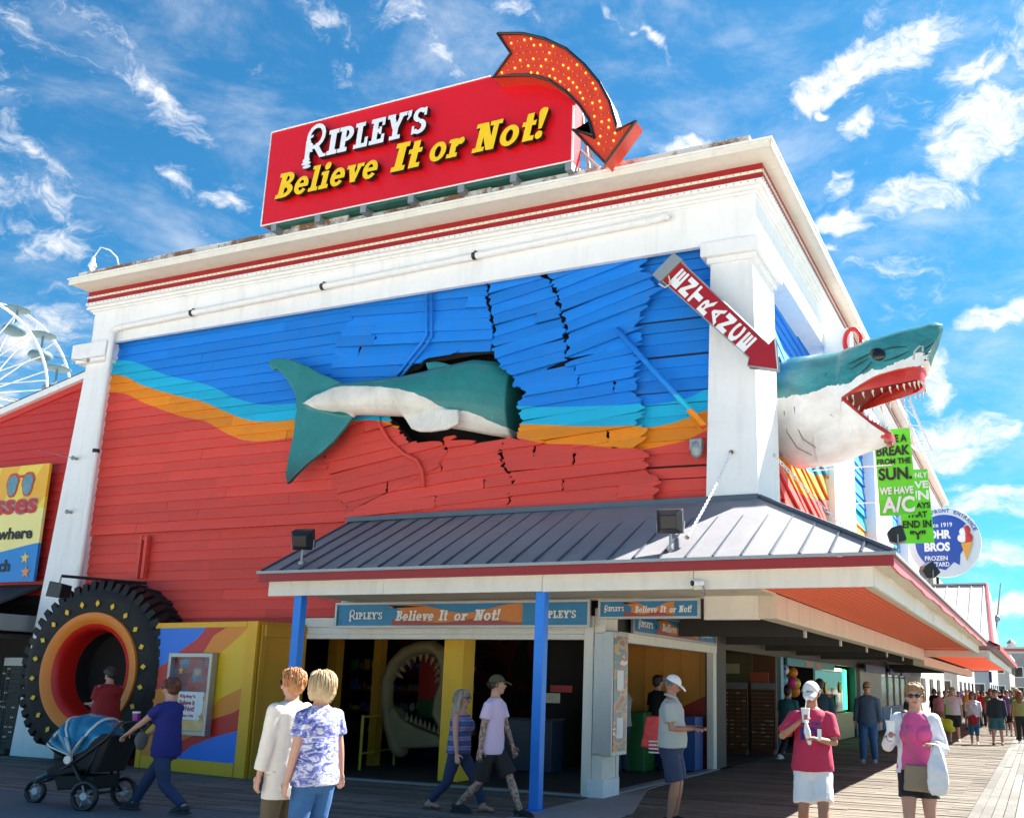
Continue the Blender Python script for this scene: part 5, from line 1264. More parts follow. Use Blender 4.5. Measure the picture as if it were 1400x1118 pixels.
for k in range(16):
    t = 2*math.pi*k/16+.19; c = (wheelpt(-64+128*math.cos(t), 529+128*math.sin(t), 80)+wheelpt(-30+126*math.cos(t), 539+126*math.sin(t), 84))/2
    gd = MB(); gd.ell(c-Vector((0, 0, 1.5)), (.95, .95, .5), n=14, m=8); gd.box(c.x-.06, c.x+.06, c.y-.06, c.y+.06, c.z-1.5, c.z+.3)
    go_ = obj('gondola', gd, m_gon, FW, smooth=50); obj('canopy', MB().ell(c+Vector((0, 0, .3)), (1.1, 1.1, .14), n=14, m=6), m_gon, go_, smooth=True)
for s_ in (-1, 1): obj('leg', MB().tube([wheelpt(-47, 534, 82), Vector((wheelpt(-47+s_*90, 700, 82).x, 48, 0))], .35, 8), m_fw, FW)
# ------------------------------------------------------------------ arcade shops beneath the side canopy
SHP = empty('arcade_shops', (-6.3, 35, 0), 'row of dim shopfronts under the side canopy', 'building')
m_brn = M('brown_panel', (.15, .06, .025), .6, var=.2, scale=2); m_dwall = M('grey_brown_wall', (.10, .085, .065), .7, var=.2)
m_crw = M('pale_shop_wall', (.50, .47, .40), .65, var=.1, dirt=.2); m_lb = M('light_blue_paint', (.16, .33, .42), .5)
obj('wall', MB().box(-6.3, -6.15, 19.93, 20.9, 0, 2.9), m_dwall, SHP)
obj('wall', MB().box(-8.0, -6.2, 25.55, 25.7, 0, 2.9).box(-8.1, -8.0, 20.9, 25.7, 0, 2.9), m_brn, SHP)
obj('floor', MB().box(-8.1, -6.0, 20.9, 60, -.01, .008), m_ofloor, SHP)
obj('panel', MB().box(-7.9, -6.8, 25.45, 25.54, .1, 2.5), M('olive_panel', (.13, .12, .05), .6), SHP)
obj('header_board', MB().box(-6.28, -6.16, 20.9, 60, 2.42, 2.9), m_dwall, SHP)
obj('light_blue_post', MB().box(-6.3, -6.12, 25.8, 26.1, 0, 2.42), m_lb, SHP)
obj('light_blue_post', MB().box(-6.3, -6.12, 37.2, 37.5, 0, 2.42), M('teal_post', (.02, .10, .12), .5), SHP)
obj('window_wall', MB().box(-7.5, -7.4, 26, 37.3, 0, 2.5), m_dark, SHP)
tp = obj('window_base', MB().box(-6.3, -6.15, 30, 36.9, 0, .85), M('pale_yellow_panel', (.55, .45, .15), .5), SHP)
obj('pale_wall', MB().box(-6.3, -6.15, 38.5, 44, 0, 2.42).box(-6.3, -6.15, 44.01, 60, 0, .95), m_crw, SHP)
obj('blue_dado', MB().box(-6.149, -6.12, 44, 52, 0, .9), M('dado_blue', (.02, .14, .34), .5), SHP)
obj('dark_door', MB().box(-6.5, -6.4, 37.5, 38.5, 0, 2.4), m_dark, SHP)
for k in range(4): obj('window_pane', MB().box(-6.24, -6.22, 44.2+k*2.2, 46.1+k*2.2, .96, 2.2), M('curtain_glass', (.22, .20, .14), .25), SHP); obj('window_frame', MB().box(-6.27, -6.17, 46.1+k*2.2, 46.4+k*2.2, .95, 2.42), m_crw, SHP)
obj('brown_door', MB().box(-6.3, -6.2, 53, 60, 0, 2.42), m_brn, SHP)
for y0, y1 in ((38.0, 43.0), (44.5, 48.0), (48.5, 51.5)):
    obj('blue_name_board', MB().box(-5.9, -5.84, y0, y1, 2.28, 2.56), M('dark_blue_board', (.005, .015, .12), .5), SHP)
sgn = empty('teal_shop_sign', (-6.0, 28, 2.3), 'teal lettered sign above the toy shop window', 'sign')
obj('board', MB().box(-6.13, -6.06, 26.3, 33.0, 2.22, 2.42), M('teal_board', (.02, .24, .28), .5), sgn)
obj('letter_strip', MB().box(-6.058, -6.05, 28.6, 29.6, 2.26, 2.38).box(-6.058, -6.05, 30.0, 30.8, 2.26, 2.38), M('orange_letters', (.6, .15, .03), .5), sgn)
rack((-7.1, 24.7, 0), 'nearer brown rack of sunglasses in the dim doorway', w=.75, h=1.75, dim=True); rack((-6.45, 25.2, 0), 'brown rack of sunglasses beside the light blue post', w=.6, h=1.75, dim=True)
random.seed(21)
bc = [((.8,.05,.03),'red'),((.05,.05,.35),'dark blue'),((.75,.75,.72),'white'),((.85,.25,.03),'orange'),((.05,.45,.10),'green'),((.10,.45,.55),'pale blue'),((.7,.04,.2),'pink'),((.82,.6,.05),'yellow')]
for k in range(13):
    c, cn = bc[k % 8]; y = 26.6+(k % 4)*.72; z = 2.15-(k//4)*.30-random.uniform(0, .1)
    o = obj('toy_ball', MB().ell((-6.35-random.uniform(0, .3), y, z), (.17, .17, .17), n=12, m=8), M('ball_'+cn, c, .3), None, smooth=True)
    props(o, f'{cn} toy ball hanging in the toy shop window, {["top","second","third","lowest"][k//4]} row, {["nearest","second","third","farthest"][k%4]}', 'ball', 'toy balls in the shop window')
cm = empty('claw_machine', (-6.5, 33.5, 0), 'glowing game cabinet edged with a green light strip', 'game cabinet')
obj('cabinet', MB().box(-7.1, -6.35, 31, 36.6, .86, 2.35), m_black, cm)
obj('glass', MB().box(-6.349, -6.34, 31.2, 36.0, .9, 2.2), m_glass, cm)
obj('light_strip', MB().box(-6.34, -6.30, 36.1, 36.45, .95, 2.3), M('green_neon', (.02, .5, .15), .5, emit=(.02, 1, .25, 3.0)), cm)
obj('top_light', MB().box(-6.34, -6.30, 32.5, 35.6, 2.24, 2.32), M('pale_green_light', (.6, .8, .5), .5, emit=(.75, 1, .6, 2.6)), cm)
for k in range(5): obj('plush_toy', MB().ell((-6.31, 31.9+k*.85, 1.35+.35*math.sin(k*2)), (.03, .22, .2)), [M('ball_green',(.05,.45,.10)), M('ball_yellow',(.8,.6,.05)), M('ball_orange',(.8,.2,.03))][k % 3], cm, smooth=True)
# ------------------------------------------------------------------ inside the main shop
JW = empty('giant_jaw', (-10.7, 16.2, 0), 'giant bone coloured shark jaw with rows of teeth standing inside the doorway', 'jaw display')
m_bone = M('bone', (.22, .165, .08), .6, var=.22, scale=3, bump=.2)
def jp(x, y): return U(x, y, 'Y', 16.2)
jo = [(533,985),(528,960),(530,930),(541,905),(556,890),(575,882),(592,880),(603,888),(609,905)]
jL = [jp(*p) for p in ((545,1018),(536,990),(529,958),(530,930),(541,908),(556,893),(575,885),(592,884),(604,893),(609,912),(608,935),(600,955),(598,975),(606,992))]
jb_ = MB().tube(jL, [.24,.20,.15,.16,.19,.20,.20,.19,.17,.14,.13,.13,.14,.13], 10, round_=True, flat=.7)
jo_ = remesh(obj('upper_jaw', jb_, m_bone, JW), .03, 3)
lowj = MB().prism([(p.x, p.z) for p in (jp(541,965),jp(556,984),(jp(575,995)),jp(600,1004),jp(612,1014),jp(606,1020),jp(575,1022),jp(545,1022),jp(532,1000),jp(530,980))], 16.05, 16.4)
remesh(obj('lower_jaw', lowj, m_bone, JW), .035, 4)
for i, (x, y) in enumerate([(557,903),(566,897),(575,895),(584,896),(592,901),(598,909),(549,912),(545,922),(600,918),(601,928)]):
    p = jp(x, y); cxy = jp(575, 945); d_ = (cxy-p).normalized()
    obj('tooth', MB().tube([p-d_*.05, p+d_*.04, p+d_*.13], [.05, .04, .004], 6), m_tooth if 0 else m_bone, JW)
for i in range(9):
    p = jp(556+i*6.2, 984+i*2.6); obj('tooth', MB().tube([p, p+Vector((0, 0, .07)), p+Vector((0, 0, .15))], [.045, .03, .004], 6), m_bone, JW)
jr = empty('red_green_backdrop', (-10.6, 17.4, 0), 'red and green painted board seen through the giant jaw', 'backdrop')
obj('red_panel', MB().box(-11.6, -10.9, 17.4, 17.45, 1.25, 2.2), M('backdrop_red', (.28, .012, .01), .6), jr); obj('green_panel', MB().box(-11.6, -10.9, 17.4, 17.45, .9, 1.245), M('backdrop_green', (.02, .08, .02), .6), jr)
rl = empty('yellow_railing', (-11.2, 15.5, 0), 'yellow metal railing in front of the giant jaw', 'railing')
r0, r1_ = U(491, 1053, 'Z', 0), U(538, 1046, 'Z', 0)
m_rail = M('rail_yellow', (.45, .30, .01), .5)
for p in (r0, r1_): obj('post', MB().tube([p, p+Vector((0, 0, .98))], .028, 8), m_rail, rl)
obj('rail', MB().tube([r0+Vector((0, 0, .95)), r1_+Vector((0, 0, .97))], .022, 8), m_rail, rl); obj('rail', MB().tube([r0+Vector((0, 0, .3)), r1_+Vector((0, 0, .32))], .02, 8), m_rail, rl)
gc = empty('green_counter', (-7.2, 18.2, 0), 'dark green counter with a small notice inside the side opening', 'counter')
obj('counter', MB().box(-8.1, -7.05, 18.4, 19.4, .012, 1.12), M('counter_green', (.012, .12, .02), .5), gc, bev=.02); obj('notice', MB().box(-7.75, -7.4, 18.385, 18.397, .78, 1.0), m_alu, gc)
rs = empty('red_display', (-8.0, 17, 1), 'small red topped display glimpsed inside the dark shop', 'display')
q = U(765, 940, 'Y', 17.5); obj('panel', MB().box(q.x-.2, q.x+.25, 17.5, 17.55, q.z-.08, q.z+.05), M('display_red', (.5, .03, .02), .5), rs); q = U(752, 953, 'Y', 17.4); obj('sheet', MB().box(q.x-.2, q.x+.2, 17.4, 17.43, q.z-.1, q.z+.08), m_cream, rs)
# ------------------------------------------------------------------ beyond: next canopy building, far buildings, tower
NX = empty('next_shop_building', (-4, 40, 0), 'next building with pale pink metal hipped roof and red eave', 'building')
m_pink = M('pale_pink_metal', (.66, .56, .56), .38, .25, var=.10, scale=.8, bump=.05, colfn=None)
zt_ = U(1350, 799, 'Y', 39).z-.1; xr = U(1350, 799, 'Y', 39).x; xr0 = U(1357, 885, 'Y', 34.2).x
rf2 = MB(); rf2.add([(-9, 34.2, 3.05), (xr0, 34.2, 3.05), (xr-.05, 39, zt_+.1), (-9, 39, zt_+.1), (xr+.10, 46, 3.05), (xr-.05, 43.0, zt_+.1), (-9, 43, zt_+.1)], [(0,1,2,3),(1,4,5,2),(3,2,5,6)])
obj('roof', rf2, m_pink, NX)
for k in range(9):
    x = -4.6+k*.42
    if x < xr: seam(Vector((x, 34.19, 3.06)), Vector((x, 38.99, zt_+.105)), NX, .03, .03, m_pink)
obj('ridge_cap', MB().box(-9, xr-.03, 38.9, 39.1, zt_+.10, zt_+.16), m_grey, NX)
obj('red_edge', MB().tube([(xr0+.02, 34.19, 3.08), (xr-.03, 39, zt_+.12)], .05, 6), m_trimr, NX)
obj('canopy_roof', MB().add([(-1.1, 34.2, 3.12), (-1.1, 60, 3.12), (-3.6, 60, 4.2), (-3.6, 34.2, 4.2)], [(0,1,2,3)]).box(-3.6, -1.1, 34.2, 60, 3.0, 3.09), m_metal, NX)
obj('red_fascia', MB().box(-1.14, -1.09, 34.15, 60, 2.95, 3.12), m_trimr, NX)
obj('white_fascia', MB().box(-1.5, -1.42, 34.2, 60, 2.66, 2.94).box(-3.7, -1.5, 34.12, 34.2, 2.72, 2.94), m_warm, NX)
obj('lattice_soffit', MB().box(-3.3, -1.55, 34.3, 59, 2.80, 2.84), M('glowing_lattice_backing', (.85, .075, .035)), NX)
obj('beam', MB().box(-3.75, -3.4, 34.2, 60, 2.45, 2.75), m_cream, NX); obj('cross_beam', MB().box(-6.1, -3.8, 46, 46.3, 2.4, 2.75), m_dkgrey, NX)
obj('upper_wall', MB().box(-9, -3.8, 43.5, 60, 3, 6.5), m_crw, NX)
an = empty('roof_antenna', (-1.0, 40, 4), 'thin whip antenna rising beyond the pink roof', 'antenna')
q0, q1 = U(1360, 880, 'Y', 44), U(1368, 797, 'Y', 44); obj('whip', MB().tube([q0, q1], [.05, .02], 6), m_grey, an); q = U(1363, 845, 'Y', 44); obj('ball', MB().ell(q, (.14, .14, .14)), m_grey, an, smooth=True)
# far buildings along the boardwalk
m_far = [M('far_wall_%d' % i, c, .7, var=.12, scale=.4, bump=0) for i, c in enumerate(((.55,.50,.42), (.38,.42,.46), (.50,.46,.42), (.30,.30,.30), (.55,.52,.50), (.32,.10,.08)))]
def farb(x0, x1, y0, y1, h, mi, label, roof='flat', wins=3):
    e_ = empty('far_building', ((x0+x1)/2, y0, 0), label, 'building', 'far boardwalk buildings')
    w_ = obj('wall', MB().box(x0, x1, y0, y1, 0, h), m_far[mi], e_)
    if roof == 'gable': obj('roof', MB().prism([(x0-.3, h), (x1+.3, h), ((x0+x1)/2, h+2.2)], y0-.3, y1), m_far[5], e_)
    else: obj('roof', MB().box(x0-.2, x1+.2, y0-.2, y1, h, h+.3), m_far[4], e_)
    for r in range(int(h//3)):
        for k in range(wins):
            x = x0+(x1-x0)*(k+.5)/wins; ww = (x1-x0)/wins*.28
            f = obj('window', MB().box(x-ww, x+ww, y0-.09, y0-.05, 1.0+r*3, 2.4+r*3), m_glass, e_)
            obj('frame', MB().box(x-ww-.12, x+ww+.12, y0-.048, y0-.005, .88+r*3, 2.52+r*3), m_white, f)
    n_ = int((y1-y0)//5)
    for r in range(int(h//3)):
        for k in range(n_): obj('window', MB().box(x1+.01, x1+.06, y0+2+k*5, y0+4+k*5, 1.0+r*3, 2.4+r*3), m_glass, e_)
    return e_
farb(-14, -6.6, 62, 80, 3.4, 0, 'cream low shop block just beyond the covered walk'); farb(-13, -5.8, 82, 104, 3.9, 4, 'pale two storey block behind the crowd, left of the blue sign')
farb(-12, -4.6, 108, 130, 4.8, 1, 'blue grey block farther along the boardwalk'); farb(-12, -3.4, 134, 160, 6, 2, 'beige block with flat roof in the far distance'); farb(-10, -1.9, 166, 195, 7.5, 3, 'grey block under the lookout tower', wins=4)
farb(-7.5, -2.2, 198, 215, 9.5, 5, 'dark brick block below the lookout tower', wins=3); farb(3.5, 14, 240, 300, 4.5, 4, 'pale building closing the end of the boardwalk', wins=4)
LT = empty('lookout_tower', (-1, 220, 0), 'pale open framed lookout tower with small domed top in the far distance', 'tower')
def lt(x, y): return U(x, y, 'Y', 220)
tz0, tz1 = lt(1383, 905).z, lt(1383, 878).z; cx_ = lt(1383, 890).x; kx = abs(lt(1388, 890).x-lt(1378, 890).x)/10
tw = MB()
for sx in (-1, 1):
    for sy in (-1, 1): tw.tube([(cx_+sx*9*kx, 220+sy*1.4, 0), (cx_+sx*7*kx, 220+sy*1.2, lt(1383, 891).z)], .14, 5)
for f in (.35, .55, .7, .85): z = lt(1383, 891).z*f; tw.tube([(cx_-8*kx, 218.7, z), (cx_+8*kx, 218.7, z)], .09, 4); tw.tube([(cx_-8*kx, 218.7, z), (cx_+8*kx, 218.7, z+3)], .07, 4)
m_lt = M('tower_pale', (.55, .58, .60), .6, bump=0); obj('frame', tw, m_lt, LT)
zg = lt(1383, 891).z; obj('gallery', MB().box(cx_-10*kx, cx_+10*kx, 218.4, 221.6, zg, zg+.25), m_lt, LT)
obj('cabin', MB().tube([(cx_, 220, zg+.25), (cx_, 220, zg+1.7)], [6*kx, 5.5*kx], 8), m_lt, LT); obj('dome', MB().tube([(cx_, 220, zg+1.7), (cx_, 220, zg+2.2), (cx_, 220, zg+2.6)], [7*kx, 4*kx, .5*kx], 8), M('tower_roof', (.30, .22, .20), .6), LT)
for (x, z, w, h, c, lb) in ((1364, 893, 8, 8, (.02,.10,.35), 'small blue hanging sign above the crowd'), (1356, 905, 14, 5, (.10,.35,.28), 'small green and orange shop sign above the crowd'), (1330, 914, 12, 4, (.55,.18,.06), 'orange shop sign on the cream low block'), (1354, 925, 4, 16, (.02,.08,.28), 'tall narrow dark blue banner beyond the crowd')):
    q = U(x, z, 'Y', 58+z % 7); q2 = U(x+w, z, 'Y', 58+z % 7); W_ = abs(q2.x-q.x)/2; Hh = W_*h/w
    e_ = empty('shop_sign', q, lb, 'sign'); obj('board', MB().box(q.x-W_, q.x+W_, q.y, q.y+.1, q.z-Hh, q.z+Hh), M('sgn%d' % x, c, .5), e_); obj('bracket', MB().tube([(q.x-W_, q.y+.05, q.z+Hh), (-6.3, q.y+.05, q.z+Hh)], .03, 5), m_grey, e_)
# ------------------------------------------------------------------ stock and clutter in the dim shops
rc = random.Random(5)
def shelves(loc, axis, L, zs, label, cols_, depth=.3, size=.14, kindn='goods'):
    e_ = empty('shelf_unit', loc, label, 'shelves'); x, y, z = loc
    for k, zz in enumerate(zs):
        if axis == 'x': obj('shelf', MB().box(x, x+L, y, y+depth, zz-.03, zz), m_brn, e_)
        else: obj('shelf', MB().box(x-depth, x, y, y+L, zz-.03, zz), m_brn, e_)
        byc = {}
        s = .05
        while s < L-.1:
            w = size*rc.uniform(.5, 1.1); h = size*rc.uniform(.6, 1.7); ci = rc.randrange(len(cols_)); mb = byc.setdefault(ci, MB())
            if rc.random() < .5:
                if axis == 'x': mb.box(x+s, x+s+w, y+.03, y+.03+w*.7, zz+.001, zz+h)
                else: mb.box(x-.03-w*.7, x-.03, y+s, y+s+w, zz+.001, zz+h)
            else:
                c = (x+s+w/2, y+.1, zz+h*.5) if axis == 'x' else (x-.1, y+s+w/2, zz+h*.5); mb.ell(c, (w*.5, w*.5, h*.5), n=8, m=5)
            s += w+rc.uniform(.01, .06)
        for ci, mb in byc.items(): obj(kindn, mb, M('goods_%d' % cols_[ci][0], cols_[ci][1], .5, var=.2), e_, kind='stuff')
    return e_
GC = [(1, (.35,.05,.03)), (2, (.05,.12,.35)), (3, (.55,.50,.42)), (4, (.45,.28,.04)), (5, (.05,.22,.08)), (6, (.30,.12,.25)), (7, (.08,.08,.09))]
shelves((-14.6, 19.0, 0), 'x', 3.4, (.5, .95, 1.4, 1.85), 'dim souvenir shelves at the back left of the main shop', GC)
shelves((-9.9, 19.6, 0), 'x', 1.1, (.5, .95, 1.4, 1.85), 'dim shelves of small goods behind the yellow post', GC)
shelves((-7.25, 26.2, 0), 'y', 3.4, (.45, .9, 1.35), 'toy shop shelves beneath the hanging balls', GC, size=.22)
shelves((-7.35, 31.0, 0), 'y', 5.4, (1.0, 1.4, 1.8), 'prize shelves behind the game cabinet glass', GC, size=.2)
shelves((-7.7, 20.95, 0), 'x', .8, (.6, 1.05, 1.5, 1.95), 'small rack of souvenirs in the dim doorway beside the side shop opening', GC, size=.1)
for k, (x, z, w, h, c, lb) in enumerate(((-6.6, 1.72, .5, .6, (.45,.10,.05), 'orange red notice on the brown doorway wall'), (-7.3, 2.1, .35, .25, (.5,.45,.3), 'cream notice high on the brown doorway wall'))):
    e_ = empty('notice', (x, 25.4, z), lb, 'notice'); obj('sheet', MB().box(x-w/2, x+w/2, 25.41, 25.44, z-h/2, z+h/2), M('notice%d' % k, c, .5), e_)
for k, (x, y) in enumerate(((-11.9, 18.2), (-8.95, 17.0))):
    e_ = empty('dark_display_case', (x, y, 0), ['low dark blue display case behind the giant jaw', 'dark display case with pale top beside the right blue post line'][k], 'display case')
    obj('case', MB().box(x-.6, x+.6, y, y+.5, .02, .95), M('case_navy', (.004, .010, .04), .4), e_, bev=.01); obj('top', MB().box(x-.62, x+.62, y-.02, y+.52, .952, .98), m_dkgrey, e_)
# ------------------------------------------------------------------ people
def ik(a, b, l1, l2, hint):
    a, b, hint = Vector(a), Vector(b), Vector(hint); d = b-a; L = min(d.length, (l1+l2)*.999)
    dn_ = d.normalized(); b = a+dn_*L
    c = (l1*l1-l2*l2+L*L)/(2*L); h = math.sqrt(max(0, l1*l1-c*c)); n = hint-dn_*hint.dot(dn_)
    n.normalize(); return a+dn_*c+n*h, b
def cloth(name, col, var=.10, rough=.8, **k): return M('cloth_'+name, col, rough, var=var, scale=k.pop('scale', 6), bump=.25, bscale=120, space='obj', **k)
SKIN = M('skin_fair', (.52, .27, .19), .5, var=.10, scale=9, bump=.05, space='obj'); SKIN2 = M('skin_tanned', (.42, .19, .115), .5, var=.12, scale=9, bump=.05, space='obj')
m_lip = M('lips', (.40, .10, .09), .5, space='obj'); m_eye = M('eye_dark', (.02, .015, .012), .2, space='obj'); m_shade = M('sunglass_black', (.01, .01, .012), .12, space='obj')
def hairm(n, c): return M('hair_'+n, c, .5, var=.35, scale=14, bump=.6, bscale=60, space='obj', stretch=(1, 1, .35))
PEOPLE = []
def person(label, loc, heading, H=1.7, fat=1.0, lean=0, skin=SKIN, feet=((.05, -.1), (-.05, .1)), lift=(0, 0), hands=(None, None), head=(0, 0),
           top=None, bottom=None, shoes=None, hair=None, hat=None, glasses=None, vox=.0075, female=False, belly=0, group=None, hint=(None, None), hair_style='short', elbows_out=.35, tattoo=None):
    """local frame: faces +X, left is +Y.  feet/hands given as right, left"""
    s = H/1.75; ps = empty('person', loc, label, 'person', group); ps.rotation_euler = (0, 0, rad(heading))
    WOFF[ps.name] = Vector((0, 0, 0))
    drop = .0
    for ft in feet: drop = max(drop, .805*s-math.sqrt(max(.01, (.812*s)**2-ft[0]**2-(abs(ft[1])-.09)**2)))
    ps.location.z = -drop
    body = MB(); fw_ = .92 if female else 1.0
    hz = .90*s
    lx = lambda z: lean*(z-hz)
    V = Vector
    spine = [(.80, .105, .075), (.90, .172*(1.06 if female else 1), .118), (1.0, .160, .112), (1.10, .142*(.94 if female else 1), .105), (1.22, .155, .112), (1.33, .172*fw_, .118), (1.41, .165*fw_, .10), (1.46, .11*fw_, .075), (1.50, .062, .058), (1.58, .056, .056)]
    def tring(z, w, d, gw=0, k=1):
        z *= s; w = w*s*(fat if z < 1.44*s else 1+(fat-1)*.3)+gw; b = (belly*s*max(0, 1-abs(z/s-1.05)/.22)); d = d*s*(fat if z < 1.44*s else 1)+gw
        return [V((lx(z)+(d+(b if math.cos(t) > 0 else 0))*math.cos(t), w*math.sin(t), z)) for t in (2*math.pi*i/20 for i in range(20))]
    body.loft([tring(q[0], q[1]*(.93 if .78 < q[0] < 1.12 else 1), q[2]*(.93 if .78 < q[0] < 1.12 else 1)) for q in spine])
    if female: body.ell((lx(1.26*s)+.085*s*fat, .075*s, 1.265*s), (.07*s*fat, .075*s*fat, .075*s)); body.ell((lx(1.26*s)+.085*s*fat, -.075*s, 1.265*s), (.07*s*fat, .075*s*fat, .075*s))
    shw = .175*s*fw_*(1+(fat-1)*.5)
    sh = [V((lx(1.40*s), -shw, 1.40*s)), V((lx(1.40*s), shw, 1.40*s))]
    hp = [V((0, -.088*s*fat**.5, .88*s)), V((0, .088*s*fat**.5, .88*s))]
    legs = []; arms = []
    for i in range(2):
        ft = feet[i]; an_ = V((ft[0], ft[1], (.075+lift[i])*s+drop)); kn, an_ = ik(hp[i], an_, .416*s, .40*s, (1, 0, .1)); legs.append((hp[i], kn, an_))
        f2 = fat**.6
        body.tube([hp[i], hp[i]+(kn-hp[i])*.5, kn, kn+(an_-kn)*.3, an_], [.080*s*f2, .076*s*f2, .055*s*f2, .056*s*f2, .036*s], 12, round_=True)
        hd_d = (-1 if i == 0 else 1)
        ha = hands[i] if hands[i] else (lx(.8*s)+.04, hd_d*(shw+.10*s), .80*s)
        hn = hint[i] if hint[i] else (-1, hd_d*elbows_out, -.2)
        el_, wr = ik(sh[i], ha, .285*s, .245*s, hn); arms.append((sh[i], el_, wr))
        body.tube([sh[i], sh[i]+(el_-sh[i])*.5, el_, el_+(wr-el_)*.3, wr], [.046*s*f2, .044*s*f2, .038*s, .037*s, .025*s], 10, round_=True)
        d = (wr-el_).normalized(); side = d.cross(V((0, 0, 1))).normalized() if abs(d.z) < .95 else V((0, 1, 0)).cross(d).normalized()
        if abs(d.z) >= .8: side = V((1, 0, 0)) if hd_d else side
        side = (side-d*side.dot(d)).normalized(); nrm = d.cross(side).normalized()
        if nrm.dot(V((0, -hd_d, 0))) < 0: nrm = -nrm
        R = Matrix((d, side, nrm)).transposed(); c = wr+d*.045*s
        body.ell(c, (.052*s, .040*s, .018*s), R=R, n=10, m=6)
        for q in range(4):
            o = c+d*.040*s+side*(q-1.5)*.0205*s; Lf = (.062, .075, .070, .052)[q]*s
            body.tube([o, o+d*Lf*.5+nrm*.006*s, o+d*Lf*.78+nrm*.035*s], [.0105*s, .0098*s, .008*s], 7, round_=True)
        o = wr+d*.03*s+side*.036*s*(1); body.tube([o, o+(d*.6+side*.8+nrm*.3)*.032*s, o+(d*.95+side*.8+nrm*.6)*.05*s], [.013*s, .011*s, .009*s], 7, round_=True)
        a2 = an_; body.tube([a2-V((.035*s, 0, .03*s)), a2+V((.05*s, 0, -.025*s)), a2+V((.14*s, 0, -.045*s))], [.036*s, .034*s, .026*s], 9, round_=True)
    yaw, nod = rad(head[0]), rad(head[1]); hc = V((lx(1.64*s)+.015*s, 0, 1.635*s)); HR = Matrix.Rotation(yaw, 4, 'Z') @ Matrix.Rotation(nod, 4, 'Y'); HT = Matrix.Translation(hc) @ HR @ Matrix.Scale(s, 4)
    body.tube([V((lx(1.48*s), 0, 1.46*s)), hc-V((.01, 0, .04*s))], [.058*s, .052*s], 12)
    body.ell((0, 0, .012), (.094, .074, .105), T=HT, n=16, m=12); body.ell((.030, 0, -.052), (.058, .050, .058), T=HT, n=12, m=8); body.ell((.055, 0, -.085), (.028, .030, .022), T=HT, n=8, m=6)
    body.tube([(.088, 0, .018), (.106, 0, -.012), (.096, 0, -.022)], [.009, .013, .011], 7, T=HT, round_=True)
    for q in (-1, 1): body.ell((-.004, q*.075, -.008), (.018, .010, .030), T=HT, n=8, m=6); body.ell((.078, q*.034, -.030), (.018, .02, .02), T=HT, n=8, m=6)
    bo = obj('body', body, skin, ps); remesh(bo, vox, 2, .5)
    def child(name, mb, mat, v=.010, sm=3, disp=0, ds=.12, rm=True):
        o = obj(name, mb, mat, ps, smooth=True)
        if rm: remesh(o, max(v, vox), sm, .5, disp, ds)
        return o
    for q in (-1, 1):
        if not glasses: obj('eye', MB().ell((.086, q*.030, .016), (.012, .014, .008), T=HT, n=8, m=6), m_eye, ps, smooth=True)
    obj('mouth', MB().ell((.090, 0, -.052), (.010, .024, .006), T=HT, n=10, m=6), m_lip, ps, smooth=True)
    if glasses:
        gm = MB()
        for q in (-1, 1): gm.ell((.094, q*.033, .014), (.012, .029, .020), T=HT, n=12, m=6); gm.tube([(.085, q*.058, .018), (.05, q*.078, .018), (-.01, q*.084, .010)], .004, 5, T=HT)
        gm.tube([(.1, -.01, .018), (.1, .01, .018)], .004, 5, T=HT); obj('sunglasses', gm, m_shade if glasses == 'dark' else M('clear_glasses', (.15, .10, .10), .2, space='obj'), ps, smooth=True)
    # garments
    if top:
        mt, hem, sleeve, loose = top[:4]; tb_ = MB(); z0 = hem/s
        zs = [(z0, .172, .118)]+[q for q in spine if q[0] > z0+.03 and q[0] < 1.45]+([(1.455, .115*fw_, .082), (1.48, .07, .068)] if len(top) < 5 else [])
        rs = []
        for (z, w, d) in zs:
            ll = loose*(1 if z < 1.40 else .5); 
            if z < 1.14: w = max(w, .160); d = max(d, .120)
            ll += .016*max(0, min(1, (1.12-z)/.15))
            rs.append(tring(z, w, d, ll))
        tb_.loft(rs)
        if female: tb_.ell((lx(1.26*s)+.085*s*fat, .075*s, 1.265*s), (.07*s*fat+loose, .075*s*fat+loose, .078*s+loose)); tb_.ell((lx(1.26*s)+.085*s*fat, -.075*s, 1.265*s), (.07*s*fat+loose, .075*s*fat+loose, .078*s+loose))
        for i in range(2):
            a, e, w_ = arms[i]
            if sleeve <= 0: continue
            f2 = fat**.6
            if sleeve <= 1: tb_.tube([a+(a-V((a.x, 0, a.z))).normalized()*-.03, a, a+(e-a)*sleeve*.5, a+(e-a)*sleeve], [.05*s*f2+loose*.6, .056*s*f2+loose*.5, .053*s*f2+loose*.7, .054*s*f2+loose*.9], 14)
            else: tb_.tube([a+V((0, 0, 0)), a+(e-a)*.5, e, e+(w_-e)*(sleeve-1)], [.058*s*f2+loose, .052*s*f2+loose, .044*s*f2+loose, .034*s+loose], 14, round_=False)
        child('shirt', tb_, mt, .010, 3, .018, .16)
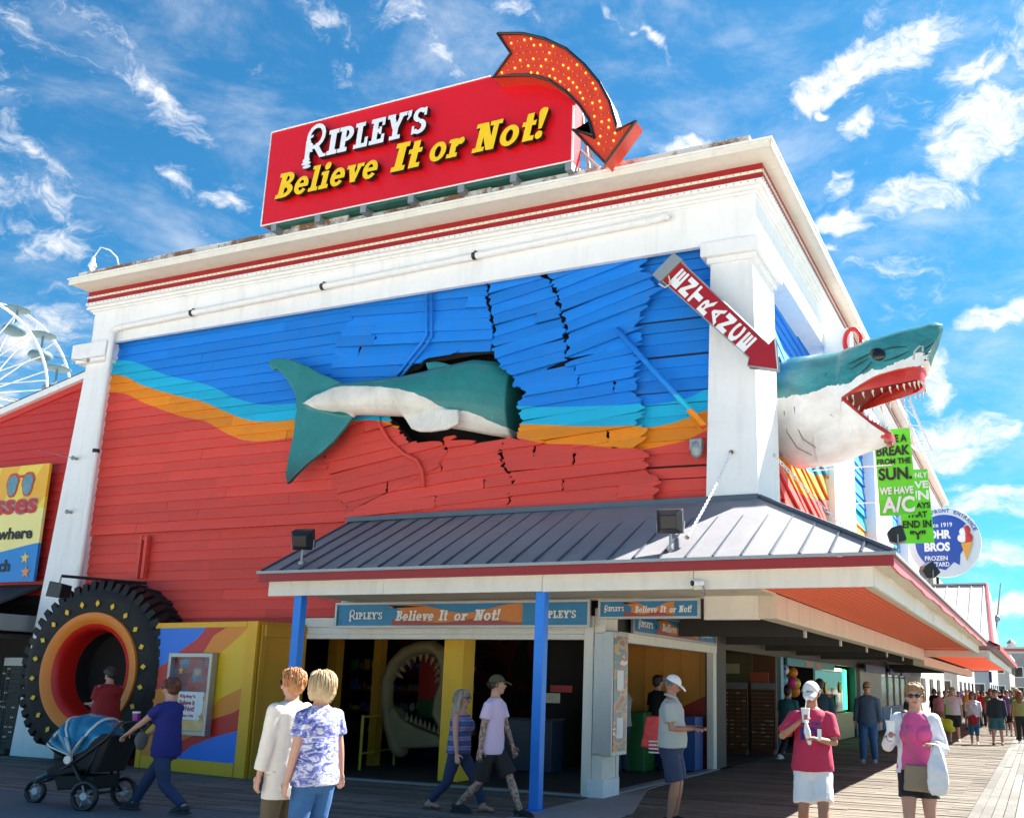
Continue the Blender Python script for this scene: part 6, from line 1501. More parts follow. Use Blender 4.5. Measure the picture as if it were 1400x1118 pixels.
    if bottom:
        mt, frac, loose = bottom[:3]; pb = MB(); f2 = fat**.6
        pb.loft([tring(.77, .13, .098, loose), tring(.83, .160, .116, loose), tring(.90, .175*(1.05 if female else 1), .12, loose), tring(.98, .160, .113, min(loose, .012)), tring(1.06, .150, .108, .010)])
        for i in range(2):
            a, k, n_ = legs[i]; fl = bottom[3] if len(bottom) > 3 else 1
            if frac <= 1: e = a+(k-a)*frac; pb.tube([a+V((0, 0, .02)), a+(e-a)*.5, e], [.092*s*f2+loose, .085*s*f2+loose*1.2, .078*s*f2+loose*1.6], 14)
            else: e = k+(n_-k)*min(1, frac-1); pb.tube([a+V((0, 0, .02)), a+(k-a)*.5, k, k+(e-k)*.35, e], [.092*s*f2+loose, .082*s*f2+loose, .060*s*f2+loose, .060*s*f2+loose*fl, .042*s+loose*1.3*fl], 14)
        child('trousers' if frac > 1 else 'shorts', pb, mt, .010, 3, .014, .10)
    if shoes:
        mt, kind = shoes; 
        for i in range(2):
            a = legs[i][2]; so_ = MB()
            if kind == 'shoe': so_.tube([a-V((.045*s, 0, .018*s)), a+V((.03*s, 0, -.018*s)), a+V((.10*s, 0, -.035*s)), a+V((.155*s, 0, -.045*s))], [.044*s, .045*s, .042*s, .030*s], 12, round_=True, flat=.85); so_.box(a.x-.09*s, a.x+.19*s, a.y-.044*s, a.y+.044*s, a.z-.085*s, a.z-.062*s)
            else: so_.box(a.x-.09*s, a.x+.18*s, a.y-.045*s, a.y+.045*s, a.z-.092*s, a.z-.075*s); so_.tube([a+V((.05*s, -.038*s, -.06*s)), a+V((.09*s, 0, -.02*s)), a+V((.05*s, .038*s, -.06*s))], .010, 6)
            child('shoe' if kind == 'shoe' else 'sandal', so_, mt, .009, 2)
    if hair:
        hb_ = MB(); st_ = hair_style
        HT = HT @ (Matrix.Scale(1.12, 4) if st_ == 'bob' else Matrix.Scale(1.10, 4))
        hb_.ell((-.022, 0, .036), (.096, .086, .094), T=HT, n=16, m=10)
        if st_ == 'short': hb_.ell((-.045, 0, -.01), (.072, .078, .080), T=HT); hb_.ell((.045, 0, .085), (.050, .062, .035), T=HT)
        if st_ == 'bob': hb_.ell((-.045, 0, -.02), (.085, .098, .105), T=HT); hb_.ell((-.005, .075, -.02), (.055, .03, .085), T=HT); hb_.ell((-.005, -.075, -.02), (.055, .03, .085), T=HT); hb_.ell((.045, 0, .090), (.052, .068, .035), T=HT)
        if st_ == 'long':
            hb_.ell((-.045, 0, -.01), (.080, .090, .10), T=HT); hb_.tube([(-.05, 0, .0), (-.075, 0, -.12), (-.085, 0, -.26), (-.07, 0, -.34)], [.085, .085, .075, .03], 12, T=HT, round_=True); hb_.ell((.04, 0, .088), (.050, .066, .035), T=HT)
            for q in (-1, 1): hb_.tube([(-.01, q*.07, .03), (-.02, q*.088, -.08), (-.02, q*.09, -.2)], [.035, .035, .015], 8, T=HT, round_=True)
        if st_ == 'bun': hb_.ell((-.045, 0, -.01), (.066, .076, .075), T=HT); hb_.ell((-.105, 0, .045), (.042, .042, .042), T=HT); hb_.ell((.045, 0, .085), (.046, .060, .030), T=HT)
        if st_ == 'under': hb_ = MB().ell((-.026, 0, .008), (.074, .071, .066), T=HT)
        child('hair', hb_, hair, .007, 1, .016, .022)
        if vox < .009:                               # loose locks over the solid mass of hair
            Ll, ns = {'short': (.075, 190), 'bob': (.16, 240), 'long': (.20, 150), 'bun': (.07, 120), 'under': (.03, 60)}[st_]; lk = MB(); rg_ = random.Random(len(label))
            for q in range(ns):
                th_ = rg_.uniform(0, 2*math.pi); el_2 = rg_.uniform(-.25, 1.25) if st_ != 'under' else rg_.uniform(-.5, .1)
                n0 = V((math.cos(el_2)*math.cos(th_), math.cos(el_2)*math.sin(th_), math.sin(el_2)))
                if n0.x > .45 and n0.z < .55: continue
                p = V((-.022+n0.x*.098, n0.y*.088, .036+n0.z*.096)); dd = V((-n0.x*n0.z*.6-.25, -n0.y*n0.z*.6, -1)); dd = (dd-n0*dd.dot(n0)).normalized(); pts_ = [p]; L_ = Ll*rg_.uniform(.6, 1.1)
                for w_ in range(4):
                    p = p+dd*L_/4+n0*.001+V((rg_.uniform(-1, 1), rg_.uniform(-1, 1), 0))*.003; dd = (dd*.7+V((-.25*n0.x, -.25*n0.y, -.65))).normalized(); pts_.append(p)
                lk.tube(pts_, [.0045, .006, .0055, .004, .001], 4, T=HT)
            obj('hair_strands', lk, hair, ps, smooth=True, kind='stuff')
        HT = HT @ (Matrix.Scale(1/1.12, 4) if st_ == 'bob' else Matrix.Scale(1/1.10, 4))
    if hat:
        hm = MB(); rings = []
        for k in range(7):
            ph = math.pi/2*k/6*.98; rings.append([V((-.010+.102*math.cos(ph)*math.cos(t), .088*math.cos(ph)*math.sin(t), .040+.092*math.sin(ph))) for t in (2*math.pi*i/20 for i in range(20))])
        hm.loft(rings, T=HT)
        rings = []
        for k in range(5):
            f = k/4; x = .070+.105*f; w = .074*math.sqrt(max(.02, 1-(f*.93)**2.4)); rings.append([V((x, w*c, .052-.035*f*f-.014*abs(c)**2+o)) for o, cs in ((.004, (-1, -.5, 0, .5, 1)), (-.004, (1, .5, 0, -.5, -1))) for c in cs])
        hm.loft(rings, T=HT); obj('cap', hm, hat, ps, smooth=50)
    PEOPLE.append(ps); ps['_H'] = H
    return ps, dict(arms=arms, legs=legs, HT=HT, s=s, lx=lx)
def hand_at(info, i):
    a, e, w = info['arms'][i]; return w+(w-e).normalized()*.07*info['s']
def local_thing(name, ps, label, cat):
    """an Empty sharing the person's place and heading, for what they hold"""
    e = empty(name, ps.location, label, cat); e.rotation_euler = ps.rotation_euler; e.scale = ps.scale; WOFF[e.name] = Vector((0, 0, 0)); return e
white_c = cloth('white', (.78, .76, .72), .05); navy_c = cloth('navy', (.010, .012, .16), .15); jean_d = cloth('dark_denim', (.018, .035, .10), .25, scale=12); jean = cloth('denim', (.03, .12, .30), .3, scale=8)
black_c = cloth('black', (.012, .012, .014), .2); navysh = cloth('navy_shorts', (.03, .045, .10), .2)
# stroller woman, walking left
a, A = person('woman in navy tee and dark jeans pushing the stroller', (-10.35, 9.5, 0), 180+4, 1.66, 1.0, .06, SKIN, feet=((.47, -.06), (-.42, .07)), lift=(0, .02),
   hands=((.50, -.20, 1.02), (.50, .20, 1.02)), head=(0, 6), top=(navy_c, .80, .55, .018), bottom=(jean_d, 1.95, .010), shoes=(cloth('black_sneaker', (.03, .03, .035), .3), 'shoe'), hair=hairm('auburn', (.12, .035, .018)), hair_style='bun', glasses='clear', female=True, fat=1.02) if 0 else person('woman in navy tee and dark jeans pushing the stroller', (-9.93, 9.45, 0), 184, H=1.73, fat=1.02, lean=.03, feet=((.47, -.06), (-.42, .07)), lift=(0, .02),
   hands=((.50, -.20, 1.02), (.50, .20, 1.02)), head=(0, 6), top=(navy_c, .80, .55, .018), bottom=(jean_d, 1.95, .010), shoes=(cloth('black_sneaker', (.03, .03, .035), .3), 'shoe'), hair=hairm('auburn', (.12, .035, .018)), hair_style='bun', glasses='clear', female=True)
# stroller
ST = empty('stroller', (-11.5, 9.45, 0), 'black three wheeled stroller with blue and silver sun canopy', 'stroller'); ST.rotation_euler = (0, 0, rad(184)); WOFF[ST.name] = Vector((0, 0, 0))
m_sb = cloth('stroller_black', (.012, .012, .014), .25); m_sbl = M('stroller_blue_sheen', (.01, .16, .30), .22, .3, var=.2, scale=6, bump=.3, bscale=20, space='obj'); m_ssil = M('stroller_silver', (.55, .58, .60), .35, .3, space='obj', bump=.2, bscale=20)
fr = MB()                                          # stroller faces +X locally; handle at -X
for q in (-.24, .24):
    fr.tube([(-.62, q, 1.02), (-.42, q, .80), (-.05, q, .52), (.20, q*.8, .40), (.62, q*.25, .24)], .017, 8); fr.tube([(-.02, q, .55), (-.28, q*1.05, .18)], .020, 8); fr.tube([(-.36, q, .75), (-.22, q, .35)], .012, 6)
fr.tube([(-.62, -.24, 1.02), (-.62, .24, 1.02)], .02, 8); fr.tube([(-.28, -.27, .17), (-.28, .27, .17)], .015, 8)
obj('frame', fr, m_black, ST, smooth=True)
obj('blue_tube', MB().tube([(.22, -.19, .42), (.58, -.07, .28)], .027, 8).tube([(.22, .19, .42), (.58, .07, .28)], .027, 8), M('stroller_tube_blue', (.01, .07, .13), .3, space='obj'), ST, smooth=True)
can = MB(); N = 12; sect = []
arcs = [(-.42, .78, .02), (-.25, .92, .16), (-.02, .98, .26), (.22, .90, .24), (.44, .70, .16), (.50, .58, .10)]
piv = Vector((-.02, 0, .60)); angs = [150, 118, 90, 62, 32, 14]; R_len = [.48, .50, .50, .50, .50, .52]
ribs = []
for an_, rl_ in zip(angs, R_len):
    tip = piv+Vector((math.cos(rad(an_))*rl_, 0, math.sin(rad(an_))*rl_)); rib = []
    for k in range(11):
        f = -1+2*k/10; w = .25; rib.append(Vector((piv.x+(tip.x-piv.x)*math.sqrt(max(0, 1-abs(f)**3)), w*f*(1 if abs(f) < .99 else 1), piv.z+(tip.z-piv.z)*math.sqrt(max(0, 1-abs(f)**3)))))
    ribs.append(rib)
mb = MB(); n = 11
for a_, b_ in zip(ribs, ribs[1:]):
    mb.add(a_+b_, [(i, i+1, i+1+n, i+n) for i in range(n-1)])
co_ = obj('canopy', mb, m_sbl, ST, smooth=True); sld = co_.modifiers.new('s', 'SOLIDIFY'); sld.thickness = .012
st_ = MB()
for ri, rr_ in ((0, .009), (1, .02), (3, .02), (5, .016)): st_.tube([p+Vector((0, 0, .006)) for p in ribs[ri]], rr_, 6)
for q in (-.252, .252): st_.tube([piv+Vector((0, q, .02)), piv+Vector((.10, q, .22))], .035, 5, flat=.3); st_.tube([piv+Vector((0, q, .02)), piv+Vector((-.14, q, .24))], .035, 5, flat=.3)
obj('silver_piping', st_, m_ssil, ST, smooth=True)
seat = MB().loft([[Vector((x+dx, y, z)) for y in (-.22, .22)]+[Vector((x2, y, z2)) for y in (.22, -.22)] for (x, z, x2, z2, dx) in ((-.40, .86, -.38, .60, 0), (-.10, .66, -.12, .42, 0), (.22, .50, .14, .36, 0), (.34, .42, .30, .34, 0))])
remesh(obj('seat', seat, m_sb, ST), .02, 4, disp=.02); remesh(obj('seat_back', MB().loft([[(-.5,-.23,.86),(-.5,.23,.86),(-.36,.23,.88),(-.36,-.23,.88)],[(-.34,-.23,.42),(-.34,.23,.42),(.1,.23,.50),(.1,-.23,.50)]]), m_sb, ST), .02, 4)
remesh(obj('basket', MB().loft([[(-.30,-.2,.22),(-.30,.2,.22),(-.30,.22,.38),(-.30,-.22,.38)],[(.20,-.17,.18),(.20,.17,.18),(.28,.18,.36),(.28,-.18,.36)]]), m_sb, ST), .02, 4)
[obj('hub_disc', MB().tube([(.0, q*.285, .56), (.0, q*.25, .56)], .05, 16), m_ssil, ST) for q in (-1, 1)]
for (x, y, r) in ((-.30, -.29, .155), (-.30, .29, .155), (.66, 0, .125)):
    wh_ = obj('wheel', MB().tube([(x+r*math.cos(t), y, r+r*math.sin(t)) for t in (2*math.pi*k/28 for k in range(29))], .028, 8), m_black, ST, smooth=True)
    obj('rim', MB().tube([(x, y-.02, r), (x, y+.02, r)], .045, 14), m_ssil, wh_); sp__ = MB()
    for k in range(5): t = 2*math.pi*k/5; sp__.tube([(x, y, r), (x+r*.85*math.cos(t), y, r+r*.85*math.sin(t))], .010, 5)
    obj('spoke', sp__, m_grey, wh_)
ST.location = (-11.20, 9.38, 0); ST.scale = (1.2, 1.08, 1.02); ST['label'] = 'black three wheeled stroller with blue and silver sun canopy'
cu = local_thing('cup', ST, 'purple cup with white lid in the stroller handle', 'cup'); obj('cup', MB().tube([(-.60, .0, 1.00), (-.60, .0, 1.13)], [.035, .042], 12), M('purple', (.25, .01, .25), .4, space='obj'), cu, smooth=40); obj('lid', MB().tube([(-.60, 0, 1.131), (-.60, 0, 1.15)], .044, 12), white_c, cu)
bt = local_thing('handle_bag', ST, 'small grey bag hanging below the stroller handle', 'bag'); remesh(obj('bag', MB().ell((-.66, -.05, .80), (.045, .09, .12)), cloth('grey', (.15, .15, .15)), bt), .02, 1, disp=.02)
# two women watching on the left, in the sun
blonde2 = hairm('blonde_grey', (.50, .36, .20)); copper = hairm('copper', (.46, .20, .07))
def tiedye(nt, v):
    n_ = nt.noise(nt.new('ShaderNodeMapping', {'Vector': v, 'Scale': (3, 3, 6), 'Rotation': (.5, .6, .3)}).outputs[0], 3.2, 6, .75, 1.6)
    return nt.ramp(n_, [(.40, (.03, .045, .26)), (.50, (.20, .22, .50)), (.56, (.62, .60, .68)), (.75, (.72, .69, .70))])
w1, i1 = person('woman with blonde bob in blue and white tie dye top and jeans', (-5.42, 6.72, 0), 166, H=1.68, fat=1.02, feet=((.03, -.12), (-.03, .13)), hands=((.10, -.34, .86), None), head=(0, 0), top=(cloth('tie_dye', (.5,.5,.6), .04, colfn=tiedye), .80, .62, .026), bottom=(jean, 1.98, .014, 1.3), shoes=(black_c, 'shoe'), hair=blonde2, hair_style='bob', glasses='dark', female=True, belly=.04)
w2, i2 = person('woman with short copper hair in long cream cardigan', (-5.84, 6.86, 0), 168, H=1.70, fat=.93, feet=((.03, -.11), (-.03, .12)), hands=((.20, -.27, .84), None), head=(4, 0), top=(cloth('lace_white', (.60, .56, .52), .2, scale=25), .80, .9, .012), bottom=(cloth('olive_brown', (.13, .095, .055), .15), 1.98, .016, 1.4), shoes=(cloth('tan_shoe', (.3, .2, .12)), 'shoe'), hair=copper, hair_style='short', glasses='dark', female=True)
def open_coat(ps, inf, mat, hem, gap=70, sl=1.85, loose=.035, fat=1.0):
    s = inf['s']; mb = MB(); prof = [(hem/s, .20, .15), (.95, .185, .145), (1.10, .165, .13), (1.25, .17, .135), (1.38, .18, .12), (1.45, .125, .085), (1.49, .075, .07)]
    rings = []
    for z, w, d in prof:
        o_, in_ = [], []
        for k in range(21):
            t = rad(gap/2+(360-gap)*k/20); ww, dd = (w*fat+loose*.6)*s, (d*fat+loose*.6)*s; l = inf['lx'](z*s)
            o_.append(Vector((l+dd*math.cos(t), ww*math.sin(t), z*s))); in_.append(Vector((l+(dd-.012)*math.cos(t), (ww-.012)*math.sin(t), z*s)))
        rings.append(o_+in_[::-1])
    mb.loft(rings)
    for i in range(2):
        a_, e_, w_ = inf['arms'][i]; end = a_+(e_-a_)*sl if sl <= 1 else e_+(w_-e_)*(sl-1)
        mb.tube([a_+Vector((0, 0, .0)), a_+(e_-a_)*.5, e_, end] if sl > 1 else [a_, a_+(e_-a_)*.5, end], [.058*s*fat+loose, .050*s*fat+loose, .043*s+loose, .036*s+loose][:4 if sl > 1 else 3], 14, round_=False); mb.ell(a_, (.06*s*fat+loose,)*3)
    o = obj('cardigan', mb, mat, ps, smooth=True); remesh(o, .011, 3, .5, .016, .12); return o
open_coat(w2, i2, cloth('cream_knit', (.74, .68, .60), .06, scale=20), .66, 60, 1.85, .022, .95)
# tattooed couple walking right
def tatt(nt, v): return nt.mix(nt.ramp(nt.noise(v, 22, 4, .6, .6), [(.47, 0), (.52, .8)]), (.50, .27, .19), (.06, .07, .08))
m_tat = M('tattooed_skin', (.5, .27, .19), .5, var=.08, space='obj', bump=.05, colfn=lambda nt, v: nt.mix(nt.math('GREATER_THAN', nt.new('ShaderNodeSeparateXYZ', {0: v}).outputs[2], 1.38), tatt(nt, v), (.48, .25, .17)))
mC, iC = person('man in lilac tee, black shorts and olive cap with tattooed arms and legs', (-6.45, 11.4, 0), 2, H=1.81, fat=.90, lean=.05, skin=m_tat, feet=((-.40, -.07), (.40, .08)), lift=(.03, 0), hands=((-.03, -.27, .80), (.22, .24, .84)), head=(32, 0), top=(cloth('lilac', (.66, .50, .68), .06), .84, .62, .026), bottom=(black_c, .92, .026), shoes=(black_c, 'shoe'), hair=hairm('dark_brown', (.03, .018, .012)), hair_style='under', hat=cloth('olive_cap', (.07, .065, .022), .1))
def stripes(nt, v):
    z = nt.new('ShaderNodeSeparateXYZ', {0: v}).outputs[2]; w_ = nt.math('ADD', nt.math('SINE', nt.math('MULTIPLY', z, 52)), nt.math('MULTIPLY', nt.math('SUBTRACT', nt.noise(v, 30, 2), .5), 1.4))
    return nt.ramp(w_, [(.0, (.05, .08, .22)), (.35, (.10, .16, .30)), (.5, (.42, .42, .52)), (.8, (.20, .13, .30))])
wC, jC = person('woman with long ash hair in blue striped vest and dark jeans', (-7.05, 11.6, 0), 4, H=1.60, fat=1.06, lean=.03, feet=((-.36, -.06), (.36, .07)), lift=(.02, 0), hands=((.12, -.27, .76), (-.05, .25, .74)), head=(0, 0), top=(cloth('blue_stripe', (.3,.3,.4), .05, colfn=stripes), .80, 0, .022, 1), bottom=(jean_d, 1.9, .008), shoes=(cloth('brown_sandal', (.12, .04, .03)), 'sandal'), hair=hairm('ash_blonde', (.33, .27, .20)), hair_style='long', glasses='dark', female=True)
# man in white cap looking at phone
m5, i5 = person('man in pale polo shirt, navy shorts and white cap looking at his phone', (-4.22, 11.95, 0), 8, H=1.76, fat=1.10, skin=SKIN2, feet=((.0, -.10), (.02, .11)), hands=((.27, -.10, 1.13), (.29, .10, 1.14)), hint=((-.5, -.3, -1), (-.5, .3, -1)), head=(4, 26), top=(cloth('pale_grey_polo', (.42, .44, .40), .08), .90, .72, .024), bottom=(navysh, .92, .020), shoes=(black_c, 'shoe'), hair=hairm('grey', (.22, .20, .18)), hair_style='under', hat=cloth('white_cap', (.80, .80, .80), .04), belly=.04, elbows_out=.1)
ph = local_thing('phone', m5, 'small dark phone held by the man in the white cap', 'phone'); p_ = hand_at(i5, 0); obj('phone', MB().box(p_.x-.04, p_.x+.10, .0-.035, .0+.035, p_.z+.01, p_.z+.022), m_black, ph, bev=.003)
obj('collar', MB().tube([(.075, 0, 1.47), (.05, .065, 1.50), (-.04, .075, 1.53), (-.085, 0, 1.535), (-.04, -.075, 1.53), (.05, -.065, 1.50), (.075, 0, 1.47)], .016, 6, flat=.6), cloth('pale_grey_polo', (.42, .44, .40)), m5, smooth=True)
# man drinking, facing camera
redc = cloth('raspberry', (.46, .022, .075), .08)
m6, i6 = person('man in raspberry tee and white cap drinking from a straw', (-2.21, 10.65, 0), -80, H=1.73, fat=1.04, skin=SKIN2, feet=((-.06, -.11), (.22, .11)), hands=((.25, -.13, 1.32), (.27, .06, 1.17)), hint=((-.2, -.9, -.9), (-.4, .8, -.9)), head=(-6, 24), top=(redc, .84, .80, .026), bottom=(cloth('white_shorts', (.80, .80, .80), .04), .86, .018), shoes=(white_c, 'shoe'), hair=hairm('grey', (.22, .20, .18)), hair_style='under', hat=cloth('stone_cap', (.74, .70, .64), .05), belly=.035)
def cup_at(ps, p, label, hgt=.13, tilt=0, logo=True, straw=True):
    e = local_thing('cup', ps, label, 'cup'); T = Matrix.Translation(p) @ Matrix.Rotation(rad(tilt), 4, 'Y')
    obj('cup', MB().tube([(0, 0, -.03), (0, 0, hgt-.03)], [.032, .043], 16, T=T), M('paper_cup', (.80, .80, .78), .5, space='obj'), e, smooth=40); obj('lid', MB().tube([(0, 0, hgt-.029), (0, 0, hgt-.015)], .046, 16, T=T), white_c, e)
    if straw: obj('straw', MB().tube([(0, 0, hgt-.02), (-.01, .015, hgt+.10)], .004, 6, T=T), white_c, e)
    if logo: obj('print', MB().box(.037, .044, -.015, .02, .0, .05, T=T), M('cup_print', (.35, .08, .10), .5, space='obj'), e)
    return e
cup_at(m6, hand_at(i6, 0)+Vector((.03, .03, .0)), 'white paper cup with straw at the mouth of the man in raspberry')
ic = local_thing('wrapped_snack', m6, 'white wrapped snack held low by the man in raspberry', 'snack'); p_ = hand_at(i6, 1); obj('wrap', MB().tube([p_+Vector((.02, -.03, -.05)), p_+Vector((.05, -.05, .06)), p_+Vector((.05, -.06, .16))], [.02, .035, .01], 10, round_=True), white_c, ic, smooth=True)
obj('napkin', MB().box(p_.x+.03, p_.x+.035, p_.y+.05, p_.y+.09, p_.z-.02, p_.z+.09), white_c, ic)
for s_, w_, h_, z_ in (('NEW YORK', .20, .035, 1.30), ('NY', .22, .13, 1.15)):
    pr_ = moved(text_mb(s_, w_, h_, .012, .06), Matrix.Translation((.165, -.0, z_)) @ Matrix.Rotation(rad(90), 4, 'Z') @ Matrix.Translation((-w_/2, 0, 0)))
    obj('shirt_print', pr_, navy_c, m6)
obj('cap_logo', moved(text_mb('Nationals', .07, .016, .004, .03), i6['HT'] @ Matrix.Translation((.098, 0, .062)) @ Matrix.Rotation(rad(90), 4, 'Z') @ Matrix.Translation((-.035, 0, 0))), navy_c, m6)
# woman in pink
pink = cloth('pink', (.68, .09, .27), .08)
w7, i7 = person('smiling woman in pink top, white cardigan and black shorts with tan shoulder bag', (-1.15, 10.46, 0), -86, H=1.70, fat=1.04, feet=((.10, -.10), (-.05, .11)), hands=((.24, -.23, 1.20), (.20, .16, 1.14)), hint=((-.5, -.45, -1), (-.5, .45, -1)), head=(0, 2), top=(pink, .90, 0, .012), bottom=(black_c, .55, .014), shoes=(white_c, 'shoe'), hair=hairm('light_brown', (.30, .17, .07)), hair_style='short', glasses='dark', female=True)
open_coat(w7, i7, cloth('white_cardigan', (.72, .72, .78), .05), .86, 95, 1.8, .020, 1.04)
cup_at(w7, hand_at(i7, 0)+Vector((.02, 0, -.02)), 'white paper cup with straw held up by the woman in pink', .17)
sbg = local_thing('shoulder_bag', w7, 'tan cross body bag on the hip of the woman in pink', 'bag'); remesh(obj('bag', MB().loft([[(.15,-.13,.72),(.15,.13,.70),(.24,.13,.70),(.24,-.13,.72)],[(.14,-.11,.95),(.14,.12,.95),(.20,.12,.95),(.20,-.11,.95)]]), cloth('tan', (.30, .22, .14)), sbg), .012, 4, disp=.02); obj('strap', MB().tube([(.19, .0, .94), (.20, -.06, 1.15), (.19, -.10, 1.3), (.06, -.13, 1.47), (-.1, -.08, 1.44)], .010, 6, flat=.5), cloth('tan', (.30, .22, .14)), sbg, smooth=True)
pb_ = local_thing('plastic_bag', w7, 'white plastic carrier bag hanging from the arm of the woman in pink', 'bag'); p_ = hand_at(i7, 1); remesh(obj('bag', MB().loft([[p_+Vector((x*w, y*w+.05, z)) for x, y in ((-1, -1), (1, -1), (1, 1), (-1, 1))] for w, z in ((.06, -.46), (.09, -.40), (.092, -.25), (.06, -.10), (.022, .0))]), M('thin_plastic', (.74, .74, .76), .35, bump=.6, bscale=14, space='obj'), pb_), .012, 3, disp=.035)
# others under and beyond the canopy
m8, i8 = person('man in blue grey sweatshirt and jeans with sunglasses under the canopy', (-3.72, 24.2, 0), -90, H=1.80, fat=1.15, feet=((.1, -.12), (-.1, .12)), top=(cloth('blue_grey', (.06, .12, .20), .12), .88, 1.9, .028), bottom=(jean, 1.98, .018), shoes=(cloth('grey_shoe', (.3, .3, .3)), 'shoe'), hair=hairm('light_brown', (.30, .17, .07)), glasses='dark', vox=.011)
w9, i9 = person('woman in teal top and black trousers seen from behind under the canopy', (-5.35, 23.2, 0), 80, H=1.72, fat=1.15, feet=((.25, -.1), (-.3, .1)), lift=(0, .08), top=(cloth('teal', (.03, .16, .18), .1), .84, .7, .024), bottom=(black_c, 1.95, .014), shoes=(white_c, 'shoe'), hair=hairm('dark_brown', (.03, .018, .012)), female=True, vox=.011)
wp9, _ = person('man in dark teal jacket behind the man in raspberry', (-4.3, 21.6, 0), 95, H=1.83, fat=1.1, top=(cloth('dark_teal', (.015, .06, .085), .1), .86, 1.8, .03), bottom=(cloth('ink_jeans', (.012, .018, .06), .2), 1.98, .014), shoes=(white_c, 'shoe'), hair=hairm('dark_brown', (.03, .018, .012)), vox=.012)
m10, i10 = person('man in red tee and grey trousers looking at a phone in the tyre doorway', (-14.9, 12.75, 0), 178, H=1.72, fat=1.3, feet=((.0, -.12), (.02, .12)), hands=((.40, -.12, 1.08), (.34, .10, 1.10)), head=(0, 28), top=(cloth('dark_red_tee', (.30, .010, .012), .1), .84, .72, .028), bottom=(cloth('warm_grey', (.20, .18, .14)), 1.98, .02), shoes=(black_c, 'shoe'), hair=hairm('dark_brown', (.03, .018, .012)), belly=.06, vox=.009)
obj('shirt_print', MB().box(-.05, .02, -.242, -.236, 1.28, 1.31).box(-.02, .03, -.246, -.24, 1.22, 1.245).box(-.05, .0, -.246, -.24, 1.17, 1.19), white_c, m10)
m11, i11 = person('man in black tee and dark cap inside the side opening', (-7.0, 19.0, 0), 60, H=1.82, fat=1.1, top=(black_c, .86, .7, .028), bottom=(cloth('ink_jeans', (.012, .018, .06), .2), 1.98, .014), shoes=(black_c, 'shoe'), hair=hairm('dark_brown', (.03, .018, .012)), hat=black_c, vox=.012)
w12, i12 = person('person in grey tee with raised hands inside the side opening', (-7.35, 18.0, 0), 150, H=1.66, fat=1.05, hands=((.30, -.05, 1.42), (.30, .12, 1.38)), top=(cloth('grey_tee', (.35, .35, .33), .08), .86, .6, .024), bottom=(cloth('ink_jeans', (.012, .018, .06), .2), 1.98, .014), shoes=(black_c, 'shoe'), hair=hairm('dark_brown', (.03, .018, .012)), vox=.012)
rbg = empty('shopping_bag', (-5.3, 14.6, .6), 'bright red shopping bag with striped lower edge beside the man at his phone', 'bag')
q = U(890, 1000, 'Y', 13.6); bgm = MB().loft([[(q.x-.12, 13.5, q.z-.20), (q.x+.16, 13.5, q.z-.26), (q.x+.16, 13.64, q.z-.26), (q.x-.12, 13.64, q.z-.20)], [(q.x-.04, 13.52, q.z+.22), (q.x+.14, 13.52, q.z+.22), (q.x+.14, 13.62, q.z+.22), (q.x-.04, 13.62, q.z+.22)]])
remesh(obj('bag', bgm, M('bag_red', (.75, .02, .02), .35, bump=.3, bscale=20), rbg), .015, 2, disp=.02)
for k in range(4): obj('stripe', MB().box(q.x+.02, q.x+.22, 13.46, 13.49, q.z-.28+k*.05, q.z-.26+k*.05), white_c, rbg)
w13, _ = person('woman in dark green top behind the woman in pink', (-3.3, 29.5, 0), -70, H=1.66, fat=1.05, top=(cloth('bottle_green', (.012, .05, .05), .1), .86, 1.7, .024), bottom=(black_c, 1.98, .014), shoes=(black_c, 'shoe'), hair=hairm('dark_auburn', (.07, .02, .012)), hair_style='long', glasses='dark', female=True, vox=.013)
# nearer walkers in the crowd
c1_, ci1 = person('man in white polo and black shorts walking, carrying a yellow toy', (-2.75, 36.3, 0), -95, H=1.80, fat=1.25, feet=((.25, -.1), (-.25, .1)), top=(cloth('white_polo', (.60, .60, .64), .06), .9, .7, .03), bottom=(black_c, .9, .03), shoes=(cloth('grey_shoe', (.3, .3, .3)), 'shoe'), hair=hairm('grey', (.22, .20, .18)), belly=.08, vox=.014)
ty = empty('toy', (-3.1, 35.5, .9), 'yellow green inflatable toy carried beside the man in white polo', 'toy'); q = U(1293, 992, 'Y', 35.6)
remesh(obj('toy', MB().ell(q, (.34, .12, .14), R=Matrix.Rotation(rad(25), 3, 'Y')).ell(q+Vector((-.18, 0, .16)), (.14, .12, .14)).ell(q+Vector((.08, 0, .12)), (.16, .12, .12)), M('lime_yellow', (.62, .72, .02), .4), ty), .03, 2)
c2_, _ = person('woman in white top and blue capris with red shoulder bag', (-2.05, 35.1, 0), -88, H=1.65, fat=1.08, feet=((.12, -.08), (-.12, .08)), top=(cloth('soft_white', (.60, .60, .66), .1), .86, 1.2, .026), bottom=(cloth('capri_blue', (.02, .12, .22), .1), 1.45, .016), shoes=(white_c, 'sandal'), hair=hairm('auburn_dark', (.14, .04, .02)), hair_style='long', glasses='dark', female=True, vox=.014)
rb2 = empty('handbag', (-2.3, 34.9, .8), 'red handbag of the woman in blue capris', 'bag'); q = U(1331, 984, 'Y', 34.85); remesh(obj('bag', MB().ell(q, (.17, .08, .17)), cloth('bag_dark_red', (.32, .01, .02)), rb2), .02, 1)
c3_, _ = person('man in dark hoodie and teal shorts walking', (-1.36, 35.2, 0), -90, H=1.74, fat=1.12, feet=((.1, -.13), (-.1, .13)), top=(cloth('dark_hoodie', (.012, .025, .035), .15), .84, 1.9, .04), bottom=(cloth('teal_shorts', (.03, .12, .13), .1), .95, .04), shoes=(cloth('brown_sandal', (.12, .04, .03)), 'shoe'), hair=hairm('dark_brown', (.03, .018, .012)), glasses='dark', vox=.014)
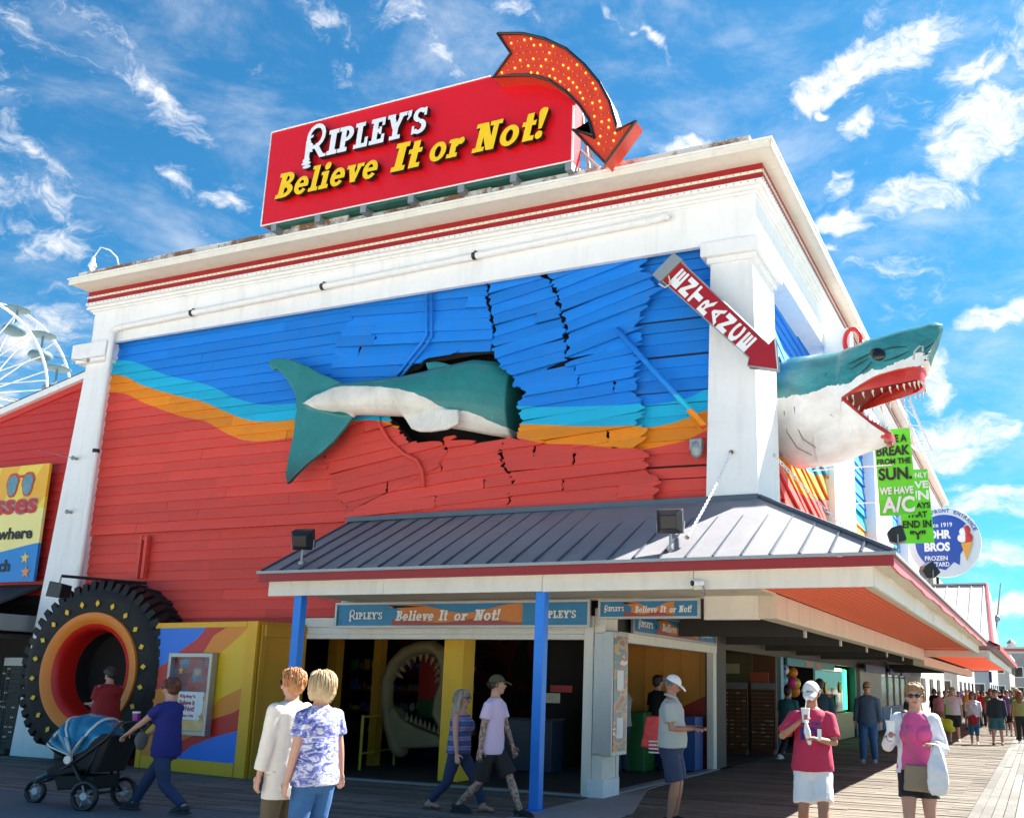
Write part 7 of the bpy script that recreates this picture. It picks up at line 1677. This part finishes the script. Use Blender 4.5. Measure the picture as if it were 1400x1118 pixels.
c4_, _ = person('woman with long auburn hair in yellow grey top seen from behind at the right edge', (-.68, 37.2, 0), 85, H=1.72, fat=1.05, feet=((.2, -.07), (-.15, .07)), top=(cloth('olive_yellow', (.30, .30, .10), .2), .9, .5, .024), bottom=(black_c, 1.98, .012), shoes=(white_c, 'shoe'), hair=hairm('long_auburn', (.22, .07, .025)), hair_style='long', female=True, vox=.014)
# crowd farther off: five bodies, re-dressed copies
base = []
for k, (hd_, fm, st_, fa) in enumerate(((-90, False, 'short', 1.1), (-90, True, 'bob', 1.05), (90, False, 'short', 1.2), (-90, True, 'long', 1.0), (88, True, 'short', 1.1))):
    o, _ = person('x', (0, 0, 0), hd_, H=1.72, fat=fa, feet=((.18*(1 if k % 2 else -1), -.09), (-.18*(1 if k % 2 else -1), .09)), top=(white_c, .86, .7, .03), bottom=(jean, .92 if k in (0, 4) else 1.98, .024), shoes=(black_c, 'shoe'), hair=hairm('dark_brown', (.03, .018, .012)), hair_style=st_, female=fm, vox=.022, glasses='dark' if k % 2 else None)
    base.append(o)
bake()
cols = {'white': (.62,.62,.62), 'black': (.012,.012,.014), 'yellow': (.65,.45,.03), 'pale blue': (.25,.38,.55), 'navy': (.01,.02,.12), 'red': (.45,.02,.03), 'grey': (.20,.20,.21), 'pink': (.60,.25,.32), 'green': (.04,.20,.08), 'tan': (.38,.27,.16), 'purple': (.16,.05,.25), 'orange': (.6,.18,.03)}
hairs = [('dark', hairm('dark_brown', (.03,.018,.012))), ('blonde', blonde2), ('grey', hairm('grey', (.22,.20,.18))), ('auburn', hairm('auburn_dark', (.14,.04,.02)))]
spots = []
random.seed(12)
names = list(cols)
pl = [(1283,938,44),(1277,941,50),(1291,940,47),(1299,942,60),(1321,943,48),(1325,941,58),(1342,943,52),(1349,941,62),(1354,944,44),(1370,944,55),(1376,942,43),(1381,944,50),(1386,943,66),(1389,941,40),(1358,943,72),(1345,944,80),(1330,944,75),(1366,944,85),(1378,944,90),(1316,944,70),(1310,943,54),(1393,944,76),(1337,943,95),(1372,944,100),(1296,941,72),(1304,943,82)]
used = set(); B_idx = 0
for k, (x, y, Y) in enumerate(pl):
    p = U(x, y, 'Y', Y); b_ = base[k % 5]
    for t_ in range(40):
        c, c2_n, hn = random.choice(names), random.choice(['blue', 'black', 'tan', 'grey']), random.choice(hairs)
        if k == 1: c = 'black'
        if k == 4: c = 'yellow'
        if (c, c2_n, hn[0], k % 5) not in used: used.add((c, c2_n, hn[0], k % 5)); break
    r = b_ if k < 5 else copy_tree(b_)
    spots.append((r, p, c, c2_n, hn, k))
bot = {'blue': (.03,.08,.18), 'black': (.012,.012,.014), 'tan': (.32,.24,.15), 'grey': (.12,.12,.13)}
for r, p, c, c2_n, hn, k in spots:
    r.location = (p.x, p.y, 0); r.rotation_euler.z += rad(random.uniform(-12, 12)); sc_ = random.uniform(.94, 1.05); r.scale = (sc_,)*3
    kind = 'seen from behind' if k % 5 in (2, 4) else 'facing this way'
    where = ['right behind the white polo man', 'in the dark under the covered walk', 'just left of the white polo man', 'deep in the shade beside the far shop', 'behind the woman in capris'][k] if k < 5 else ('near the right edge' if pl[k][0] > 1374 else 'in the middle of the walk' if pl[k][0] > 1335 else 'near the covered shops')
    r['label'] = f'{hn[0]} haired walker, {c} top, {c2_n} {"shorts" if k % 5 in (0, 4) else "trousers"}, {where}'
    r['category'] = 'person'; r['group'] = 'crowd far along the boardwalk'
    for ch in r.children:
        nm = ch.name.split('.')[0]; mt = None
        if nm == 'shirt': mt = cloth('crowd_'+c.replace(' ', '_'), cols[c])
        if nm in ('trousers', 'shorts'): mt = cloth('crowdleg_'+c2_n, bot[c2_n])
        if nm == 'hair': mt = hn[1]
        if mt: ch.material_slots[0].link = 'OBJECT'; ch.material_slots[0].material = mt
for o in D.objects:
    if '_H' in o: del o['_H']
print('siding boards', NB[0], 'objects', len(D.objects))
